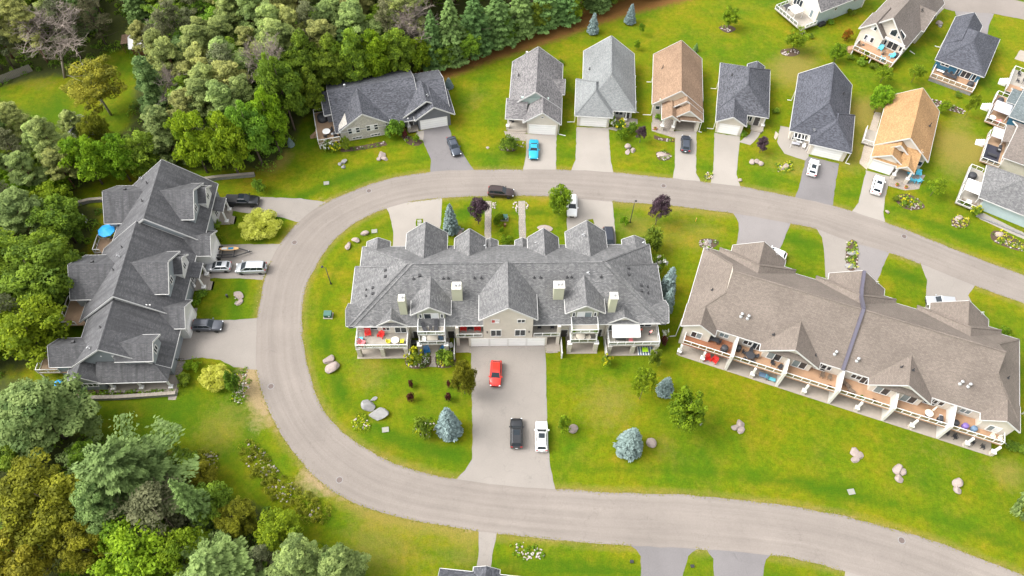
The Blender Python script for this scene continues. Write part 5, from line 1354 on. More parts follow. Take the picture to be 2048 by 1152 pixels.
    hb.gable('roof', -3.5, 3.5, 0, 11, 3.0, 5.4, 'u', 'roof_charcoal', (1, 1), (1, 1)); hb.gwall('wall', -3.5, 3.0, 0.5, 10.5, 0, 3, 5.4, 'u', 'side_beige', rhalf=3.5)
    hb.gable('porch_roof', 6.0, 1.7, 0.6, -3.5, 3.0, 4.2, 'v', 'roof_charcoal', (1, 0), (1, 1))
    # shed in the clearing, white roof patched with brown
    s0 = (-79.30,124.40)
    sh = House('garden_shed', 'small shed with white metal roof beyond the lawn in the upper left wood', 'shed', s0, 12.0)
    sh.gable('roof', 2.0, 2.4, -0.2, 4.0, 2.1, 3.1, 'u', 'white', (1, 1), (0, 0), cap=False); sh.gwall('wall', 2.0, 2.1, 0.1, 3.7, 0, 2.1, 3.1, 'u', 'door_brown', rhalf=2.4)
    sh.slabs('porch_roof', [[(-1.9, 1.2, 2.3), (-0.1, 1.2, 2.4), (-0.1, 4.2, 2.4), (-1.9, 4.2, 2.3)]], 'roof_brown', [], 0.1)
    sh.box('porch_post', -1.8, -1.7, 1.3, 1.4, 0, 2.2, 'door_brown'); sh.door('S', -0.1, 1.8, 0, 0.9, 1.8, 'door_brown')
    for (x, y), a, lab, mm in (((-84.93,101.77), -30, 'blue-grey roof glimpsed between the trees left of the birch', 'roof_blue'), ((-113.07,131.58), 20, 'pale roof glimpsed through the trees at the far left', 'roof_pale'), ((-96.48,138.94), 10, 'white-walled house glimpsed through the trees behind the bare tree', 'roof_pale'), ((-77.60,147.66), -10, 'pale house half hidden by tall pines at the top edge', 'roof_pale'), ((-24.99,137.22), 15, 'grey roof glimpsed deep in the wood behind the bungalow', 'roof_pale')):
        g = House('house', lab, 'house', (x, y), a)
        g.r.scale = (.62, .62, .62)
        g.gable('roof', 3.0, 3.4, -0.4, 7.4, 2.7, 4.6, 'u', mm, (1, 1), (1, 1)); g.gwall('wall', 3.0, 3.0, 0, 7, 0, 2.7, 4.6, 'u', 'side_white', rhalf=3.4); g.window('S', 0.0, 2.0, 1.0, 1.2, 1.1, 2); g.door('S', 0.0, 4.6)
mat('rug_dark', (0.03, 0.03, 0.045), 0.9, noise=0.3, nscale=6)
edge_houses()


# ------------------------------------------------------------------ vehicles
mat('tyre', (0.018, 0.018, 0.018), 0.85)
mat('rim', (0.45, 0.46, 0.47), 0.3, 0.8)
mat('car_glass', (0.016, 0.022, 0.028), 0.03, spec=0.35)
mat('head_lamp', (0.75, 0.78, 0.8), 0.1)
mat('tail_lamp', (0.35, 0.01, 0.01), 0.2)
mat('car_trim', (0.02, 0.02, 0.022), 0.5)
mat('plate', (0.75, 0.77, 0.8), 0.5)
def paint(name, col, metal=0.25):
    return mat(name, col, 0.32, metal, coat=0.6)
paint('paint_black', (0.014, 0.015, 0.018)); paint('paint_white', (0.78, 0.78, 0.77), 0.0); paint('paint_silver', (0.46, 0.47, 0.49), 0.55); paint('paint_silver_dark', (0.40, 0.42, 0.44), 0.55)
paint('paint_grey', (0.075, 0.08, 0.095), 0.4); paint('paint_slate', (0.045, 0.055, 0.075), 0.4); paint('paint_red', (0.62, 0.025, 0.012), 0.1); paint('paint_teal', (0.015, 0.34, 0.50), 0.35); paint('paint_maroon', (0.035, 0.02, 0.018), 0.3); paint('paint_navy', (0.018, 0.022, 0.035), 0.3)

#  L, W, roof z, [(x, half-width, shoulder z)] rear to front in fractions, cabin: rear base, rear roof, front roof, front base (fractions), belt z, wheel r
CARS = {
    'sedan': dict(L=4.7, W=1.82, z=1.45, body=[(-.5, .78, .78), (-.48, .92, .98), (-.40, .98, 1.06), (-.25, 1, 1.0), (.0, 1, .97), (.20, 1, .96), (.34, .98, .90), (.45, .93, .80), (.49, .82, .66), (.5, .72, .55)], cab=(-.40, -.22, .06, .22), belt=.95, wr=.33),
    'suv': dict(L=4.65, W=1.88, z=1.72, body=[(-.5, .84, .9), (-.485, .94, 1.12), (-.42, .98, 1.15), (-.25, 1, 1.12), (.0, 1, 1.1), (.18, 1, 1.09), (.33, .98, 1.04), (.45, .94, .93), (.49, .85, .78), (.5, .76, .6)], cab=(-.485, -.42, .06, .22), belt=1.08, wr=.36),
    'van': dict(L=5.1, W=1.98, z=1.78, body=[(-.5, .86, .9), (-.488, .95, 1.12), (-.42, .99, 1.14), (-.25, 1, 1.12), (.0, 1, 1.1), (.2, 1, 1.08), (.34, .98, 1.02), (.45, .92, .88), (.49, .82, .72), (.5, .72, .55)], cab=(-.49, -.44, .12, .33), belt=1.08, wr=.34),
    'hatch': dict(L=4.25, W=1.8, z=1.5, body=[(-.5, .84, .8), (-.485, .94, 1.0), (-.42, .98, 1.05), (-.25, 1, 1.02), (.0, 1, .99), (.18, 1, .98), (.33, .98, .92), (.44, .93, .82), (.49, .82, .68), (.5, .74, .55)], cab=(-.48, -.37, .04, .23), belt=.97, wr=.33),
    'coupe': dict(L=4.75, W=1.86, z=1.34, body=[(-.5, .84, .8), (-.488, .94, .93), (-.40, .98, .97), (-.25, 1, .95), (.0, 1, .92), (.16, 1, .93), (.33, .98, .89), (.45, .94, .8), (.49, .85, .66), (.5, .76, .52)], cab=(-.33, -.16, .03, .15), belt=.91, wr=.33),
    'pickup': dict(L=5.8, W=2.0, z=1.9, body=[(-.5, .94, 1.1), (-.49, .98, 1.3), (-.4, 1, 1.31), (-.12, 1, 1.31), (.0, 1, 1.28), (.18, 1, 1.27), (.33, .99, 1.22), (.45, .95, 1.1), (.49, .9, .9), (.5, .84, .7)], cab=(-.115, -.09, .13, .25), belt=1.25, wr=.4),
}
CAR_MESH = {}
def car_meshes(kind):
    if kind in CAR_MESH: return CAR_MESH[kind]
    p = CARS[kind]; L, hw = p['L'], p['W'] / 2; out = {}
    mb = MB(); n = 9
    for x, wf, zs in p['body']:
        w = hw * wf; zb = 0.24 if abs(x) < .46 else 0.36
        half = [(0, zb), (w * .88, zb), (w * .985, zb + .12), (w, zb + .28), (w * .985, zs - .16), (w * .93, zs - .05), (w * .78, zs + .0), (w * .4, zs + .03), (0, zs + .035)]
        ring = [(-y, z) for y, z in half] + [(y, z) for y, z in reversed(half[1:-1])]
        mb.v += [(x * L, y, z) for y, z in ring]; nr = len(ring)
    for i in range(len(p['body']) - 1):
        for j in range(nr): mb.f.append((i * nr + j, i * nr + (j + 1) % nr, (i + 1) * nr + (j + 1) % nr, (i + 1) * nr + j))
    mb.f.append(tuple(range(nr))); k = (len(p['body']) - 1) * nr; mb.f.append(tuple(k + j for j in reversed(range(nr))))
    out['body'] = mb
    r0, r1, f1, f0 = [c * L for c in p['cab']]; b, z = p['belt'], p['z']; wb, wt = hw * .93, hw * .70
    cab = MB(); zc = b - .06
    ring = [(r0, -wb * .94, zc), (r0, wb * .94, zc), (f0, wb * .93, zc), (f0, -wb * .93, zc)]
    top = [(r1, -wt, z - .07), (r1, wt, z - .07), (f1, wt, z - .07), (f1, -wt, z - .07)]
    tt = [(r1 + .10, -wt * .8, z), (r1 + .10, wt * .8, z), (f1 - .14, wt * .8, z), (f1 - .14, -wt * .8, z)]
    cab.add(ring + top + tt, [(0, 1, 5, 4), (1, 2, 6, 5), (2, 3, 7, 6), (3, 0, 4, 7), (4, 5, 9, 8), (5, 6, 10, 9), (6, 7, 11, 10), (7, 4, 8, 11), (8, 9, 10, 11)])
    out['cabin'] = cab
    def quad(a, b_, c, d, s0, s1, t0, t1, off=.012, th=.02):
        a, b_, c, d = map(Vector, (a, b_, c, d))   # a-b bottom, d-c top
        def P(s, t): return (a * (1 - s) + b_ * s) * (1 - t) + (d * (1 - s) + c * s) * t
        nn = -(b_ - a).cross(d - a).normalized()
        q = [P(s0, t0), P(s1, t0), P(s1, t1), P(s0, t1)]
        m = MB(); m.add([v + nn * off for v in q] + [v - nn * (th - off) for v in q], [(0, 1, 2, 3), (7, 6, 5, 4), (0, 4, 5, 1), (1, 5, 6, 2), (2, 6, 7, 3), (3, 7, 4, 0)]); return m
    out['windshield'] = quad(ring[2], ring[3], top[3], top[2], .06, .94, .12, .97)
    out['rear_window'] = quad(ring[0], ring[1], top[1], top[0], .10, .90, .25, .92)
    sl = (ring[3], ring[0], top[0], top[3])[::-1]
    out['side'] = []
    for A, B_, C_, D_ in ((ring[3], ring[0], top[0], top[3]), (ring[1], ring[2], top[2], top[1])):
        cuts = ((.07, .35), (.38, .66), (.69, .93)) if kind in ('suv', 'van') else ((.08, .5), (.54, .92))
        if kind == 'coupe': cuts = ((.1, .62), (.66, .9))
        for s0, s1 in cuts:
            a, b2 = s0, s1
            if A[0] < B_[0]: a, b2 = 1 - s1, 1 - s0
            out['side'].append(quad(B_, A, D_, C_, a, b2, .2, .94) if False else quad(A, B_, C_, D_, a, b2, .2, .94))
    wr = p['wr']
    out['tyre'] = MB().lathe([(wr * .62, -.11), (wr * .93, -.11), (wr, -.06), (wr, .06), (wr * .93, .11), (wr * .62, .11)], 18)
    rim = MB().lathe([(wr * .63, -.05), (wr * .63, .095), (wr * .5, .1), (wr * .1, .07)], 14)
    out['rim'] = rim
    CAR_MESH[kind] = out
    return out
SHARED = {}
def car(kind, col, label, front, rear, sunroof=False, rack=False, tonneau=False, cat='car', name=None, group=None):
    (fx, fy), (rx, ry) = front, rear
    ang = math.degrees(math.atan2(fy - ry, fx - rx)); p = CARS[kind]; g = car_meshes(kind); L, hw = p['L'], p['W'] / 2
    t = thing(name or {'pickup': 'pickup_truck', 'van': 'minivan'}.get(kind, 'parked_car'), label, cat, (fx + rx) / 2, (fy + ry) / 2, 0.02, ang, group)
    def sh(key, mb, m, smooth=False):
        if key not in SHARED: SHARED[key] = mb.mesh(key.split('|')[-1], M[m], smooth)
        return SHARED[key]
    body = obj('body', sh(kind + col + '|body', g['body'], col, True), t)
    cabn = obj('cabin', sh(kind + col + '|cabin', g['cabin'], col), t)
    obj('windshield', sh(kind + '|windshield', g['windshield'], 'car_glass'), t); obj('rear_window', sh(kind + '|rear_window', g['rear_window'], 'car_glass'), t)
    for i, q in enumerate(g['side']): obj('side_window', sh(kind + str(i) + '|side_window', q, 'car_glass'), t)
    for x in (-.31, .31):
        for s in (-1, 1):
            w = obj('wheel', sh(kind + '|tyre', g['tyre'], 'tyre', True), t, (x * L, s * (hw - .1), p['wr']), (R(-90 * s), 0, 0))
            obj('rim', sh(kind + '|rim', g['rim'], 'rim', True), w)
    for s in (-1, 1):
        obj('headlight', sh('hl', MB().box(-.09, .09, -.2, .2, -.07, .07), 'head_lamp'), t, (L * .468, s * hw * .66, .70 * p['z'] / 1.6), (0, R(20), R(-s * 14)))
        obj('taillight', sh('tl', MB().box(-.06, .06, -.16, .16, -.11, .11), 'tail_lamp'), t, (-L * .488, s * hw * .72, .92 * p['z'] / 1.6))
        obj('mirror', sh(col + '|mirror', MB().box(-.09, .09, -.1, .1, -.07, .08), col), t, (p['cab'][3] * L - .25, s * (hw + .06), p['belt'] + .08))
    obj('license_plate', sh('lp', MB().box(-.02, .02, -.16, .16, -.08, .08), 'plate'), t, (-L * .5 - .012, 0, .62))
    obj('grille', sh('gr', MB().box(-.03, .03, -.36, .36, -.12, .12), 'car_trim'), t, (L * .5 - .01, 0, .5))
    r1, f1 = p['cab'][1] * L, p['cab'][2] * L
    if sunroof:
        MB().box(r1 + .45 if sunroof == 2 else f1 - 1.0, f1 - .2, -hw * .48, hw * .48, p['z'] - .03, p['z'] + .012).build('sunroof', M['car_glass'], t)
    if rack:
        for s in (-1, 1): MB().bar((r1 + .25, s * hw * .58, p['z'] + .05), (f1 - .3, s * hw * .58, p['z'] + .05), .05, .05).build('roof_rail', M['car_trim' if rack == 1 else 'rim'], t)
    if tonneau: MB().box(-L * .485, p['cab'][0] * L - .05, -hw * .86, hw * .86, 1.33, 1.37).build('bed_cover', M['car_trim'], t)
    return t
car('sedan', 'paint_slate', 'dark grey-blue sedan on the dark drive of the bungalow', (-10.74,97.92), (-12.34,102.53))
car('coupe', 'paint_teal', 'bright teal coupe on the drive of the mottled grey house', (3.46,97.22), (3.54,102.50))
car('hatch', 'paint_slate', 'dark blue hatchback outside the open garage of the brown-roofed house', (32.65,104.34), (32.11,100.27))
car('hatch', 'paint_white', 'white car with dark glass roof before the blue-black roofed house', (56.26,98.97), (54.67,94.80), sunroof=2)
car('suv', 'paint_white', 'white car with sunroof on the drive of the orange-roofed house', (67.65,95.44), (65.26,90.29), sunroof=True)
car('suv', 'paint_maroon', 'near-black car stopped on the road behind the grey condominium', (-0.21,88.93), (-4.54,89.28), rack=1)
car('suv', 'paint_white', 'white car nose-down beside the leafy green tree behind the grey condominium', (10.29,83.82), (10.42,88.66))
car('van', 'paint_navy', 'dark van partly hidden by the rear roof of the grey condominium', (16.53,76.76), (16.49,80.76))
car('hatch', 'paint_red', 'red car on the wide drive below the white garage doors', (-2.24,50.49), (-2.14,54.77))
car('suv', 'paint_black', 'black car beside the white one at the foot of the wide drive', (1.10,45.34), (1.18,40.68), sunroof=True, rack=1)
car('suv', 'paint_white', 'white car beside the black one at the foot of the wide drive', (4.80,45.04), (4.79,40.16), sunroof=True, rack=1)
car('pickup', 'paint_black', 'black pickup truck with covered bed at the top of the townhouse row', (-45.11,85.77), (-51.32,85.70), tonneau=True, cat='pickup truck', sunroof=True)
car('hatch', 'paint_silver', 'silver car with sunroof nosed up to the townhouse porch beside the trailer', (-51.51,71.21), (-46.83,71.54), sunroof=True)
car('van', 'paint_silver_dark', 'silver minivan parked behind the silver car beside the trailer', (-46.24,71.15), (-41.02,71.40), rack=2, cat='minivan')
car('suv', 'paint_grey', 'dark grey car on the wide pale drive of the townhouse row', (-45.66,60.01), (-50.57,59.97), rack=1)
car('hatch', 'paint_white', 'white car peeping out behind the left end of the brown condominium roof', (43.67,77.31), (45.64,76.31))
car('suv', 'paint_silver', 'silver car peeping out behind the right rear wing of the brown condominium', (68.94,67.71), (71.97,67.40))

def trailer():
    t = thing('boat_trailer', 'black tubular trailer beside the silver car at the townhouses', 'trailer', *(-48.79,74.47), 0, 4)
    def rail(*segs):
        mb = MB()
        for a, b in segs: mb.bar(a, b, .15, .12)
        return mb
    rail(((-2.4, -1.0, .55), (1.6, -1.0, .55)), ((-2.4, 1.0, .55), (1.6, 1.0, .55)), ((-2.4, -1.0, .55), (-2.4, 1.0, .55)), ((-.4, -1.0, .55), (-.4, 1.0, .55)), ((1.6, -1.0, .55), (4.2, 0, .55)), ((1.6, 1.0, .55), (4.2, 0, .55)), ((1.6, -1, .55), (1.6, 1, .55))).build('frame', M['black_metal'], t)
    for s in (-1, 1):
        MB().box(-2.2, 1.4, s * .62 - .13, s * .62 + .13, .62, .72).build('bunk', M['car_trim'], t)
        w = obj('wheel', MB().lathe([(.18, -.1), (.3, -.1), (.32, 0), (.3, .1), (.18, .1)], 16).mesh('wheel', M['tyre'], True), t, (-.9, s * 1.15, .32), (R(90), 0, 0)); obj('rim', MB().lathe([(.19, -.07), (.19, .07), (.05, .05)], 12).mesh('rim', M['rim']), w)
        MB().bar((-1.35, s * 1.15, .68), (-.45, s * 1.15, .68), .28, .05).build('fender', M['black_metal'], t)
    MB().tube([(4.2, 0, .55), (4.55, 0, .55)], .06).build('coupling', M['black_metal'], t); MB().tube([(4.0, 0, .02), (4.0, 0, .8)], .05).build('jack', M['galvanised'], t)
    b = MB(); pts = 16
    prof = [(i / (pts - 1)) for i in range(pts)]
    for z, k in ((.78, .8), (.84, 1), (.9, .85)):
        for sgn in (1, -1):
            for s in (prof if sgn == 1 else prof[::-1]):
                b.v.append(((s - .5) * 3.3 - 0.1 + .8, sgn * .40 * k * (max(0, 1 - abs(2 * s - 1) ** 2.6)) ** .6 + .55, z))
    m = 2 * pts
    for i in range(2):
        for j in range(m): b.f.append((i * m + j, i * m + (j + 1) % m, (i + 1) * m + (j + 1) % m, (i + 1) * m + j))
    b.f.append(tuple(range(m))); b.f.append(tuple(2 * m + j for j in range(m)))
    pb = thing('paddle_board', 'orange-edged paddle board lying on the black trailer', 'paddle board', *(-48.79,74.47), 0.0, 4)
    mat('board_orange', (.62, .38, .16), .4); mat('board_blue', (.02, .2, .36), .5); mat('board_pale', (.72, .74, .74), .5)
    b.build('board', M['board_orange'], pb)
    MB().box(.55, 1.45, .32, .78, .885, .905).build('deck_pad', M['board_blue'], pb); MB().box(-.55, .35, .34, .76, .885, .902).build('logo_patch', M['board_pale'], pb)
trailer()


# ------------------------------------------------------------------ trees, shrubs and flowers
def leaf_material(name, dark, light, hue=0.02, val=0.22, trans=0.45):
    m = bpy.data.materials.new(name); m.use_nodes = True
    nt, N, L, b = nodes(m)
    b.inputs['Roughness'].default_value = 0.75; b.inputs['Specular IOR Level'].default_value = 0.2
    a = N.new('ShaderNodeAttribute'); a.attribute_name = 'tint'
    c = mixc(N, L, a.outputs['Fac'], dark, light)
    oi = N.new('ShaderNodeObjectInfo')
    hs = N.new('ShaderNodeHueSaturation')
    mh = N.new('ShaderNodeMapRange'); mh.inputs[3].default_value = 0.5 - hue; mh.inputs[4].default_value = 0.5 + hue; L.new(oi.outputs['Random'], mh.inputs[0])
    ml = N.new('ShaderNodeMath'); ml.operation = 'MULTIPLY'; ml.inputs[1].default_value = 7.13; L.new(oi.outputs['Random'], ml.inputs[0])
    fr = N.new('ShaderNodeMath'); fr.operation = 'FRACT'; L.new(ml.outputs[0], fr.inputs[0])
    mv = N.new('ShaderNodeMapRange'); mv.inputs[3].default_value = 1 - val; mv.inputs[4].default_value = 1 + val; L.new(fr.outputs[0], mv.inputs[0])
    L.new(mh.outputs[0], hs.inputs['Hue']); L.new(mv.outputs[0], hs.inputs['Value']); L.new(c, hs.inputs['Color'])
    L.new(hs.outputs[0], b.inputs['Base Color'])
    if trans:
        tr = N.new('ShaderNodeBsdfTranslucent'); L.new(hs.outputs[0], tr.inputs[0])
        mx = N.new('ShaderNodeMixShader'); mx.inputs[0].default_value = trans
        L.new(b.outputs[0], mx.inputs[1]); L.new(tr.outputs[0], mx.inputs[2]); L.new(mx.outputs[0], N['Material Output'].inputs['Surface'])
    M[name] = m
leaf_material('leaf_green', (0.086, 0.155, 0.018), (0.265, 0.391, 0.034))
leaf_material('leaf_bright', (0.097, 0.178, 0.009), (0.259, 0.378, 0.017))
leaf_material('leaf_olive', (0.117, 0.127, 0.016), (0.371, 0.343, 0.035))
leaf_material('leaf_gold', (.110, .118, .010), (.30, .30, .022))
leaf_material('leaf_pine', (0.143, 0.182, 0.055), (0.440, 0.495, 0.154), .03, .22)
leaf_material('leaf_bluepine', (0.089, 0.158, 0.042), (0.294, 0.404, 0.131), .025, .15)
leaf_material('leaf_fir', (0.075, 0.138, 0.040), (0.230, 0.368, 0.109))
leaf_material('leaf_spruce', (0.089, 0.131, 0.122), (0.234, 0.309, 0.295), .015, .1, .1)
leaf_material('leaf_purple', (0.026, 0.014, 0.020), (0.094, 0.058, 0.072), .01, .1, .1)
leaf_material('leaf_lime', (.40, .41, .045), (.60, .60, .12), .01, .1)
leaf_material('leaf_scrub', (.09, .10, .045), (.24, .25, .125), .03, .25)
leaf_material('leaf_red', (0.040, 0.010, 0.008), (0.100, 0.026, 0.018), .02, .15, .1)
leaf_material('leaf_orange', (0.100, 0.090, 0.010), (0.420, 0.140, 0.015), .02, .15)
leaf_material('petal_white', (0.500, 0.520, 0.400), (0.620, 0.620, 0.620), .01, .05, .2)
leaf_material('petal_yellow', (0.350, 0.300, 0.010), (0.620, 0.600, 0.030), .01, .05, .2)
mat('bark', (.085, .062, .045), .9, noise=.35, nscale=6, bump=.5)
mat('bark_pale', (.30, .27, .22), .85, noise=.3, nscale=6)
mat('dead_wood', (.25, .205, .175), .9, noise=.2, nscale=3)
mat('bark_red', (.17, .085, .045), .9, noise=.3, nscale=5)

def fast_mesh(name, V, Q, tint, m):
    me = bpy.data.meshes.new(name)
    me.vertices.add(len(V)); me.vertices.foreach_set('co', V.astype(np.float32).ravel())
    me.loops.add(Q.size); me.loops.foreach_set('vertex_index', Q.ravel().astype(np.int32))
    me.polygons.add(len(Q)); me.polygons.foreach_set('loop_start', np.arange(0, Q.size, Q.shape[1]).astype(np.int32))
    me.update(calc_edges=True)
    at = me.attributes.new('tint', 'FLOAT', 'POINT'); at.data.foreach_set('value', tint.astype(np.float32))
    me.materials.append(m)
    return me

def leaf_quads(P, Nrm, size, tint, g, aspect=1.6, spread=0.6, along=None):
    """a bent leaf-spray quad at each point, facing roughly along Nrm"""
    n = len(P)
    nn = Nrm + g.normal(0, spread, (n, 3)); nn /= np.linalg.norm(nn, axis=1)[:, None] + 1e-9
    a = g.normal(0, 1, (n, 3)) if along is None else along + g.normal(0, .25, (n, 3))
    a -= nn * (a * nn).sum(1)[:, None]; a /= np.linalg.norm(a, axis=1)[:, None] + 1e-9
    b = np.cross(nn, a)
    s = (size * g.uniform(.6, 1.35, n))[:, None]
    hl, hwid = s * aspect / 2, s / 2
    V = np.stack([P - a * hl, P + b * hwid, P + a * hl, P - b * hwid], 1).reshape(-1, 3)
    Q = np.arange(4 * n).reshape(n, 4)
    return V, Q, np.repeat(np.clip(tint + g.normal(0, .12, n), 0, 1), 4)

def sph(n, g):
    v = g.normal(0, 1, (n, 3)); return v / np.linalg.norm(v, axis=1)[:, None]

def frond(clumps, g, k=5):
    """break every clump into smaller tufts around it, so that outlines are ragged"""
    out = []
    for (x, y, z, rx, rz) in clumps:
        out.append((x, y, z, rx * .66, rz * .66))
        for i in range(k):
            d = sph(1, g)[0]; d[2] = abs(d[2]) * .9 - .2; q = g.uniform(.6, .98)
            out.append((x + d[0] * rx * q, y + d[1] * rx * q, z + d[2] * rz * q, rx * g.uniform(.3, .5), rz * g.uniform(.3, .5)))
    return out

def crown_clumps(name, seed, m, clumps, size, dens, up=.35, spread=.55, fill=.18):
    """clumps: (x, y, z, rx, rz); leaves on and a little inside each clump's shell"""
    g = np.random.default_rng(seed); Vs, Qs, Ts = [], [], []; k = 0
    if size > .13:
        clumps = frond(clumps, g); size *= .66; dens *= 1.75
    for (x, y, z, rx, rz) in clumps:
        n = max(12, int(dens * (rx * rx * 2 + rx * rz * 2)))
        d = sph(n, g); r = 1 - fill * g.random(n) ** 1.2 + g.normal(0, .07, n)
        low = d[:, 2] < -.55
        d = d[~low]; r = r[~low]
        P = np.c_[d[:, 0] * rx * r, d[:, 1] * rx * r, d[:, 2] * rz * r] + (x, y, z)
        nn = d + (0, 0, up)
        V, Q, T = leaf_quads(P, nn, size, np.full(len(P), g.random()), g, spread=spread)
        Vs.append(V); Qs.append(Q + k); Ts.append(T); k += len(V)
    return fast_mesh(name, np.concatenate(Vs), np.concatenate(Qs), np.concatenate(Ts), M[m])

def trunk_mesh(name, seed, h, r, m, limbs=6, reach=.35, lean=.03, limb0=.35, limb1=.85, up=.5):
    g = random.Random(seed); mb = MB()
    pts = [(lean * h * math.sin(2.0 * t) * t, lean * h * .6 * math.sin(3 * t + 1) * t, h * t - .3 * (t == 0)) for t in [i / 6 for i in range(7)]]
    mb.tube(pts, [r * (1 - .82 * i / 6) for i in range(7)], 7)
    for i in range(limbs):
        t = limb0 + (limb1 - limb0) * (i + g.random() * .6) / limbs; k = min(5, int(t * 6)); f = t * 6 - k
        p = Vector(pts[k]) * (1 - f) + Vector(pts[k + 1]) * f; a = i * 2.4 + g.random(); L = reach * h * (1.1 - .6 * t) * g.uniform(.7, 1.1)
        q = p + Vector((math.cos(a) * L * .55, math.sin(a) * L * .55, L * up * .35)); e = p + Vector((math.cos(a) * L, math.sin(a) * L, L * up))
        rr = r * (1 - .8 * t) * .55
        mb.tube([p, q, e], [rr, rr * .6, rr * .22], 5)
    return mb.mesh(name, M[m], True)

def clumps_round(seed, n, h0, h1, rad, crx, crz, top=1.0):
    """clump centres over an egg-shaped crown between heights h0 and h1"""
    g = np.random.default_rng(seed); out = []; cz, hz = (h0 + h1) / 2, (h1 - h0) / 2
    i = 0
    while len(out) < n:
        d = sph(1, g)[0]; i += 1
        if d[2] < -.75: continue
        k = g.uniform(.62, 1.0) if len(out) > n * .15 else g.uniform(.1, .5)
        zz = d[2]; w = (1 - .25 * max(0, zz) ** 2) if top < 1 else 1
        out.append((d[0] * (rad - crx * .7) * k * w, d[1] * (rad - crx * .7) * k * w, cz + zz * (hz - crz * .7) * k, crx * g.uniform(.65, 1.25), crz * g.uniform(.65, 1.2)))
    return out

def crown_spruce(name, seed, m, h, r, tiers, size, per, base=.04, droop=.25, ragged=.12, pw=.72):
    """whorls of drooping boughs, each a fan of needle sprays"""
    g = np.random.default_rng(seed); Vs, Qs, Ts = [], [], []; k = 0
    for i in range(tiers):
        t = base + (1 - base) * (i + .5) / tiers; z = h * t; R_ = r * (1 - t) ** pw * (1 + ragged * g.normal()) + .05
        nb = max(5, int(5 + 11 * (1 - t))); a0 = g.random() * 6.28
        for j in range(nb):
            a = a0 + j * 6.283 / nb + g.normal(0, .12); L = R_ * g.uniform(.82, 1.1)
            n = max(4, int(per * L / r * 1.3))
            s = np.sqrt(g.random(n)) * L
            wdt = .10 * L + .28 * L / nb * 5 * (1 - s / (L + 1e-6)) * .5 + size * .3
            off = g.normal(0, 1, n) * wdt * .6
            dx, dy = math.cos(a), math.sin(a)
            P = np.c_[dx * s - dy * off, dy * s + dx * off, z - droop * s ** 1.3 / max(r, .1) ** .3 + .18 * L * (s / L) ** 3 + g.normal(0, .03 * h / tiers * 3, n)]
            al = np.tile([dx, dy, -droop * .6], (n, 1)); nn = np.tile([dx * .35, dy * .35, 1.0], (n, 1))
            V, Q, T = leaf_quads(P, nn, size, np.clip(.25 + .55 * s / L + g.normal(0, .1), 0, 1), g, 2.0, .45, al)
            Vs.append(V); Qs.append(Q + k); Ts.append(T); k += len(V)
    n = 24; P = np.c_[g.normal(0, .05, n), g.normal(0, .05, n), g.uniform(.93, 1.0, n) * h]
    V, Q, T = leaf_quads(P, sph(n, g), size * .7, np.full(n, .7), g, 2.2, .4, np.tile([0, 0, 1.0], (n, 1))); Vs.append(V); Qs.append(Q + k); Ts.append(T)
    return fast_mesh(name, np.concatenate(Vs), np.concatenate(Qs), np.concatenate(Ts), M[m])

def pine_clumps(seed, n, h, rad, z0=.5):
    g = np.random.default_rng(seed); out = []
    for i in range(n):
        t = z0 + (1 - z0) * (i + g.random()) / n; k = (1 - ((t - z0) / (1 - z0)) ** 1.6) * .9 + .1
        a = i * 2.39 + g.normal(0, .4); d = rad * k * g.uniform(.35, 1.0)
        crx = rad * g.uniform(.26, .44); out.append((math.cos(a) * d, math.sin(a) * d, h * t * .97, crx, crx * g.uniform(.42, .62)))
    out.append((0, 0, h * .96, rad * .34, rad * .26))
    return out

def dead_mesh(name, seed, h, rad):
    g = random.Random(seed); mb = MB()
    def branch(p, d, L, r, lev):
        pts = [p]; rr = [r]
        for i in range(3):
            d = (d + Vector((g.gauss(0, .16), g.gauss(0, .16), g.gauss(.03, .10)))).normalized(); pts.append(pts[-1] + d * L / 3); rr.append(r * (1 - .25 * (i + 1)))
        mb.tube(pts, rr, 5 if lev < 2 else 3, lev < 2)
        if lev < 3:
            for i in range((20, 10, 9)[lev]):
                t = .3 + .7 * (i + g.random() * .5) / (20, 10, 9)[lev]; k = min(2, int(t * 3)); q = pts[k].lerp(pts[k + 1], t * 3 - k)
                a = g.random() * 6.28; side = Vector((math.cos(a), math.sin(a), g.uniform(-.1, .7))).normalized()
                branch(q, (d * .3 + side * .9).normalized(), L * g.uniform(.38, .6) * (1.1 - .3 * t), r * .5, lev + 1)
    branch(Vector((0, 0, -.2)), Vector((0, 0, 1)), h * .95, rad * .035 + .06, 0)
    return mb.mesh(name, M['dead_wood'], True, False)

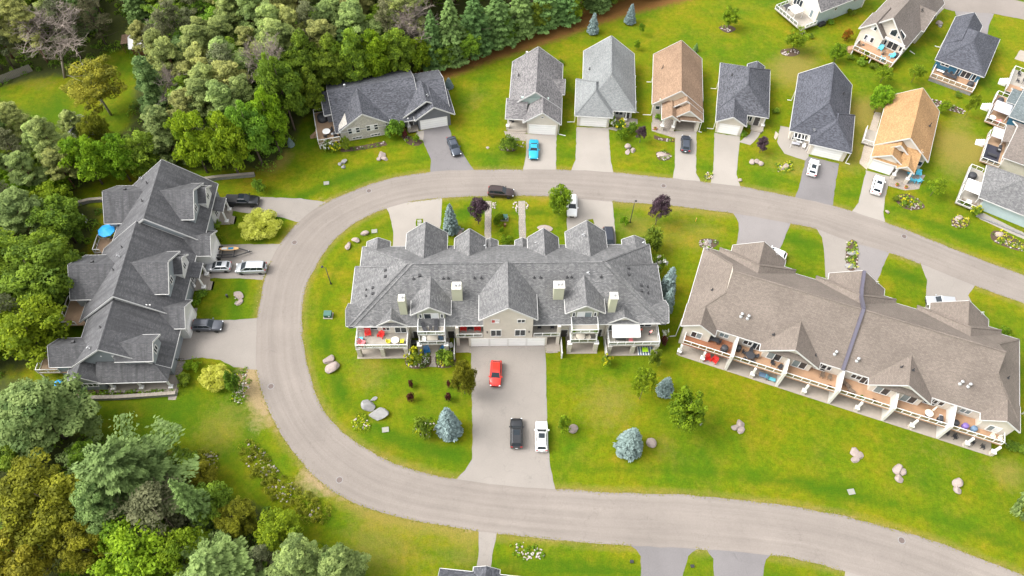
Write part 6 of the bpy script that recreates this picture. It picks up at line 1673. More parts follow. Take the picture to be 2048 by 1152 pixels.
# prototypes: every kind is a (crown mesh, trunk mesh, height, radius) list, modelled at true size
KIND = {}
def add_kind(k, crown, trunk, h, r): KIND.setdefault(k, []).append((crown, trunk, h, r))
for i in range(3):
    add_kind('broadleaf', crown_clumps('crown', 10 + i, 'leaf_green', clumps_round(20 + i, 52, .4, 12, 4.6, 1.5, 1.25), .36, 26), trunk_mesh('trunk', i, 10, .26, 'bark'), 12, 4.6)
    add_kind('bright', crown_clumps('crown', 30 + i, 'leaf_bright', clumps_round(40 + i, 48, .2, 9, 3.9, 1.25, 1.05), .32, 30), trunk_mesh('trunk', 5 + i, 7.5, .2, 'bark'), 9, 3.9)
    add_kind('olive', crown_clumps('crown', 50 + i, 'leaf_gold', clumps_round(60 + i, 62, .3, 12, 5.0, 1.35, 1.15), .30, 36), trunk_mesh('trunk', 8 + i, 10, .25, 'bark'), 12, 5.0)
    add_kind('pine', crown_clumps('crown', 70 + i, 'leaf_pine', pine_clumps(80 + i, 38, 15, 4.2, .42), .30, 56, .7, .5, .3), trunk_mesh('trunk', 11 + i, 14.5, .26, 'bark_red', 14, .24, .02, .25, .92, .25), 15, 4.2)
    add_kind('bluepine', crown_clumps('crown', 75, 'leaf_bluepine', pine_clumps(85, 42, 12, 4.6, .25), .32, 48, .6, .5, .3) if not i else crown_spruce('crown', 75 + i, 'leaf_bluepine', 12, 4.6, 19, .23, 170, .14, -.02, .3, .5), trunk_mesh('trunk', 14 + i, 11.5, .26, 'bark', 12, .26, .02, .2, .9, .3), 12, 4.6)
    add_kind('fir', crown_spruce('crown', 90 + i, 'leaf_fir', 13, 3.2, 26, .3, 60, .06, .12), trunk_mesh('trunk', 17 + i, 12.6, .22, 'bark', 2), 13, 3.2)
    add_kind('scrub', crown_clumps('crown', 130 + i, 'leaf_scrub', pine_clumps(135 + i, 22, 14, 3.6, .35), .28, 24, .5, .7, .6), trunk_mesh('trunk', 21 + i, 13.6, .2, 'bark', 16, .26, .03, .2, .95, .3), 14, 3.6)
add_kind('softfir', crown_clumps('crown', 77, 'leaf_bluepine', [(x * (1.15 - z / 17), y * (1.15 - z / 17), z, a * .8, b) for x, y, z, a, b in pine_clumps(88, 90, 16, 4.4, .1)], .34, 50, .5, .5, .3), trunk_mesh('trunk', 60, 15.5, .28, 'bark', 10, .2, .02, .15, .9, .2), 16, 4.4)
for i in range(2):
    add_kind('spruce', crown_spruce('crown', 100 + i, 'leaf_spruce', 5.0, 1.5, 18, .2, 70, .03, .08, .05), trunk_mesh('trunk', 24 + i, 4.8, .1, 'bark', 2), 5.0, 1.5)
    add_kind('fatspruce', crown_clumps('crown', 105 + i, 'leaf_spruce', [(x, y, z, rx * .8, rz) for (x, y, z, rx, rz) in clumps_round(106 + i, 90, 0.0, 4.0, 2.1, .5, .5)], .129, 170), trunk_mesh('trunk', 27 + i, 3.2, .1, 'bark', 3), 4.0, 2.1)
    add_kind('dead', dead_mesh('branches', 150 + i, 12, 5), None, 12, 4.5)
    add_kind('birch', crown_clumps('crown', 160 + i, 'leaf_olive', clumps_round(161 + i, 54, 1.5, 14, 4.6, 1.25, 1.2), .27, 38, fill=.2), trunk_mesh('trunk', 30 + i, 13, .2, 'bark_pale', 14, .3, .04, .25, .9, .7), 14, 4.6)
    add_kind('purple', crown_clumps('crown', 170 + i, 'leaf_purple', clumps_round(171 + i, 34, .9, 4.6, 1.9, .62, .6), .19, 80), trunk_mesh('trunk', 33 + i, 3.8, .09, 'bark', 5), 4.6, 1.9)
    add_kind('small', crown_clumps('crown', 180 + i, 'leaf_bright', clumps_round(181 + i, 44, .5, 4.4, 1.9, .6, .55), .19, 80), trunk_mesh('trunk', 36 + i, 3.7, .08, 'bark', 5), 4.4, 1.9)
    add_kind('thin', crown_clumps('crown', 185 + i, 'leaf_bright', clumps_round(186 + i, 34, .5, 4.0, 2.1, .55, .5), .19, 52, fill=.5), trunk_mesh('trunk', 39 + i, 3.6, .06, 'bark', 8), 4.0, 2.1)
    add_kind('shrub', crown_clumps('foliage', 190 + i, 'leaf_green', clumps_round(191 + i, 22, -.1, 1.5, 1.2, .42, .36), .15, 110), None, 1.5, 1.2)
    add_kind('limeshrub', crown_clumps('foliage', 195 + i, 'leaf_lime', clumps_round(196 + i, 110, .0, 3.4, 3.2, .6, .55), .125, 150), trunk_mesh('trunk', 44 + i, 2.2, .12, 'bark', 6, .5), 3.4, 3.2)
    add_kind('brightshrub', crown_clumps('foliage', 200 + i, 'leaf_bright', clumps_round(201 + i, 20, -.1, 1.2, 1.1, .38, .32), .14, 110), None, 1.2, 1.1)
    add_kind('redshrub', crown_clumps('foliage', 205 + i, 'leaf_red', clumps_round(206 + i, 16, -.1, .9, .75, .26, .24), .11, 180), None, .9, .75)
    add_kind('oliveshrub', crown_clumps('foliage', 210 + i, 'leaf_gold', clumps_round(211 + i, 55, .1, 3.6, 2.3, .62, .58), .16, 100, fill=.2), trunk_mesh('trunk', 48 + i, 2.6, .07, 'bark', 8, .5), 3.6, 2.3)
    add_kind('hydrangea', crown_clumps('foliage', 215 + i, 'leaf_green', clumps_round(216 + i, 16, -.1, 1.0, .8, .3, .26), .13, 120), None, 1.0, .8)
    add_kind('orangeshrub', crown_clumps('foliage', 220 + i, 'leaf_orange', clumps_round(221 + i, 22, -.1, 2.2, 1.4, .45, .4), .17, 80), None, 2.2, 1.4)
    add_kind('bluebush', crown_clumps('foliage', 225 + i, 'leaf_bluepine', clumps_round(226 + i, 50, -.1, 3.2, 2.9, .6, .55), .2, 75), None, 3.2, 2.9)
def heads(seed, n, rad, h, m):
    return crown_clumps('flower_heads', seed, m, [(x, y, z, .10, .09) for x, y, z, a, b in clumps_round(seed, n, .1, h, rad + .1, .1, .1)], .1, 700, .3, .5, .2)
FLOWER = {'white': [heads(300 + i, 16, .95, 1.12, 'petal_white') for i in range(2)], 'yellow': [heads(310 + i, 16, .95, 1.05, 'petal_yellow') for i in range(2)]}

NAMES = {'broadleaf': 'broadleaf_tree', 'bright': 'broadleaf_tree', 'olive': 'broadleaf_tree', 'pine': 'pine_tree', 'bluepine': 'pine_tree', 'fir': 'fir_tree', 'softfir': 'fir_tree', 'scrub': 'pine_tree', 'spruce': 'blue_spruce', 'fatspruce': 'blue_spruce', 'dead': 'bare_tree', 'birch': 'birch_tree',
         'purple': 'purple_leaved_tree', 'small': 'young_tree', 'thin': 'young_tree', 'shrub': 'shrub', 'limeshrub': 'lime_shrub', 'brightshrub': 'shrub', 'redshrub': 'red_shrub', 'oliveshrub': 'golden_shrub', 'hydrangea': 'hydrangea', 'orangeshrub': 'autumn_shrub', 'bluebush': 'conifer_bush'}
ALLTREES = []
def plant(kind, label, x, y, h, r, group=None, cat=None, flower=None, z=0.0):
    v = KIND[kind][rng.randrange(len(KIND[kind]))]; crown, trunk, h0, r0 = v
    sh = kind.endswith('shrub') or kind in ('shrub', 'hydrangea', 'bluebush')
    t = thing(NAMES[kind], label, cat or ('shrub' if sh else 'tree'), x, y, z, rng.uniform(0, 360), group)
    t.scale = (r / r0, r / r0, h / h0)
    obj('branches' if kind == 'dead' else ('foliage' if sh else 'crown'), crown, t)
    if trunk: obj('trunk', trunk, t)
    if flower: obj('flower_heads', FLOWER[flower][rng.randrange(2)], t)['kind'] = 'stuff'
    if not sh: ALLTREES.append((x, y, r))
    return t

SOLO = [
    ('spruce', 'tall silver-blue spruce by the round purple tree behind the grey condominium', -10.78,80.45,7.29,1.41),
    ('purple', 'dark purple tree beside the left garden path', -6.14,82.25,6.87,1.94),
    ('small', 'bright green round tree beside the white car behind the grey condominium', 8.05,84.69,7.35,2.30),
    ('purple', 'dark purple tree beside the road right of the black lamp post', 25.06,83.04,7.29,1.90),
    ('shrub', 'large dark green shrub at the back right corner of the grey condominium', 22.99,77.06,5.85,2.36),
    ('spruce', 'upper of two blue spruces against the right end of the grey condominium', 25.47,68.70,7.20,1.46),
    ('spruce', 'lower of two blue spruces against the right end of the grey condominium', 25.15,65.27,6.64,1.12),
    ('oliveshrub', 'golden-olive bushy tree at the top left of the wide drive', -6.76,49.41,9.85,2.12),
    ('spruce', 'broad silver-blue spruce on the lawn left of the wide drive', -8.71,43.23,8.08,1.85),
    ('spruce', 'small blue spruce behind the leafy tree right of the wide drive', 23.45,50.50,4.71,1.31),
    ('small', 'dense green round tree on the lawn between the two condominiums', 25.14,44.76,11.24,3.05),
    ('thin', 'thin-leaved young tree beside the small blue spruce on the lawn', 19.69,49.24,9.51,2.19),
    ('spruce', 'broad grey-blue spruce on the lawn right of the wide drive', 17.42,41.22,6.99,1.98),
    ('brightshrub', 'small lime-green bush beside a boulder right of the wide drive', 8.00,43.79,5.04,1.16),
    ('shrub', 'leafy bush at the right front corner of the grey condominium', 22.22,54.92,5.45,1.14),
    ('bluebush', 'big blue-green conifer bush at the right edge by the lower road', 70.69,32.48,11.25,2.46),
    ('limeshrub', 'big round pale-lime shrub on the upper townhouse lawn', -43.71,79.95,2.90,3.79),
    ('limeshrub', 'round yellow-lime shrub below the wide townhouse drive', -44.55,50.63,2.50,2.49),
    ('shrub', 'dark green bush right beside the yellow-lime shrub', -41.15,49.22,5.77,1.41),
    ('spruce', 'lower left of two blue spruces on the lawn edge by the needle-strewn path', 16.05,135.14,5.00,1.27),
    ('spruce', 'upper right of two blue spruces on the lawn edge by the needle-strewn path', 24.25,138.80,4.76,1.24),
    ('spruce', 'tiny blue spruce right of the bungalow roof', -13.61,117.05,2.43,0.90),
    ('small', 'young green tree in a round bed on the upper lawn', 45.42,137.68,5.39,1.92),
    ('thin', 'slender yellow-green sapling on the upper lawn behind the brown-roofed house', 26.34,134.83,3.16,0.85),
    ('small', 'small green shrub-like tree behind the pale-roofed house', 25.12,129.89,2.55,0.73),
    ('fir', 'small dark cone-shaped conifer behind the brown-roofed house', 37.48,130.00,2.05,0.58),
    ('small', 'light green tree in a mulch circle below the pale blue house', 57.93,130.38,6.02,2.50),
    ('small', 'dark green small tree above the peak of the blue-black roof', 66.28,127.49,4.57,1.76),
    ('orangeshrub', 'orange-topped shrub on the lawn below the pale blue house', 70.12,134.71,2.93,1.28),
    ('thin', 'loose green tree between the blue-black and orange roofs', 74.39,121.46,4.22,2.23),
    ('small', 'dense green bush-like tree behind the orange roof on the left', 70.96,112.62,6.76,2.33),
    ('thin', 'feathery young tree left of the blue-sided house', 80.80,121.68,4.48,1.92),
    ('small', 'bright green bush at the right side of the orange roof', 84.34,112.91,3.13,1.18),
    ('thin', 'staked sapling with a light crown right of the orange roof', 88.50,111.64,6.17,1.36),
    ('thin', 'loose yellow-green tree by the turquoise garden chairs', 75.84,91.12,4.60,1.89),
    ('purple', 'small purple tree in front of the pale-roofed house', 23.72,102.81,4.56,1.13),
    ('purple', 'small purple tree in front of the charcoal house with the narrow drive', 46.36,101.03,3.82,1.31),
    ('shrub', 'low dark shrub at the corner of the teal coupe drive', -1.16,100.21,3.67,2.06),
    ('brightshrub', 'lime shrub by the curved path of the pale-roofed house', 20.35,103.89,2.76,1.43),
    ('shrub', 'dark green shrub behind the lime one by the curved path', 22.28,105.42,2.49,1.15),
    ('spruce', 'tiny blue-grey spruce on the lawn left of the bungalow deck', -42.26,99.96,2.10,0.66),
    ('shrub', 'dark low bush by the stone retaining wall above the black pickup', -45.78,88.57,3.35,1.34),
    ('brightshrub', 'bright green bush behind the bungalow drive corner', -18.80,101.87,1.97,0.76),
    ('shrub', 'leafy bush before the bungalow entry', -22.99,102.79,4.52,2.07),
    ('shrub', 'small leafy bush beside the bungalow porch post', -21.85,103.76,3.63,1.14),
    ('shrub', 'dark green bush at the foot of the bungalow stone gable', -31.67,99.26,3.65,1.12),
    ('redshrub', 'dark red shrub by the bungalow steps', -20.98,102.73,2.35,0.66),
    ('redshrub', 'dark red shrub at the right side of the grey condominium', 24.05,58.71,2.85,0.63),
    ('fir', 'tall fir at the bottom right corner of the townhouse wood edge', -40.31,29.62,16.12,2.24),
]
for k, lab, x, y, h, r in SOLO: plant(k, lab, x, y, max(h, .4), r)
for i, (lab, x, y, h, r) in enumerate((('upper left of four dark red shrubs on the lawn left of the wide drive', -15.05,50.46,1.86,0.53), ('lower left of four dark red shrubs on the lawn left of the wide drive', -14.84,48.22,2.42,0.67), ('upper right of four dark red shrubs on the lawn left of the wide drive', -9.26,50.61,1.86,0.45), ('lower right of four dark red shrubs on the lawn left of the wide drive', -9.12,48.36,2.25,0.64))):
    plant('redshrub', lab, x, y, max(h, .6), r, 'dark red shrubs')
for lab, fl, x, y, h, r in (
    ('white hydrangea at the bungalow deck corner', 'white', -35.18,99.41,2.36,1.12), ('white hydrangea at the right end of the grey condominium, above the blue spruces', 'white', 24.35,73.01,4.31,1.17), ('white hydrangea by the front corner of the awning deck', 'white', 24.36,59.44,3.45,0.63),
    ('white hydrangea beside the garage of the pale-roofed house', 'white', 18.69,106.93,3.12,0.87), ('white hydrangea behind the townhouse row near the blue parasol', 'white', -74.21,79.84,2.48,0.78),
    ('yellow flowering shrub beside the pale-roofed house porch', 'yellow', 20.22,106.43,2.36,1.06), ('yellow shrub in the oval bed by the orange-roofed house drive', 'yellow', 70.42,88.59,2.21,0.81), ('yellow shrub by the lower deck of the right-edge awning house', 'yellow', 82.06,86.62,2.78,0.80), ('golden bush left of the bungalow hydrangea', 'yellow', -33.69,98.94,2.11,0.93),
    ('left flower bush at the foot of the left balcony tower', 'yellow', -14.63,54.33,3.86,1.30), ('right leafy bush at the foot of the left balcony tower', None, -10.15,54.62,4.17,1.53), ('yellow-flowered bush by the white fence at the right tower', 'yellow', 14.98,54.91,2.93,0.85), ('flowering bush below the left round shrub bed near the big spruce', None, -12.43,42.83,5.40,1.51),
    ('yellow flowers by the deck of the taupe gabled house', 'yellow', 72.84,128.66,2.06,0.94)):
    plant('hydrangea', lab, x, y, max(h, .8), r, flower=fl)
for lab, x, y, h, r in (('lime bush by the green utility box between the paths', -2.39,83.25,2.08,0.88), ('clipped round green bush between the garden paths', -2.79,81.78,2.91,0.96), ('small yellow-green bush below the clipped one between the paths', -2.04,80.15,2.24,0.52), ('leafy ground bush at the back wall between the paths', -1.20,77.56,2.54,1.45), ('small green bush by the lamp post behind the grey condominium', 19.29,82.53,2.78,0.87)):
    plant('brightshrub', lab, x, y, max(h, .5), r)
ROWB = [((69.88,128.56), .9, 'round dark bush below the taupe gabled house deck'), ((71.83,127.05), 1.2, 'green bush row by the taupe gabled house deck'), ((73.94,125.88), 1.1, 'green bush at the right corner of the taupe gabled house deck'), ((62.83,135.28), .9, 'bush along the pale blue house deck'), ((68.19,140.19), .9, 'hedge bush at the foot of the pale blue wall'), ((73.36,143.67), 1.1, 'hedge bush at the far end of the pale blue wall'), ((83.36,87.58), .9, 'bush by the bottom deck corner at the right edge'), ((81.15,89.14), .9, 'bush under the awning deck at the right edge'),
        ((-50.66,65.94), 1.1, 'bush by the townhouse walk next to the stone garden'), ((-51.14,64.57), 1.0, 'bright bush beside the second townhouse garage'), ((-51.90,80.48), 1.2, 'bush by the top townhouse porch'), ((-50.66,77.45), .9, 'lime bush by the top townhouse steps'), ((-48.96,52.85), 1.4, 'leafy bush at the lowest townhouse corner'), ((-49.45,50.27), 1.3, 'bush along the paved walk of the lowest townhouse'),
        ((79.38,62.16), 1.2, 'leafy plant at the right rear corner of the brown condominium'), ((73.59,42.80), 1.0, 'bush at the right edge below the brown condominium'), ((74.93,42.44), 1.2, 'bush at the right edge by the white fence post'), ((36.49,106.41), .5, 'small bush by the brown-roofed garage'), ((43.91,105.57), .9, 'dark green bush by the narrow charcoal house garage'), ((44.81,107.62), .8, 'green bush under the charcoal house window'), ((28.04,109.42), .9, 'bush below the small window of the brown-roofed house'),
        ((81.39,116.53), .9, 'plant in the stone-edged bed of the blue-sided house'), ((89.17,117.95), .9, 'plant at the right end of the blue-sided house bed'), ((69.15,89.97), .7, 'small bush in the bed right of the orange house drive'), ((51.22,111.98), .8, 'dark bush against the blue-black roofed house'), ((8.90,124.91), 1.0, 'light bush between the mottled and pale roofs'), ((14.31,81.28), .0, '')]
for p, r, lab in ROWB:
    if r: plant('brightshrub' if 'lime' in lab or 'bright' in lab or 'leafy' in lab else 'shrub', lab, p[0], p[1], r * 1.2, r)

# named trees of the woods
WOODTREES = [
    ('dead', 'big bare pinkish-grey tree left of the birch on the upper lawn', -91.20,117.35,12.00,5.80),
    ('scrub', 'sparse tall pine left of the big bare tree', -101.97,119.32,15.23,3.41),
    ('scrub', 'sparse brownish pine right above the big bare tree', -89.42,122.80,14.14,3.96),
    ('scrub', 'sparse dark pine between the birch and the shed', -85.57,126.86,12.47,3.53),
    ('pine', 'dull green pine above the birch', -92.81,128.21,13.56,4.04),
    ('broadleaf', 'dark leafy tree at the top left corner', -103.03,130.29,11.87,5.63),
    ('broadleaf', 'low green tree at the end of the plank fence', -104.48,119.23,9.68,3.46),
    ('dead', 'bare grey tree behind the white-roofed shed', -71.69,125.76,8.53,3.05),
    ('dead', 'pale bare tree standing over the wood left of the bungalow', -47.01,107.43,14.97,3.49),
    ('dead', 'bare pale tree between the wide fir and the pines', -65.80,106.41,10.79,2.82),
    ('dead', 'bare leaning tree in the wood behind the bungalow', -19.00,123.66,12.05,3.99),
    ('dead', 'bare tangled tree at the far left by the pines', -90.40,85.83,13.16,3.00),
    ('birch', 'yellow-olive birch with white limbs on the upper lawn', -78.56,107.12,13.00,6.11),
    ('softfir', 'tall soft green conifer right of the birch', -67.12,106.08,15.00,4.35),
    ('softfir', 'wide soft green conifer in front of the tall one above the townhouse ridge', -62.90,96.58,12.00,5.12),
    ('fir', 'dark spruce at the left edge beside the upper lawn', -94.42,95.41,17.06,3.96),
    ('pine', 'puffy pale pine over the white-roofed shed', -75.29,123.29,9.00,2.80),
    ('pine', 'grey-green pine left of the blue-grey roof', -89.61,97.46,11.13,2.98),
    ('pine', 'leaning grey pine in front of the blue-grey roof', -84.03,93.85,10.63,3.12),
    ('pine', 'small grey-green pine right of the blue-grey roof', -80.96,99.02,8.30,2.30),
    ('olive', 'yellow-topped tree behind the upper townhouse roof', -75.00,95.63,11.54,2.96),
    ('bright', 'leafy bright green tree left above the townhouse ridge', -74.61,89.50,12.28,3.92),
    ('bright', 'bright green tree touching the townhouse ridge', -69.71,90.36,11.33,3.51),
    ('bright', 'yellow-green maple right of the townhouse ridge', -56.39,92.84,15.84,3.93),
    ('bright', 'glossy green maple at the wood corner above the pickup', -50.51,92.40,16.42,4.14),
    ('broadleaf', 'round green tree left of the upper townhouse wing', -74.94,76.19,11.00,4.50),
    ('pine', 'pale brown-tipped pine at the left edge', -80.25,76.58,12.00,4.09),
    ('broadleaf', 'big olive-green tree left of the middle townhouse', -74.02,65.29,12.00,6.01),
    ('bright', 'broad bright tree left of the lower townhouse', -71.77,55.37,11.00,5.57),
    ('broadleaf', 'dark green tree right of the olive-green one by the townhouse lawn', -71.08,67.64,9.00,2.78),
    ('bluepine', 'soft grey-green pine below the lowest townhouse', -64.34,40.98,13.00,6.99),
    ('olive', 'large golden-olive tree in the bottom left corner', -59.41,29.37,13.00,6.87),
    ('bluepine', 'blue-green pine beside the golden-olive tree', -50.34,32.76,15.00,6.45),
    ('bluepine', 'lower blue-green pine overlapping the golden-olive tree', -51.90,28.89,13.00,3.51),
    ('scrub', 'grey-olive tree between the blue-green pine and the rock garden', -45.65,28.78,11.00,6.12),
    ('bright', 'glowing green tree at the bottom edge', -47.25,23.42,11.00,5.31),
    ('bright', 'second glowing green tree at the bottom edge', -41.41,24.48,9.00,3.49),
    ('bluepine', 'pale pine at the bottom edge left of the lawn', -36.57,21.85,11.00,5.26),
    ('bluepine', 'rightmost pale pine at the bottom edge', -21.11,22.47,9.00,3.45),
    ('pine', 'middle pale pine at the bottom edge', -26.36,22.82,10.00,3.28),
    ('bright', 'bright green tree at the tip of the rock garden', -29.87,27.28,7.00,3.26),
    ('olive', 'yellow-green tree left of the rock garden tip', -35.75,28.78,7.00,2.96),
    ('olive', 'small olive tree above the rock garden bend', -42.28,34.83,5.00,2.40),
    ('scrub', 'bare-twigged grey bush at the bottom edge between the pines', -31.18,24.09,7.00,1.92),
    ('broadleaf', 'dark tree in the shadow left of the rock garden', -39.67,30.82,8.00,2.98),
    ('broadleaf', 'dark green tree in the bottom left corner of the picture', -68.51,36.84,9.00,3.40),
    ('olive', 'second golden tree at the very bottom left', -60.45,22.82,11.00,4.98),
    ('olive', 'golden-brown tree between the corner and the glowing green tree', -54.41,24.34,10.00,3.79),
    ('broadleaf', 'small green tree on the lawn edge right of the blue-green pine', -45.20,36.31,6.00,2.41),
]
for k, lab, x, y, h, r in WOODTREES: plant(k, lab, x, y, h, r)
# rows seen along the wood's edge: behind the bungalow and the lawn
MARKS = [('the shed', (-78.62,126.31)), ('the big bare tree', (-97.10,124.10)), ('the birch', (-83.97,113.99)), ('the tall soft green conifer', (-72.21,112.94)), ('the bungalow deck', (-36.56,107.08)), ('the bungalow roof', (-26.80,110.86)), ('the right end of the bungalow', (-15.16,113.37)), ('the needle-strewn path', (-3.68,129.70)),
         ('the blue-grey roof', (-84.74,101.78)), ('the townhouse peak', (-65.10,94.43)), ('the blue parasol', (-70.57,79.61)), ('the middle townhouse', (-69.97,68.58)), ('the lowest townhouse', (-70.13,57.16)), ('the golden-olive tree', (-63.82,31.16)), ('the blue-green pine', (-54.84,35.64)), ('the rock garden', (-35.12,36.10)), ('the plank fence', (-100.83,116.36)), ('the stone retaining wall', (-53.97,92.30)), ('the top edge midpoint', (-43.16,139.14)), ('the top left corner', (-112.58,138.36)), ('the two spruces on the lawn', (20.05,139.68))]
WOODLAND = []
def wood_label(nm, x, y):
    (n, p) = min(MARKS, key=lambda m: (m[1][0] - x) ** 2 + (m[1][1] - y) ** 2); dx, dy = x - p[0], y - p[1]; d = math.hypot(dx, dy)
    far = 'close' if d < 9 else '' if d < 20 else 'well' if d < 34 else 'far'
    s_ = ('right' if dx > 0 else 'left') if abs(dx) > 2 * abs(dy) else ('above' if dy > 0 else 'below') if abs(dy) > 2 * abs(dx) else ('above right' if dy > 0 else 'below right') if dx > 0 else ('above left' if dy > 0 else 'below left')
    return ' '.join((nm + ' ' + far + ' ' + s_ + (' of ' if not s_ in ('above', 'below') else ' ') + n).split())
def settle_labels():
    by = {}
    for t, nm, h in WOODLAND: by.setdefault(t['label'], []).append((h, t))
    for lab, l in by.items():
        l.sort(key=lambda q: q[0])
        if len(l) == 2: l[0][1]['label'] = 'shorter ' + lab; l[1][1]['label'] = 'taller ' + lab
        elif len(l) > 2:
            xs = sorted(l, key=lambda q: q[1].location.x); w = ['leftmost ', 'second leftmost ', 'middle ', 'second rightmost ', 'rightmost '] if len(l) == 5 else ['leftmost ', 'left inner ', 'right inner ', 'rightmost '] if len(l) == 4 else ['leftmost ', 'middle ', 'rightmost ']
            for i, q in enumerate(xs):
                if len(l) <= 5: q[1]['label'] = w[i] + lab
                elif i in (0, len(xs) - 1): q[1]['label'] = ('leftmost ' if i == 0 else 'rightmost ') + lab
NICE = {'broadleaf': 'green leafy tree', 'bright': 'light green leafy tree', 'olive': 'olive-brown leafy tree', 'pine': 'pale puffy pine', 'bluepine': 'soft blue-green pine', 'fir': 'dark fir', 'scrub': 'sparse brownish pine', 'dead': 'bare grey tree', 'birch': 'yellowish birch'}
def px_row(lst, lab, grp):
    for k, x, y, h, r in lst: WOODLAND.append((plant(k, wood_label(NICE[k], x, y), x, y, h, r, grp), NICE[k], h))
px_row([('broadleaf', -40.87,112.53,16.31,4.02), ('broadleaf', -36.35,114.12,14.34,3.83), ('broadleaf', -31.88,115.72,14.88,4.09), ('bright', -27.44,118.07,12.65,3.66), ('broadleaf', -23.76,119.69,12.64,3.44), ('bright', -19.83,121.33,9.20,2.99), ('broadleaf', -42.35,104.18,17.74,4.10), ('bright', -44.10,98.23,16.27,3.57), ('broadleaf', -38.71,108.38,12.18,2.83), ('broadleaf', -46.73,94.99,15.80,3.97), ('broadleaf', -44.28,106.83,16.61,3.70)],
       'leafy green tree in the row right behind the bungalow', 'leafy trees at the wood edge behind the bungalow')
px_row([('fir', -13.41,125.09,15.04,3.73), ('fir', -8.87,127.92,14.26,4.03), ('fir', -4.24,130.81,12.93,4.09), ('fir', 0.48,133.93,12.02,3.63), ('fir', 5.31,136.60,12.02,3.66), ('fir', 10.22,138.99,11.69,3.17), ('pine', 13.55,141.17,10.89,3.20), ('fir', 17.48,143.06,9.74,3.01), ('broadleaf', 21.25,145.33,8.34,3.59), ('pine', 25.19,147.63,9.28,3.28), ('fir', 29.01,149.22,9.52,3.08), ('broadleaf', 4.77,135.41,8.23,2.63), ('broadleaf', -2.66,131.19,8.11,2.90), ('bright', 11.85,139.04,7.04,2.46), ('fir', -16.91,123.42,13.40,2.98), ('broadleaf', -14.82,123.03,7.43,2.52), ('broadleaf', -10.32,125.51,8.01,3.05)],
       'tall dark conifer at the wood edge along the needle-strewn path', 'conifers along the needle-strewn path')

def in_poly(x, y, poly):
    return bool(poly_mask(np.array([[x, y]]), poly)[0])
def fill(polys, n, kinds, hr, lab, grp, gap=.62, avoid=CLEARING, box=None):
    """irregular stand of trees inside a polygon, kept apart by their crowns"""
    xs = [p[0] for p in polys]; ys = [p[1] for p in polys]; made = 0; tries = 0
    x0, x1, y0, y1 = min(xs), max(xs), min(ys), max(ys)
    while made < n and tries < n * 60:
        tries += 1
        x, y = rng.uniform(x0, x1), rng.uniform(y0, y1)
        if not in_poly(x, y, polys) or any(in_poly(x, y, c) for c in avoid): continue
        k = rng.choices([a for a, b in kinds], [b for a, b in kinds])[0]; v = KIND[k][0]
        s = rng.uniform(*hr); r = v[3] * s * rng.uniform(.9, 1.1); h = v[2] * s * rng.uniform(.9, 1.15)
        if any((x - a) ** 2 + (y - b) ** 2 < (gap * (r + c)) ** 2 for a, b, c in ALLTREES): continue
        nm = NICE[k]; WOODLAND.append((plant(k, wood_label(nm, x, y), x, y, h, r, nm + 's ' + grp), nm, h)); made += 1
    return made
A = [(-73.83,139.76), (-45.62,140.78), (-21.00,134.83), (-21.20,125.13), (-33.99,120.10), (-42.10,113.93), (-45.99,108.15), (-49.83,98.69), (-59.16,98.41), (-64.00,106.20), (-72.18,121.85)]
fill(A, 95, (('pine', 6), ('bluepine', 1), ('broadleaf', 1.2), ('scrub', 1)), (.75, 1.05), 'in the pale pine wood between shed and bungalow', 'in the pine wood', .4)
B = [(-141.48,163.63), (25.85,178.80), (24.03,150.51), (-3.93,138.82), (-19.93,134.87), (-45.62,140.78), (-69.29,139.06), (-74.33,129.67), (-81.07,131.06), (-88.66,128.36), (-89.92,119.73), (-100.97,119.35), (-118.34,112.86)]
fill(B, 150, (('scrub', 5), ('pine', 3), ('fir', 2), ('broadleaf', 2), ('bluepine', 1)), (.85, 1.25), 'in the dense wood along the top edge', 'in the far wood', .43)
Cc = [(-61.35,99.63), (-49.30,105.31), (-42.11,108.28), (-42.35,98.93), (-46.14,94.38), (-59.58,92.74)]
fill(Cc, 14, (('broadleaf', 3), ('bright', 2)), (.6, .85), 'in the thicket above the black pickup', 'in the thicket', .5)
D = [(-107.33,96.91), (-85.20,95.06), (-76.66,91.61), (-67.04,93.13), (-63.97,91.99), (-72.55,88.72), (-78.86,87.35), (-86.21,85.38), (-102.04,84.91)]
fill(D, 34, (('pine', 2), ('broadleaf', 3), ('bright', 2), ('scrub', 1)), (.55, .85), 'in the wood above left of the townhouses', 'in the left wood', .42)
E_ = [(-109.06,84.70), (-86.21,85.38), (-77.88,84.47), (-73.90,77.87), (-73.81,72.56), (-73.45,65.52), (-72.33,58.93), (-74.27,53.50), (-93.33,51.29)]
fill(E_, 34, (('broadleaf', 4), ('bright', 2), ('pine', 1), ('scrub', 1)), (.7, 1.0), 'in the wood left of the townhouses', 'beside the townhouses', .42)
F_ = [(-92.54,49.61), (-73.55,47.58), (-63.65,40.67), (-49.12,37.98), (-43.22,34.46), (-39.77,31.71), (-32.33,29.12), (-26.21,25.28), (-20.18,20.35), (-23.03,13.78), (-75.18,12.71)]
fill(F_, 26, (('broadleaf', 3), ('bright', 2), ('olive', 2), ('bluepine', 1)), (.35, .55), 'in the wood at the bottom left', 'in the bottom left wood', .45)

settle_labels()
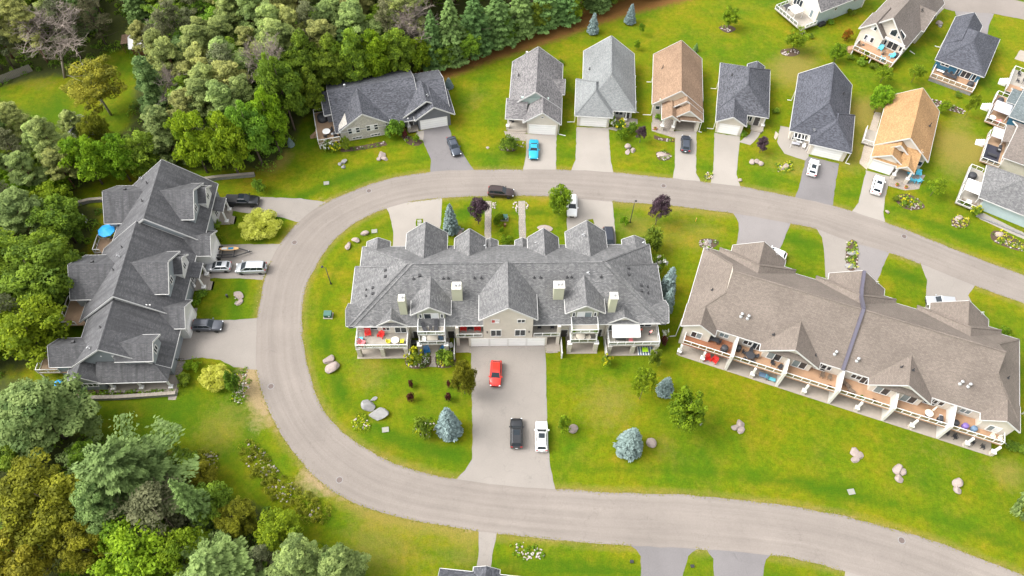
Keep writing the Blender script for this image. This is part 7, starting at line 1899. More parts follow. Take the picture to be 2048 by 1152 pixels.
# a continuous understorey of bushes under the woods
def understorey():
    Vs, Qs, Ts = [], [], []; k = 0; g = np.random.default_rng(5)
    polys = WOOD
    pts = []
    for poly in polys:
        P = np.array(poly); lo, hi = np.maximum(P.min(0), (-135, -20)), np.minimum(P.max(0), (60, 200))
        n = int((hi - lo).prod() / 7); q = g.uniform(lo, hi, (n, 2)); m = poly_mask(q, poly)
        for c in CLEARING: m &= ~poly_mask(q, c)
        pts.append(q[m])
    pts = np.concatenate(pts)
    for x, y in pts:
        r = g.uniform(.5, 1.3); n = 46
        d = sph(n, g); d[:, 2] = np.abs(d[:, 2])
        P = d * (r, r, r * 1.0) + (x, y, 0)
        V, Q, T = leaf_quads(P, d + (0, 0, .4), .26, np.full(n, g.random()), g)
        Vs.append(V); Qs.append(Q + k); Ts.append(T); k += len(V)
    o = obj('undergrowth', fast_mesh('undergrowth', np.concatenate(Vs), np.concatenate(Qs), np.concatenate(Ts), M['leaf_green']))
    tag(o, 'low green undergrowth beneath the trees of the wood', 'undergrowth', kind='stuff')
understorey()

def verge_grass():
    g = np.random.default_rng(8); E2 = np.r_[resample(road_out, 2600), resample(road_in, 2600)]
    for _, _, p in DRIVES: E2 = E2[~poly_mask(E2, p)]
    P = np.c_[E2 + g.normal(0, .16, E2.shape), g.uniform(.019, .026, len(E2))]
    V, Q, T = leaf_quads(P, np.tile([0, 0, 1.0], (len(P), 1)), .15, g.random(len(P)), g, 1.6, .08)
    tag(obj('verge_grass', fast_mesh('verge_grass', V, Q, T, M['leaf_verge'])), 'ragged dry grass fringe along the road edges', 'grass', kind='stuff')
leaf_material('leaf_verge', (.15, .16, .012), (.28, .22, .08), .02, .1)
verge_grass()


# ------------------------------------------------------------------ boulders, beds, street furniture
mat('granite_pink', (.265, .215, .19), .85, noise=.28, nscale=3.5, bump=.7)
mat('granite_grey', (.22, .215, .21), .85, noise=.3, nscale=3.0, bump=.7)
mat('box_green', (.025, .095, .07), .5)
mat('lid_pale', (.22, .22, .185), .8, noise=.1)
mat('iron', (.13, .10, .09), .7, .3, noise=.2)
def rock_mesh(seed, m, rough=.28):
    import bmesh
    bm = bmesh.new(); bmesh.ops.create_icosphere(bm, subdivisions=3, radius=1)
    g = np.random.default_rng(seed); planes = sph(13, g); dist = g.uniform(.5, .86, 13)
    for v in bm.verts:
        p = np.array(v.co)
        for n_, d in zip(planes, dist):
            e = p @ n_ - d
            if e > 0: p = p - n_ * e * .985
        p += g.normal(0, .012, 3); v.co = p
    me = bpy.data.meshes.new('boulder'); bm.to_mesh(me); bm.free(); me.materials.append(M[m]); return me
ROCKS = {c: [rock_mesh(s, 'granite_' + c) for s in range(6 if c == 'pink' else 16, 11 if c == 'pink' else 19)] for c in ('pink', 'grey')}
def boulder(px, r, label, c='pink', flat=.62, el=1.0, ang=None, group=None):
    x, y = px; r *= .86
    o = obj('boulder', ROCKS[c][rng.randrange(len(ROCKS[c]))], None, (x, y, r * flat * .45), (rng.uniform(-.2, .2), rng.uniform(-.2, .2), R(ang) if ang is not None else rng.uniform(0, 6.28)), (r * el, r / el ** .4, r * flat))
    return tag(o, label, 'boulder', group)
ORD = {2: ['upper', 'lower'], 3: ['upper', 'left', 'right']}
def cluster(desc, items, c='pink', words=None):
    words = words or ORD[len(items)]
    for w, (p, r, *k) in zip(words, items): boulder(p, r, '%s boulder of the %s' % (w, desc), c, *(k or []))
cluster('pale group in the arc left of the grey condominium', [((-25.84,79.46), .75, .6, 1.3), ((-27.12,78.01), .85, .6, 1.2), ((-28.25,76.80), .85, .5, 1.35)], words=['upper right pink', 'middle pink', 'lower left pink'])
cluster('pale pair beside the bend left of the grey condominium deck', [((-28.20,54.68), 1.0, .6, 1.1), ((-27.37,53.31), 1.25, .55, 1.2)], words=['upper pink', 'lower pink'])
cluster('big grey pair on the lawn by the bend', [((-21.03,47.08), 1.35, .6, 1.05), ((-19.44,45.67), 1.5, .55, 1.3)], 'grey', ['upper left', 'lower right'])
boulder((-20.49,48.16), .55, 'slim grey stone behind the big grey boulders by the bend', 'grey', .4, 1.6, 30)
cluster('grey trio on the bungalow lawn', [((-31.87,96.07), .75, .6, 1.4, 25), ((-32.45,95.55), .6), ((-31.71,94.95), .6)], 'grey', ['upper right', 'left', 'lower'])
cluster('pink trio in the middle of the bungalow lawn', [((-24.86,98.19), .95, .65), ((-25.30,97.16), .7), ((-24.37,97.18), .75, .55, 1.2)], words=['topmost', 'left', 'right'])
cluster('pink trio before the pale-roofed house', [((21.34,101.55), .8, .7), ((22.23,100.67), .7), ((21.36,100.39), .7, .4, 1.3)], words=['topmost', 'right', 'left'])
cluster('pink trio on the lawn of the charcoal house', [((44.52,98.41), .75, .6), ((45.37,98.44), .8, .6), ((46.06,98.08), .7, .6)], words=['left', 'middle', 'right'])
cluster('oval bed before the brown-roofed house', [((28.02,99.69), 1.1, .35, 1.5, 0), ((27.95,98.92), .5, .35)], words=['long', 'small'])
cluster('flower bed before the blue-black roofed house', [((50.55,97.46), .8, .5), ((49.70,96.93), .55)], words=['large', 'small'])
cluster('pink group on the big lawn nearest the wide drive', [((34.44,45.54), .85), ((33.60,44.88), .8), ((34.35,44.43), .75)], words=['upper right', 'left', 'lower right'])
cluster('pink group in the middle of the big lawn', [((50.33,41.55), .95, .65, 1.1), ((50.92,40.95), .8), ((50.21,40.41), .75)], words=['upper', 'right', 'lower'])
cluster('pink group on the big lawn, second from the right', [((56.06,38.97), .95, .6, 1.1), ((56.76,38.61), .7), ((55.94,37.71), .85)], words=['upper', 'right', 'lower'])
cluster('pale pair at the right of the big lawn', [((64.09,37.24), .95, .6, 1.05), ((63.80,36.29), .8, .6, 1.1)], words=['upper', 'lower'])
boulder((9.48,43.98), .95, 'round pink boulder beside the lime bush right of the wide drive')
boulder((20.77,42.15), 1.0, 'pale pink boulder right of the grey-blue spruce on the lawn')
boulder((28.26,45.47), .6, 'grey boulder behind the dense round tree on the lawn', 'grey')
boulder((-44.80,66.10), 1.0, 'pale boulder at the top of the small townhouse stone garden', 'pink', .6, 1.2)
boulder((-44.36,64.85), .7, 'pale lower boulder in the small townhouse stone garden', 'pink', .5, 1.2, 60)
boulder((-9.63,80.15), .9, 'pink boulder beside the tall silver-blue spruce'); boulder((-8.88,80.83), .6, 'grey stone right of the tall silver-blue spruce', 'grey')
boulder((5.46,81.47), 1.1, 'flat pale stone bench behind the right small gable', 'pink', .25, 1.6, 0)
boulder((33.46,78.97), .7, 'pale boulder left in the bed by the brown condominium', 'pink'); boulder((34.04,79.42), .6, 'grey boulder right in the bed by the brown condominium', 'grey')
boulder((57.52,74.97), .9, 'flat stone at the lower end of the planter between the two drives', 'grey', .4, 1.3, 0); boulder((58.51,77.74), .9, 'flat stone at the middle of the planter between the two drives', 'grey', .4, 1.3, 0)
boulder((79.32,85.85), .8, 'flat pale boulder in the round flower bed below the awning house', 'pink', .4, 1.3); boulder((85.47,82.43), .8, 'pale boulder in the far right roadside bed', 'pink', .5, 1.2)
boulder((92.22,140.88), .9, 'pale boulder right of the taupe gabled house', 'pink'); boulder((92.19,140.02), .6, 'small stone below the pale boulder right of the taupe gabled house', 'grey')
boulder((66.93,86.98), .5, 'small pale stone by the foot of the orange house drive', 'pink'); boulder((41.58,93.84), .5, 'small pale stone by the foot of the narrow charcoal drive', 'pink'); boulder((-5.24,100.60), .45, 'flat stone in the grass left of the teal coupe', 'pink', .3)

def stones(name, pts, label, m='bed_stone', size=(.10, .26), cat='stones'):
    g = np.random.default_rng(len(pts)); base = np.array([(1, 0, 0), (-1, 0, 0), (0, 1, 0), (0, -1, 0), (0, 0, .7), (0, 0, -.7)], float); F = np.array([(0, 2, 4), (2, 1, 4), (1, 3, 4), (3, 0, 4), (2, 0, 5), (1, 2, 5), (3, 1, 5), (0, 3, 5)])
    Vs, Qs = [], []
    for i, (x, y) in enumerate(pts):
        s = g.uniform(*size); V = base * g.uniform(.6, 1.2, (6, 3)) * s; a = g.random() * 6.28
        V = np.c_[V[:, 0] * math.cos(a) - V[:, 1] * math.sin(a) + x, V[:, 0] * math.sin(a) + V[:, 1] * math.cos(a) + y, V[:, 2] + s * .3]
        Vs.append(V); Qs.append(F + 6 * i)
    me = fast_mesh(name, np.concatenate(Vs), np.concatenate(Qs), np.zeros(6 * len(pts)), M[m])
    return tag(obj(name, me), label, cat, kind='stuff')
mat('pebble', (.40, .35, .32), .85, noise=.4, nscale=1.3)
def scatter(poly, n, seed):
    P = np.array(poly); g = np.random.default_rng(seed); q = g.uniform(P.min(0), P.max(0), (n, 2)); return q[poly_mask(q, poly)]
def clustered(poly, n, seed):
    c = scatter(poly, max(6, n // 9), seed); g = np.random.default_rng(seed)
    q = np.repeat(c, 9, 0) + g.normal(0, .55, (len(c) * 9, 2)); q = q[poly_mask(q, poly)]
    return q if len(q) else scatter(poly, n, seed)
def bed(poly, label, flowers=0.0, plants=5.0, stone_n=4.0, seed=1, soil='soil', edge=False, h=.35):
    """a planted bed: soil, low leafy plants and stones, each a mass of its own"""
    if soil: sheet('garden_bed', poly, .03, M[soil], True)
    P = np.array(poly); area = abs(sum(P[i][0] * P[i - 1][1] - P[i - 1][0] * P[i][1] for i in range(len(P)))) / 2
    g = np.random.default_rng(seed)
    if plants:
        q = scatter(poly, int(area * plants * 1.6), seed); Vs, Qs, Ts = [], [], []; k = 0
        for x, y in q:
            n = 26; d = sph(n, g); d[:, 2] = np.abs(d[:, 2]); r = g.uniform(.15, .45); P_ = d * (r, r, h * g.uniform(.5, 1.3)) + (x, y, .03)
            V, Q, T = leaf_quads(P_, d + (0, 0, .5), .13, np.full(n, g.random()), g); Vs.append(V); Qs.append(Q + k); Ts.append(T); k += len(V)
        if Vs:
            o = obj('bed_plants', fast_mesh('bed_plants', np.concatenate(Vs), np.concatenate(Qs), np.concatenate(Ts), M['leaf_gold' if seed in (1, 5) else 'leaf_bright' if seed % 2 else 'leaf_green'])); tag(o, 'low leafy plants in the ' + label, 'plants', kind='stuff')
    if flowers:
        q = scatter(poly, int(area * flowers * 1.6), seed + 50); n = len(q); P_ = np.c_[q, g.uniform(.25, .5, n)]
        V, Q, T = leaf_quads(np.repeat(P_, 5, 0) + g.normal(0, .09, (n * 5, 3)), np.tile([0, 0, 1.0], (n * 5, 1)), .12, np.full(n * 5, .6), g); o = obj('flowers', fast_mesh('flowers', V, Q, T, M['petal_yellow' if seed % 3 else 'petal_white'])); tag(o, 'small flowers in the ' + label, 'flowers', kind='stuff')
    if stone_n: stones('bed_stones', [tuple(p) for p in clustered(poly, int(area * stone_n * 1.6) + 8, seed + 9)], 'small pale stones in the ' + label, 'pebble')
    if edge:
        E2 = resample(np.r_[np.array(poly), [poly[0]]], max(12, int(2.2 * math.sqrt(area) * 3))); stones('edging_stones', [tuple(p) for p in E2], 'stone edging of the ' + label, 'pebble', (.16, .3))
bed([(-39.01,40.87), (-37.68,41.44), (-35.23,39.44), (-32.37,36.53), (-29.16,34.43), (-25.32,32.39), (-23.90,31.23), (-24.55,29.64), (-26.54,29.25), (-29.17,30.56), (-32.66,32.57), (-35.68,35.36), (-38.21,37.87)], 'long rock garden beside the bend', .3, 9.0, 3.0, 1, None, False, .8)
bed([(-46.84,38.04), (-45.49,39.19), (-43.39,39.47), (-41.21,38.77), (-40.97,37.43), (-41.91,36.30), (-44.16,36.77)], 'small rock garden below the townhouses', .4, 5.0, 2.0, 5, None, False, .5)
bed([(-42.87,52.14), (-40.49,52.89), (-39.45,50.52), (-39.36,47.61), (-40.42,46.60), (-41.83,47.55), (-41.84,49.62)], 'rock bed right of the yellow-lime shrub', .5, 2.0, 7.0, 7, None, False, .4)
bed([(-23.36,44.93), (-22.06,45.76), (-20.50,45.24), (-20.15,43.58), (-21.47,42.92), (-22.92,43.36)], 'flower patch below the big grey boulders', 1.2, 3.0, 5.0, 7, None, False)
bed([(-14.11,45.15), (-11.14,45.23), (-10.79,42.55), (-12.20,41.90), (-13.89,42.79)], 'round bed left of the broad spruce', .6, 3.0, 2.5, 13, None, False)
bed([(-16.20,56.05), (-12.77,56.32), (-12.58,53.95), (-15.81,53.69)], 'flower bed left of the tower path', 2.0, 4.0, .5, 12)
bed([(-11.52,56.35), (-9.08,56.23), (-8.42,54.31), (-11.26,53.81)], 'flower bed right of the tower path', 3.0, 4.0, 1.0, 13)
bed([(26.68,105.02), (28.25,104.27), (30.63,104.08), (30.36,103.28), (28.18,103.47), (26.60,104.09)], 'crescent bed before the brown-roofed porch', 1.0, 1.5, 2.0, 14)
bed([(26.66,100.42), (28.41,100.86), (29.61,99.61), (28.95,98.57), (27.06,98.51)], 'oval bed on the brown-roofed house lawn', .5, 1.5, 1.0, 15)
bed([(48.99,98.17), (51.89,98.64), (51.98,96.13), (48.96,95.91)], 'flower bed on the lawn of the blue-black roofed house', 3.0, 2.0, 2.5, 16, None)
bed([(69.31,90.57), (71.56,91.47), (73.34,90.33), (74.14,88.35), (71.43,87.69), (69.69,88.57)], 'oval bed right of the orange house drive', 2.0, 2.0, 3.0, 17)
bed([(77.98,85.58), (79.44,86.54), (81.30,85.91), (80.61,84.30), (78.82,83.69), (77.83,84.22)], 'round flower bed below the awning house', 5.0, 2.0, 3.0, 19)
bed([(84.20,82.84), (85.96,83.33), (89.20,80.55), (89.78,79.27), (88.71,78.70), (84.20,80.74)], 'long roadside bed at the right edge', 4.0, 2.0, 3.0, 20)
bed([(32.32,79.59), (33.61,80.18), (35.82,79.69), (34.95,78.37), (33.33,77.89), (32.34,78.29)], 'rock bed behind the brown condominium corner', .5, 1.5, 4.0, 21)
bed([(58.14,79.89), (59.94,80.16), (58.63,74.58), (56.86,74.33)], 'planter strip between the two drives', 2.0, 4.0, 2.0, 22, 'soil', True)
bed([(82.11,117.28), (86.93,115.55), (89.33,113.63), (88.56,112.76), (84.60,114.48), (81.57,116.10)], 'stone-edged bed below the blue-sided house', .5, 1.5, 2.0, 24, 'soil', True)
bed([(-22.04,103.75), (-19.38,102.91), (-17.55,101.65), (-18.24,100.84), (-19.95,100.92), (-21.22,102.19)], 'crescent bed by the bungalow steps', .5, 1.5, 3.0, 25)
bed([(-33.02,99.47), (-29.36,100.37), (-24.78,101.68), (-24.21,100.79), (-29.23,99.33), (-32.72,98.71)], 'bed along the bungalow stone gable', .3, 2.0, 1.5, 26)
bed([(-1.41,102.81), (1.85,102.12), (2.05,100.82), (-0.05,101.54), (-1.77,102.01)], 'white rock strip beside the teal coupe', 0, 0, 12.0, 28, None)
bed([(-2.71,101.72), (-0.06,102.06), (-0.02,99.98), (-2.86,100.15)], 'shrub bed left of the teal coupe', 0, 3.0, .5, 29)
bed([(-3.85,87.34), (-3.13,87.36), (-3.17,85.51), (-3.78,85.26)], 'pink gravel patch right of the left garden path', 0, 0, 16.0, 30, None)
bed([(-0.35,87.45), (0.64,87.48), (0.68,84.48), (0.05,85.03)], 'pink gravel patch left of the right garden path', 0, 0, 16.0, 31, None)
bed([(2.17,87.52), (2.71,86.61), (2.54,84.76), (2.19,84.29)], 'pink gravel patch right of the right garden path', 0, 0, 14.0, 32, None)
bed([(0.52,27.05), (2.20,27.61), (5.11,26.62), (5.24,25.45), (2.57,25.13), (1.08,25.88)], 'stone patch on the verge at the bottom edge', .2, 2.0, 9.0, 33, None)
bed([(43.51,137.95), (45.59,138.88), (47.25,137.58), (45.21,136.16)], 'round bed of the young tree on the upper lawn', .5, .5, 3.0, 34)
bed([(55.81,130.95), (58.89,131.54), (59.68,130.12), (57.87,128.94), (55.84,129.35)], 'mulch circle below the pale blue house', 0, .3, .6, 35)
bed([(78.76,93.25), (79.56,93.76), (79.93,93.16), (79.04,92.65)], 'tiny round bed by the drive of the charcoal house', 3, 1, 1, 36) if False else None
bed([(35.05,94.75), (35.91,95.64), (36.76,95.04), (36.45,94.05), (35.30,93.77)], 'tiny round bed between the narrow drives', 3.0, 2.0, 3.0, 37)
bed([(-45.61,65.69), (-45.01,66.68), (-44.10,66.32), (-43.93,64.77), (-44.94,64.16)], 'small townhouse stone garden', .5, .5, 6.0, 38, None)
bed([(-64.94,48.79), (-58.81,48.53), (-51.00,48.98), (-50.32,48.41), (-58.56,47.71), (-64.42,47.24)], 'planting strip on the block wall below the townhouse porch', 1.0, 7.0, 0, 39)
bed([(62.46,133.46), (64.13,131.24), (66.42,128.13), (65.30,126.83), (62.37,130.37), (60.66,135.21), (61.15,137.73)], 'bed under the pale blue house deck', .5, 1.0, 1.0, 41) if False else None

def wall_run(name, pts, h, w, m, label, cat, cap=None):
    t = thing(name, label, cat, pts[0][0], pts[0][1])
    for a, b in zip(pts, pts[1:]):
        A_, B_ = Vector((a[0] - pts[0][0], a[1] - pts[0][1], h / 2)), Vector((b[0] - pts[0][0], b[1] - pts[0][1], h / 2))
        MB().bar(A_, B_, w, h).build('block_course', M[m], t)
        n = max(1, int((B_ - A_).length / .6)); d = (B_ - A_) / n
        for i in range(n):
            p = A_ + d * i; q = A_ + d * (i + .96); up = Vector((0, 0, h / 2 + .05)); MB().bar(p + up, q + up, w + .06, .1).build('cap_stone', M['slab'], t)
    return t
wall_run('retaining_wall', [(-59.18,91.17), (-56.34,90.77), (-53.74,91.33), (-47.54,92.25)], .7, .5, 'block_wall', 'grey stone retaining wall behind the top townhouse', 'wall')
wall_run('retaining_wall', [(-77.80,84.24), (-75.47,85.23), (-73.07,85.53)], .7, .5, 'block_wall', 'curved stone wall left of the upper townhouse wing', 'wall')
wall_run('retaining_wall', [(-64.36,47.07), (-58.46,47.38), (-50.13,48.25)], .6, .5, 'block_wall', 'low concrete block wall below the lowest townhouse porch', 'wall')
def plank_fence(pts, label):
    t = thing('plank_fence', label, 'fence', *pts[0]); mat('fence_grey', (.22, .20, .175), .9, noise=.25, nscale=2)
    for a, b in zip(pts, pts[1:]):
        A_, B_ = Vector((a[0] - pts[0][0], a[1] - pts[0][1], 0)), Vector((b[0] - pts[0][0], b[1] - pts[0][1], 0)); n = max(1, int((B_ - A_).length / .3)); d = (B_ - A_) / n
        for i in range(n):
            p = A_ + d * i; q = A_ + d * (i + .93); hh = 1.7 + rng.uniform(-.05, .05); MB().bar(p + Vector((0, 0, hh / 2)), q + Vector((0, 0, hh / 2)), .04, hh).build('plank', M['fence_grey'], t)
plank_fence([(-108.07,112.05), (-103.35,115.10), (-100.29,117.57), (-98.25,119.14)], 'weathered grey plank fence at the far left of the upper lawn')
def rail_fence(pts, label):
    t = thing('rail_fence', label, 'fence', *pts[0])
    for i, a in enumerate(pts):
        p = Vector((a[0] - pts[0][0], a[1] - pts[0][1], 0)); MB().box(p.x - .08, p.x + .08, p.y - .08, p.y + .08, 0, 1.1).build('post', M['white'], t)
        if i:
            for z in (.5, .95): MB().bar(o_ + Vector((0, 0, z)), p + Vector((0, 0, z)), .05, .12).build('rail', M['white'], t)
        o_ = p
rail_fence([(77.28,48.20), (76.72,44.98), (76.42,42.09)], 'white rail fence at the right edge beside the brown condominium')

def lamp_post(base, h, label, ang=0):
    t = thing('lamp_post', label, 'lamp post', base[0], base[1], 0, ang)
    MB().lathe([(.14, 0), (.14, .25), (.075, .35), (.055, h)], 10).build('pole', M['black_metal'], t, True)
    MB().tube([(0, 0, h - .05), (.25, 0, h + .08), (.6, 0, h + .1)], .035, 6).build('arm', M['black_metal'], t)
    hd = MB().lathe([(.05, .12), (.16, .08), (.22, -.04), (.20, -.08), (.05, -.09)], 12, (.62, 0, h + .06)).build('lamp_head', M['black_metal'], t, True)
lamp_post((-30.05,68.88), 4.6, 'black lamp post on the lawn arc left of the grey condominium', 160)
lamp_post((20.58,83.36), 5.2, 'black lamp post by the road behind the grey condominium', 60)
def utility_box(p, label, s=1.0, ang=0):
    t = thing('utility_box', label, 'utility box', p[0], p[1], 0, ang)
    MB().box(-.75 * s, .75 * s, -.6 * s, .6 * s, 0, .12).build('pad', M['slab'], t)
    b = MB().add([(-.6 * s, -.45 * s, .12), (.6 * s, -.45 * s, .12), (.6 * s, .45 * s, .12), (-.6 * s, .45 * s, .12), (-.6 * s, -.45 * s, .85 * s), (.6 * s, -.45 * s, .85 * s), (.6 * s, .45 * s, .98 * s), (-.6 * s, .45 * s, .98 * s)], [(3, 2, 1, 0), (4, 5, 6, 7), (0, 1, 5, 4), (1, 2, 6, 5), (2, 3, 7, 6), (3, 0, 4, 7)]).build('cabinet', M['box_green'], t)
    MB().box(-.03, .03, -.47 * s, -.452 * s, .15, .8 * s).build('door_seam', M['car_trim'], t); MB().box(.1, .35, -.475 * s, -.452 * s, .45, .65).build('warning_label', M['plate'], t)
utility_box((-29.51,62.67), 'green utility box on the lawn arc left of the grey condominium'); utility_box((-1.60,83.50), 'green utility box between the two garden paths', .9)
def small_box(p, label, name, cat, m, sx, sy, sz, ang=0):
    t = thing(name, label, cat, p[0], p[1], 0, ang); MB().box(-sx, sx, -sy, sy, 0, sz).build('body', M[m], t); MB().box(-sx - .04, sx + .04, -sy - .04, sy + .04, sz + .002, sz + .06).build('lid', M[m], t)
for p, l in (((-34.22,90.83), 'pale square lid in the bungalow lawn near the bend'), ((-24.18,80.06), 'white slab lid in the grass arc by the pink boulders'), ((-18.13,43.32), 'pale square lid on the lawn below the grey boulders'), ((48.58,35.58), 'pale square lid on the big lawn near the lower road'), ((-16.55,82.51), 'upper white lid on the grass island in the rear drive'), ((-16.49,81.84), 'lower white lid on the grass island in the rear drive')):
    small_box(p, l, 'access_lid', 'lid', 'lid_pale', *((.45, .36) if 'island' not in l else (.32, .26)), .08, 10)
small_box((-1.48,81.93), 'small brown box below the utility box between the paths', 'meter_box', 'box', 'door_brown', .15, .2, .5); small_box((-46.54,65.86), 'dark post light on the middle townhouse lawn', 'ground_light', 'light', 'black_metal', .12, .12, .6)
small_box((16.82,25.32), 'dark round lid in the grass left of the bottom drives', 'ground_light', 'light', 'black_metal', .2, .15, .25); small_box((24.88,24.91), 'dark lid in the grass tongue between the bottom drives', 'ground_light', 'light', 'black_metal', .2, .15, .25)
mat('marker_orange', (.75, .38, .05), .6)
t = thing('marker_post', 'orange marker post on the lawn right of the purple tree by the road', 'post', *(32.22,83.92)); MB().lathe([(.06, 0), (.06, 1.0), (.02, 1.05)], 8).build('post', M['marker_orange'], t); MB().lathe([(.065, .8), (.065, .9)], 8).build('band', M['white'], t)
for p, l in (((-37.62,77.28), 'round manhole cover in the road beside the upper townhouse drives'), ((-23.78,35.63), 'round manhole cover in the lower bend of the road'), ((-36.28,49.93), 'round manhole cover in the road below the wide townhouse drive'), ((-26.28,89.27), 'round manhole cover in the road below the bungalow'), ((27.31,92.07), 'round manhole cover in the road below the brown-roofed house'), ((68.53,81.61), 'round manhole cover in the road right of the orange house'), ((53.95,28.97), 'round manhole cover in the lower road at the bottom right')):
    t = thing('manhole_cover', l, 'manhole cover', p[0], p[1], .04); MB().lathe([(.5, 0), (.5, .012), (.44, .016)], 18).build('frame', M['granite_grey'], t); MB().lathe([(.41, 0), (.41, .02), (.39, .024)], 18).build('lid', M['iron'], t)
mat('hydrant_red', (.5, .05, .03), .5)

# ------------------------------------------------------------------ deck and garden furniture
for n, c in (('red', (.68, .025, .02)), ('yellow', (.72, .66, .03)), ('blue', (.02, .16, .40)), ('turquoise', (.10, .50, .68)), ('charcoal', (.03, .03, .034)), ('wicker', (.14, .10, .07)), ('lime', (.42, .72, .02)), ('pink', (.72, .20, .22)), ('parasol_blue', (.02, .33, .78)), ('canvas', (.80, .79, .76)), ('canvas_grey', (.38, .38, .42)), ('table_pale', (.66, .60, .50)), ('purple_cloth', (.16, .10, .30)), ('denim', (.10, .16, .24)), ('teal_cloth', (.10, .36, .42))):
    mat('f_' + n, c, .6, noise=.05)
def adirondack(x, y, z, ang, m, label, group=None):
    t = thing('garden_chair', label, 'chair', x, y, z, ang, group)
    for i in range(4): MB().bar((-.30 + i * .2, -.35, .38), (-.30 + i * .2, .25, .27), .17, .03).build('seat_slat', M[m], t)
    for i in range(4): MB().bar((-.30 + i * .2, .22, .28), (-.34 + i * .227, .58, 1.02 - .05 * abs(i - 1.5)), .17, .03).build('back_slat', M[m], t)
    for s in (-1, 1):
        MB().box(s * .42 - .07, s * .42 + .07, -.42, .38, .54, .58).build('armrest', M[m], t); MB().box(s * .41 - .04, s * .41 + .04, -.38, -.28, 0, .54).build('leg', M[m], t); MB().box(s * .38 - .04, s * .38 + .04, .3, .4, 0, .54).build('leg', M[m], t)
def chair(x, y, z, ang, m, label, group=None):
    t = thing('patio_chair', label, 'chair', x, y, z, ang, group); MB().box(-.26, .26, -.26, .26, .4, .46).build('seat', M[m], t); MB().bar((0, .25, .45), (0, .36, .95), .5, .05).build('backrest', M[m], t)
    for i in (-1, 1):
        for j in (-1, 1): MB().box(i * .23 - .025, i * .23 + .025, j * .23 - .025, j * .23 + .025, 0, .4).build('leg', M[m], t)
        MB().box(i * .27 - .03, i * .27 + .03, -.25, .28, .62, .66).build('armrest', M[m], t)
def round_table(x, y, z, r, m, label, ang=0):
    t = thing('round_table', label, 'table', x, y, z, ang); MB().lathe([(r, .70), (r, .745), (r - .03, .75)], 22).build('table_top', M[m], t, False); MB().lathe([(.05, .02), (.05, .7)], 8).build('pedestal', M['f_charcoal'], t); MB().lathe([(.3, 0), (.3, .03), (.06, .06)], 12).build('base', M['f_charcoal'], t)
def rect_table(x, y, z, w, d, m, label, ang=0, h=.74):
    t = thing('patio_table', label, 'table', x, y, z, ang); MB().box(-w / 2, w / 2, -d / 2, d / 2, h - .05, h).build('table_top', M[m], t)
    for i in (-1, 1):
        for j in (-1, 1): MB().box(i * (w / 2 - .07) - .03, i * (w / 2 - .07) + .03, j * (d / 2 - .07) - .03, j * (d / 2 - .07) + .03, 0, h - .05).build('leg', M['f_charcoal'], t)
def lounger(x, y, z, ang, m, label):
    t = thing('lounge_chair', label, 'lounger', x, y, z, ang); MB().box(-.3, .3, -.75, .3, .3, .38).build('seat', M[m], t); MB().bar((0, .28, .34), (0, .85, .85), .6, .07).build('backrest', M[m], t)
    for i in (-1, 1):
        for v in (-.65, .2): MB().box(i * .27 - .03, i * .27 + .03, v - .03, v + .03, 0, .3).build('leg', M['f_charcoal'], t)
def barbecue(x, y, z, ang, label):
    t = thing('barbecue', label, 'barbecue', x, y, z, ang); MB().box(-.35, .35, -.28, .28, .08, .8).build('cart', M['f_charcoal'], t); MB().prism([(-.3, .802), (.3, .802), (.27, 1.05), (.12, 1.18), (-.15, 1.18), (-.28, 1.0)], -.36, .36, 'u').build('hood', M['f_charcoal'], t)
    for s in (-1, 1): MB().box(s * .37, s * .72, -.24, .24, .76, .8).build('side_shelf', M['galvanised'], t)
    MB().tube([(-.3, -.34, 1.0), (.3, -.34, 1.0)], .02, 6).build('handle', M['galvanised'], t)
def covered(x, y, z, r, h, m, label, name='covered_furniture', cat='cover'):
    t = thing(name, label, cat, x, y, z); MB().lathe([(r * 1.02, .02), (r, .2), (r * .97, h * .85), (r * .8, h), (.05, h * 1.05)], 16).build('cover', M[m], t, True); MB().lathe([(r * 1.03, 0), (r * 1.03, .02)], 16).build('hem', M[m], t)
def parasol(x, y, z, r, h, m, label, folded=False):
    t = thing('parasol', label, 'parasol', x, y, z); MB().lathe([(.03, 0), (.03, h)], 8).build('pole', M['galvanised'], t); MB().lathe([(.28, 0), (.28, .08), (.05, .12)], 10).build('base', M['f_charcoal'], t)
    if folded: MB().lathe([(.05, h - 1.3), (.16, h - 1.2), (.12, h - .4), (.03, h)], 10).build('canopy', M[m], t)
    else:
        mb = MB(); n = 8; mb.v = [(0, 0, h + .1)] + [(r * math.cos(i * 6.2832 / n), r * math.sin(i * 6.2832 / n), h - .38) for i in range(n)] + [(r * .97 * math.cos(i * 6.2832 / n), r * .97 * math.sin(i * 6.2832 / n), h - .55) for i in range(n)]
        mb.f = [(0, i + 1, (i + 1) % n + 1) for i in range(n)] + [(i + 1, i + 1 + n, (i + 1) % n + 1 + n, (i + 1) % n + 1) for i in range(n)]; mb.build('canopy', M[m], t, fix=False)
        for i in range(n): MB().bar((0, 0, h + .02), (r * .98 * math.cos(i * 6.2832 / n), r * .98 * math.sin(i * 6.2832 / n), h - .42), .03, .03).build('rib', M['galvanised'], t)
def canopy(h, u0, u1, v0, v1, z0, z1, m, label, name='canopy'):
    x, y = h.w(u0, v0); t = thing(name, label, 'canopy', x, y, 0, h.ang); U, V = u1 - u0, v1 - v0
    MB().slab([(0, 0, z1), (U, 0, z1), (U, V, z1 + .12), (0, V, z1 + .12)], .05).build('fabric', M[m], t)
    for a, b in ((.05, .05), (U - .05, .05), (U - .05, V - .05), (.05, V - .05)): MB().box(a - .04, a + .04, b - .04, b + .04, z0, z1 - .03).build('post', M['white'], t)
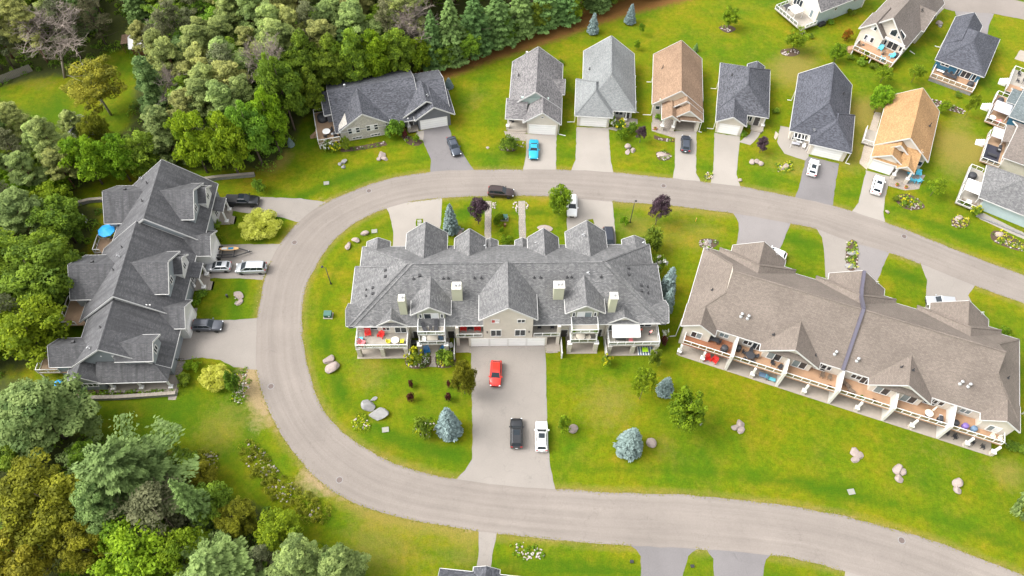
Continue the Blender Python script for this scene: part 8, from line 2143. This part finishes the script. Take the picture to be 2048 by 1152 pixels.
def at(h, u, v, z, d=0): x, y = h.w(u, v); return x, y, z, h.ang + d
Z1 = 2.79
adirondack(*at(C, -21.6, .7, Z1, 10), 'f_red', 'left red garden chair on the left deck of the grey condominium'); adirondack(*at(C, -19.6, .4, Z1, -25), 'f_red', 'right red garden chair on the left deck of the grey condominium'); adirondack(*at(C, -22.4, -1.0, Z1, 60), 'f_pink', 'pink-red chair at the left corner of the left deck')
x, y, z, a = at(C, -22.6, -.2, Z1); rect_table(x, y, z, .6, .5, 'f_turquoise', 'small turquoise side table on the left deck', a, .5)
x, y, z, a = at(C, -17.3, -.7, Z1); round_table(x, y, z, .62, 'f_table_pale', 'round pale table between two yellow chairs on the left deck')
chair(*at(C, -18.3, -.8, Z1, 90), 'f_yellow', 'yellow chair left of the round table on the left deck'); chair(*at(C, -16.3, -.8, Z1, -90), 'f_yellow', 'yellow chair right of the round table on the left deck')
Z2 = 5.51
lounger(*at(C, -12.6, -.1, Z2, 25), 'f_charcoal', 'left dark lounger on the upper left balcony'); lounger(*at(C, -10.9, .3, Z2, 0), 'f_charcoal', 'right dark lounger on the upper left balcony'); x, y, z, a = at(C, -11.7, .0, Z2); rect_table(x, y, z, .5, .7, 'f_charcoal', 'glass side table between the loungers on the upper left balcony', a, .5)
x, y, z, a = at(C, -11.6, -.4, Z1); rect_table(x, y, z, 1.6, .8, 'f_table_pale', 'pale bench table on the lower left balcony', a); chair(*at(C, -10.3, -.3, Z1, 40), 'f_denim', 'blue cushioned chair on the lower left balcony'); chair(*at(C, -12.9, -.5, Z1, 0), 'f_canvas', 'white chair on the lower left balcony')
adirondack(*at(C, -12.7, -.9, .07, 15), 'f_blue', 'left blue garden chair at the foot of the left balcony tower'); adirondack(*at(C, -10.2, -.8, .07, -25), 'f_blue', 'right blue garden chair at the foot of the left balcony tower')
x, y, z, a = at(C, 11.2, -.3, Z1); round_table(x, y, z, .72, 'f_table_pale', 'round pale table on the lower right balcony'); chair(*at(C, 12.3, -.6, Z1, -70), 'f_table_pale', 'pale chair right of the round balcony table'); chair(*at(C, 10.2, -.7, Z1, 100), 'f_table_pale', 'pale chair left of the round balcony table')
for u, l in ((9.9, 'left'), (13.3, 'right')): plant('brightshrub', 'potted plant at the %s corner of the upper right balcony' % l, *C.w(u, -.7), .45, .38, z=5.51)
for u, l in ((-6.9, 'left'), (-4.7, 'right')): adirondack(*at(C, u, 1.4, 2.81, 0), 'f_red', '%s dark red cushioned chair on the balcony left of the garages' % l)
x, y, z, a = at(C, -5.8, 1.5, 2.81); rect_table(x, y, z, .8, .5, 'f_charcoal', 'dark table between the red chairs on the balcony left of the garages', a, .45)
for u, l in ((4.9, 'left'), (6.9, 'right')): chair(*at(C, u, 1.5, 2.81, 0), 'f_charcoal', '%s black chair on the balcony right of the garages' % l)
barbecue(*at(C, -14.8, .4, .07, 0), 'black barbecue beside the left balcony tower'); chair(*at(C, -8.9, -.2, .07, 20), 'f_canvas', 'white chair by the door beside the left balcony tower'); rect_table(*at(C, -8.7, -1.1, .03)[:3], .8, .6, 'f_charcoal', 'dark bench near the entry left of the garages', 20, .45)
# awning, rug and people on the right deck
x, y = C.w(15.9, .9); aw = thing('awning', 'white retractable awning over the right deck of the grey condominium', 'awning', x, y, 0, C.ang)
MB().slab([(0, -2.1, 4.55), (4.3, -2.1, 4.55), (4.3, 0, 5.25), (0, 0, 5.25)], .05).build('fabric', M['f_canvas'], aw); MB().box(-.05, 4.35, -.02, .14, 5.12, 5.36).build('housing', M['white'], aw)
MB().box(.0, 4.3, -2.14, -2.105, 4.28, 4.53).build('valance', M['f_canvas'], aw)
for u in (.3, 4.0): MB().bar((u, 0, 4.95), (u, -2.05, 4.45), .06, .06).build('arm', M['galvanised'], aw)
x, y = C.w(21.6, -1.4); rg = thing('outdoor_rug', 'blue patterned rug under the right deck', 'rug', x, y, .066, C.ang)
mb = MB(); mb.box(-1.2, 1.2, -.55, .95, 0, .012); mb.build('rug', M['f_denim'], rg); [MB().box(-1.2 + i * .4, -1.05 + i * .4, -.55, .95, .0125, .016).build('stripe', M['f_canvas'], rg) for i in range(6)]
x, y, z, a = at(C, 21.5, -1.3, .085); rect_table(x, y, z, .9, .8, 'f_lime', 'lime green table on the blue rug under the right deck', a, .6)
def skin(name, verts, edges, rad, m, parent):
    me = bpy.data.meshes.new(name); me.from_pydata(verts, edges, []); me.materials.append(m); o = obj(name, me, parent)
    o.modifiers.new('skin', 'SKIN'); sub = o.modifiers.new('sub', 'SUBSURF'); sub.levels = sub.render_levels = 2
    for i, r in enumerate(rad): o.data.skin_vertices[0].data[i].radius = (r, r * .8)
    o.data.skin_vertices[0].data[0].use_root = True
    return o
mat('skin', (.52, .33, .24), .55); mat('hair', (.05, .032, .02), .7); mat('shirt_red', (.70, .06, .02), .8); mat('shirt_pink', (.75, .25, .27), .8); mat('trousers_dark', (.03, .03, .04), .8)
def person(x, y, z, ang, shirt, label, lean=0.0):
    t = thing('person', label, 'person', x, y, z, ang); s = lambda hgt: -lean * max(0, hgt - .9)
    V = [(0, 0, .95), (0, s(1.2), 1.2), (0, s(1.42), 1.42), (0, s(1.52), 1.52), (0, s(1.66), 1.64), (0, s(1.72), 1.74), (.1, 0, .9), (.11, -.02, .5), (.11, 0, .08), (.11, -.14, .05), (-.1, 0, .9), (-.11, -.06, .5), (-.11, .02, .08), (-.11, -.12, .05),
         (.19, s(1.4), 1.4), (.25, s(1.15), 1.14), (.2, s(1.1) - .2, .95), (.18, s(1.1) - .27, .9), (-.19, s(1.4), 1.4), (-.25, s(1.15), 1.14), (-.22, s(1.1) - .15, .93), (-.21, s(1.1) - .21, .87)]
    E = [(0, 1), (1, 2), (2, 3), (3, 4), (4, 5), (0, 6), (6, 7), (7, 8), (8, 9), (0, 10), (10, 11), (11, 12), (12, 13), (2, 14), (14, 15), (15, 16), (16, 17), (2, 18), (18, 19), (19, 20), (20, 21)]
    rad = [.15, .14, .15, .06, .095, .08, .09, .07, .05, .045, .09, .07, .05, .045, .065, .05, .038, .04, .065, .05, .038, .04]
    skin('body', V, E, rad, M['skin'], t)
    skin('shirt', [V[0], V[1], V[2], V[14], V[15], V[18], V[19]], [(0, 1), (1, 2), (2, 3), (3, 4), (2, 5), (5, 6)], [.17, .165, .165, .085, .07, .085, .07], M[shirt], t)
    skin('trousers', [V[0], V[6], V[7], (.11, 0, .14), V[10], V[11], (-.11, 0, .14)], [(0, 1), (1, 2), (2, 3), (0, 4), (4, 5), (5, 6)], [.165, .11, .09, .075, .11, .09, .075], M['trousers_dark'], t)
    obj('hair', MB().lathe([(.02, -.06), (.1, -.05), (.115, .03), (.08, .1), (.02, .12)], 12).mesh('hair', M['hair'], True), t, (0, s(1.7) + .025, 1.72))
person(*at(C, 20.5, .4, Z1, 15), 'shirt_red', 'person in an orange-red top and dark trousers beside the awning'); person(*at(C, 21.9, .1, Z1, 60), 'shirt_pink', 'person in a pink top bending on the right deck of the grey condominium', .55)
x, y, z, a = at(C, 18.9, -1.0, Z1); chair(x, y, z, a, 'f_pink', 'pink-red chair under the awning'); rect_table(*at(C, 17.3, -.7, Z1)[:3], 1.6, .8, 'f_charcoal', 'dark table under the awning', C.ang)
# brown condominium decks
T = TA
covered(*at(T, -17.1, 1.8, Z1)[:3], .55, .9, 'f_charcoal', 'black covered barbecue at the right end of the dark red deck'); rect_table(*at(T, -18.9, 2.7, Z1)[:3], 1.5, .8, 'f_charcoal', 'dark table on the dark red deck', T.ang)
for i, (u, v, d) in enumerate(((-19.6, 2.6, 90), (-18.2, 2.6, -90))): chair(*at(T, u, v, Z1, d), 'f_charcoal', '%s dark chair on the dark red deck' % ('left', 'right')[i])
adirondack(*at(T, -18.9, .9, .07, 20), 'f_red', 'left red chair on the patio below the dark red deck'); adirondack(*at(T, -17.8, .9, .07, -20), 'f_red', 'right red chair on the patio below the dark red deck')
round_table(*at(T, -13.2, 1.9, Z1)[:3], .7, 'f_charcoal', 'round black table on the second deck of the brown condominium'); covered(*at(T, -15.1, 2.6, Z1)[:3], .45, .95, 'f_charcoal', 'black covered barbecue by the divider on the second deck')
for i, d in enumerate((0, 72, 144, 216, 288)): u, v = -13.2 + .95 * math.sin(R(d)), 1.9 + .95 * math.cos(R(d)); chair(*at(T, u, v, Z1, -d), 'f_charcoal', ('back', 'right', 'front right', 'front left', 'left')[i] + ' black chair at the round black table on the second deck', 'chairs around the round black table')
chair(*at(T, -9.7, 1.9, Z1, 30), 'f_charcoal', 'left black chair by the sliding doors on the second deck'); chair(*at(T, -8.6, 1.6, Z1, -30), 'f_charcoal', 'right black chair by the sliding doors on the second deck')
rect_table(*at(T, -10.2, .9, .07)[:3], 1.4, .8, 'f_denim', 'blue cloth table on the patio below the second deck', T.ang); lounger(*at(T, -9.0, .9, .07, 90), 'f_teal_cloth', 'teal-green lounger on the patio below the second deck')
for i, u in enumerate((-2.4, -1.3)): chair(*at(T, u, 2.5, Z1, 0), 'f_wicker', '%s wicker chair on the third deck of the brown condominium' % ('left', 'right')[i])
plant('redshrub', 'red flower pot at the third deck railing', *T.w(-1.0, 1.1), .5, .4, z=2.79)
for i, (u, v) in enumerate(((1.2, 2.4), (1.9, 1.7))): lounger(*at(T, u, v, Z1, 60), 'f_wicker', '%s dark recliner on the fourth deck right of the roof party wall' % ('upper', 'lower')[i])
for i, u in enumerate((2.4, 3.7, 5.4)): plant('redshrub' if i != 1 else 'brightshrub', '%s flower pot along the fourth deck railing' % ('left', 'middle', 'right')[i], *T.w(u, 1.1), .5, .38, z=2.79)
parasol(*at(T, 13.4, 2.2, Z1)[:3], 1.2, 2.3, 'f_table_pale', 'folded pale parasol on the fifth deck', True); round_table(*at(T, 13.0, 1.7, Z1)[:3], .6, 'f_table_pale', 'round table under the folded pale parasol'); barbecue(*at(T, 14.6, 1.3, Z1, -90), 'black barbecue by the divider on the fifth deck')
for i, u in enumerate((16.9, 18.2, 19.4)): covered(*at(T, u, 1.7, Z1)[:3], .45, .7, ('f_charcoal', 'f_purple_cloth', 'f_denim')[i], ('dark', 'purple', 'blue-grey')[i] + ' cushioned seat on the rightmost deck', 'cushioned_seat', 'seat')
for i, (u, v) in enumerate(((16.9, 1.2), (18.1, 1.0), (20.6, 1.1), (22.0, .9))): chair(*at(T, u, v, .07, 30 * i), 'f_charcoal', ('leftmost', 'second', 'third', 'rightmost')[i] + ' black chair on the patio below the rightmost deck', 'black patio chairs below the rightmost deck')
for i, u in enumerate((21.9, 22.9)): chair(*at(T, u, 1.3, Z1, 20), 'f_table_pale', '%s pale chair on the rightmost deck' % ('left', 'right')[i])
# townhouse parasol, bungalow deck, other decks
parasol(*(-68.09,76.18), 1.62, 1.4, 2.4, 'f_parasol_blue', 'bright blue parasol behind the middle of the townhouse row')
covered(*TL.w(-17.6, 1.2), .02, .6, .5, 'f_parasol_blue', 'turquoise covered tub behind the lowest townhouse'); 
bx = House.__new__(House); bx.org, bx.ang = (-32.89, 101.23), 15.4
covered(*at(bx, -2.7, 5.5, 1.37)[:3], 1.05, .95, 'f_charcoal', 'dark covered round table set on the bungalow deck'); round_table(*at(bx, -2.4, 1.4, 1.37)[:3], .75, 'f_canvas', 'round white table on the bungalow deck'); barbecue(*at(bx, -.9, .4, 1.37, 0), 'black barbecue on the bungalow deck')
for i, d in enumerate((60, 200)): chair(*at(bx, -2.4 + 1.0 * math.sin(R(d)), 1.4 + 1.0 * math.cos(R(d)), 1.37, -d), 'f_charcoal', '%s chair at the round white table on the bungalow deck' % ('right', 'left')[i])
hx = House.__new__(House); hx.org, hx.ang = (73.16, 134.38), -39.27
for i, (u, v, d) in enumerate(((4.9, -1.7, 0), (7.7, -2.4, -40), (6.6, -4.4, 180))): adirondack(*at(hx, u, v, 1.41, d), 'f_turquoise', '%s turquoise chair on the deck of the taupe gabled house' % ('left', 'right', 'front')[i])
round_table(*at(hx, 6.0, -2.6, 1.41)[:3], .45, 'f_wicker', 'small brown table among the turquoise deck chairs'); covered(*at(hx, 8.4, -1.6, 1.41)[:3], .5, .8, 'f_charcoal', 'dark covered seat by the patio door of the taupe gabled house'); parasol(*at(hx, 1.6, -2.6, 1.41)[:3], 1, 2.2, 'f_canvas_grey', 'folded grey parasol on the deck of the taupe gabled house', True)
chair(*at(hx, 1.0, -3.4, 1.41, 60), 'f_wicker', 'brown chair by the folded grey parasol')
hx2 = House.__new__(House); hx2.org, hx2.ang = (85.35, 125.24), -31.16
rect_table(*at(hx2, 4.0, -1.2, .91)[:3], 2.6, .9, 'f_charcoal', 'long black table on the deck of the blue-sided house', -31); covered(*at(hx2, 8.2, -1.0, .91)[:3], .6, .8, 'f_charcoal', 'black covered barbecue on the deck of the blue-sided house'); rect_table(*at(hx2, 2.0, -.4, .91)[:3], 1.5, .5, 'f_canvas', 'white bench on the deck of the blue-sided house', -31, .45)
for i, u in enumerate((3.0, 4.0, 5.0)): chair(*at(hx2, u, -.4, .91, 0), 'f_charcoal', ('left', 'middle', 'right')[i] + ' black chair at the long black table of the blue-sided house', 'chairs at the long black table')
hx3 = House.__new__(House); hx3.org, hx3.ang = (64.51, 139.08), 30.36
canopy(hx3, -4.4, -1.9, 2.6, 5.0, 1.11, 3.0, 'f_canvas', 'white canopy on the deck of the pale blue house'); rect_table(*at(hx3, -2.6, 6.6, 1.11)[:3], 1.6, 1.2, 'f_charcoal', 'dark patio set on the deck of the pale blue house', 30)
hx4 = House.__new__(House); hx4.org, hx4.ang = (82.69, 88.25), -31.05
canopy(hx4, -3.0, -.1, 1.0, 4.0, .67, 2.6, 'f_canvas', 'bright white canopy over the deck of the grey right-edge house'); covered(*at(hx4, -2.2, 7.0, .67)[:3], .75, .8, 'f_charcoal', 'black covered round table above the bright white canopy'); rect_table(*at(hx4, -1.3, -.1, .67)[:3], .8, .8, 'f_canvas', 'white square table below the bright white canopy', -31)
for i, (u, d) in enumerate(((-2.2, 90), (-.4, -90))): chair(*at(hx4, u, -.1, .67, d), 'f_wicker', '%s chair at the white square table' % ('left', 'right')[i])
hx5 = House.__new__(House); hx5.org, hx5.ang = (89.85, 98.37), -28.88
canopy(hx5, -2.7, -.4, 5.2, 8.0, .87, 2.6, 'canopy_metal' if 'canopy_metal' in M else 'f_canvas_grey', 'pale grey canopy over the dark-rug deck at the right edge'); rect_table(*at(hx5, -1.2, 1.8, .87)[:3], 1.6, .7, 'f_charcoal', 'dark sofa table on the dark rug deck', -29, .5); barbecue(*at(hx5, -.4, 4.0, .87, -90), 'black barbecue on the dark rug deck')
hx6 = House.__new__(House); hx6.org, hx6.ang = (94.8, 109.27), -31.97
canopy(hx6, -2.9, .1, .6, 3.7, .97, 2.7, 'f_canvas_grey', 'lilac-grey sail canopy over the tan deck at the right edge'); round_table(*at(hx6, -2.2, -.2, .97)[:3], .6, 'f_table_pale', 'round pale table below the lilac-grey canopy'); covered(*at(hx6, -2.0, 6.2, .97)[:3], .6, .7, 'f_charcoal', 'black covered seat above the lilac-grey canopy'); chair(*at(hx6, -1.0, -.6, .97, -60), 'f_pink', 'red-brown chair below the lilac-grey canopy')
hx7 = House.__new__(House); hx7.org, hx7.ang = (98.48, 118.87), -31.0
rect_table(*at(hx7, 2.9, 4.6, .96)[:3], 1.0, 1.6, 'f_charcoal', 'black table on the pale deck at the right edge', -31)
for i, (u, v, d) in enumerate(((1.4, 6.1, 40), (1.6, 4.0, 90), (4.6, 5.4, -80), (4.4, 3.6, -90))): chair(*at(hx7, u, v, .96, d), 'f_charcoal', ('upper left', 'lower left', 'upper right', 'lower right')[i] + ' black chair on the pale right-edge deck', 'black chairs on the pale right-edge deck')
for i, p in enumerate(((73.48,96.16), (74.99,96.20), (73.51,94.55), (74.59,94.46))): adirondack(*p, .02, (10, -20, 160, 200)[i], 'f_turquoise', '%s of four turquoise chairs on the patio of the orange-roofed house' % ('upper left', 'upper right', 'lower left', 'lower right')[i])
mat('terracotta', (.42, .13, .05), .8)
for p, l in (((70.36,93.48), 'left terracotta pot at the patio edge of the orange-roofed house'), ((71.86,92.92), 'right terracotta pot at the patio edge of the orange-roofed house'), ((27.00,106.51), 'terracotta pot on the porch of the brown-roofed house')):
    t = thing('flower_pot', l, 'pot', p[0], p[1], .02); MB().lathe([(.22, 0), (.3, .35), (.33, .36), (.33, .42), (.27, .42), (.25, .3)], 12).build('pot', M['terracotta'], t); MB().lathe([(.26, .3), (.24, .42), (.05, .5)], 10).build('plant', M['leaf_green'], t)
lounger(*(54.21,103.89), .02, 70, 'f_canvas', 'pale lounger on the angled patio of the blue-black roofed house'); chair(*(52.84,104.78), .02, 20, 'f_charcoal', 'dark chair under the pergola of the blue-black roofed house'); rect_table(*(53.51,103.21), .02, 1.5, .6, 'f_canvas_grey', 'grey bench on the angled patio', -16, .45); chair(*(54.89,102.47), .02, -20, 'f_canvas', 'white chair on the angled patio by the garage')
round_table(*(-0.54,107.51), .31, .4, 'f_charcoal', 'small dark table on the porch of the mottled grey house'); chair(*(-1.02,107.35), .31, 20, 'f_charcoal', 'dark chair on the porch of the mottled grey house')
def bicycle(p, ang, label):
    t = thing('bicycle', label, 'bicycle', p[0], p[1], 0, ang)
    for x in (-.52, .52):
        mb = MB(); mb.tube([(x + .33 * math.cos(a), 0, .34 + .33 * math.sin(a)) for a in [i * 6.2832 / 16 for i in range(17)]], .025, 5, False); mb.build('wheel', M['tyre'], t)
    mb = MB()
    for a, b in (((-.52, 0, .34), (-.15, 0, .8)), ((-.15, 0, .8), (.38, 0, .85)), ((.38, 0, .85), (.52, 0, .34)), ((-.52, 0, .34), (-.05, 0, .32)), ((-.05, 0, .32), (.38, 0, .8)), ((-.05, 0, .32), (-.15, 0, .8))): mb.tube([a, b], .025, 5)
    mb.build('frame', M['f_charcoal'], t); MB().box(-.3, -.05, -.07, .07, .88, .94).build('saddle', M['tyre'], t); MB().bar((.38, -.28, 1.0), (.38, .28, 1.0), .03, .03).build('handlebar', M['f_charcoal'], t)
bicycle((-51.30,53.83), 20, 'dark bicycle by the lowest townhouse porch')
covered(*(-52.49,67.67), .02, .35, .7, 'f_canvas', 'white barrel planter by the middle townhouse porch', 'planter', 'planter'); covered(*(-52.51,82.70), .02, .3, .6, 'f_charcoal', 'dark planter by the top townhouse porch', 'planter', 'planter')
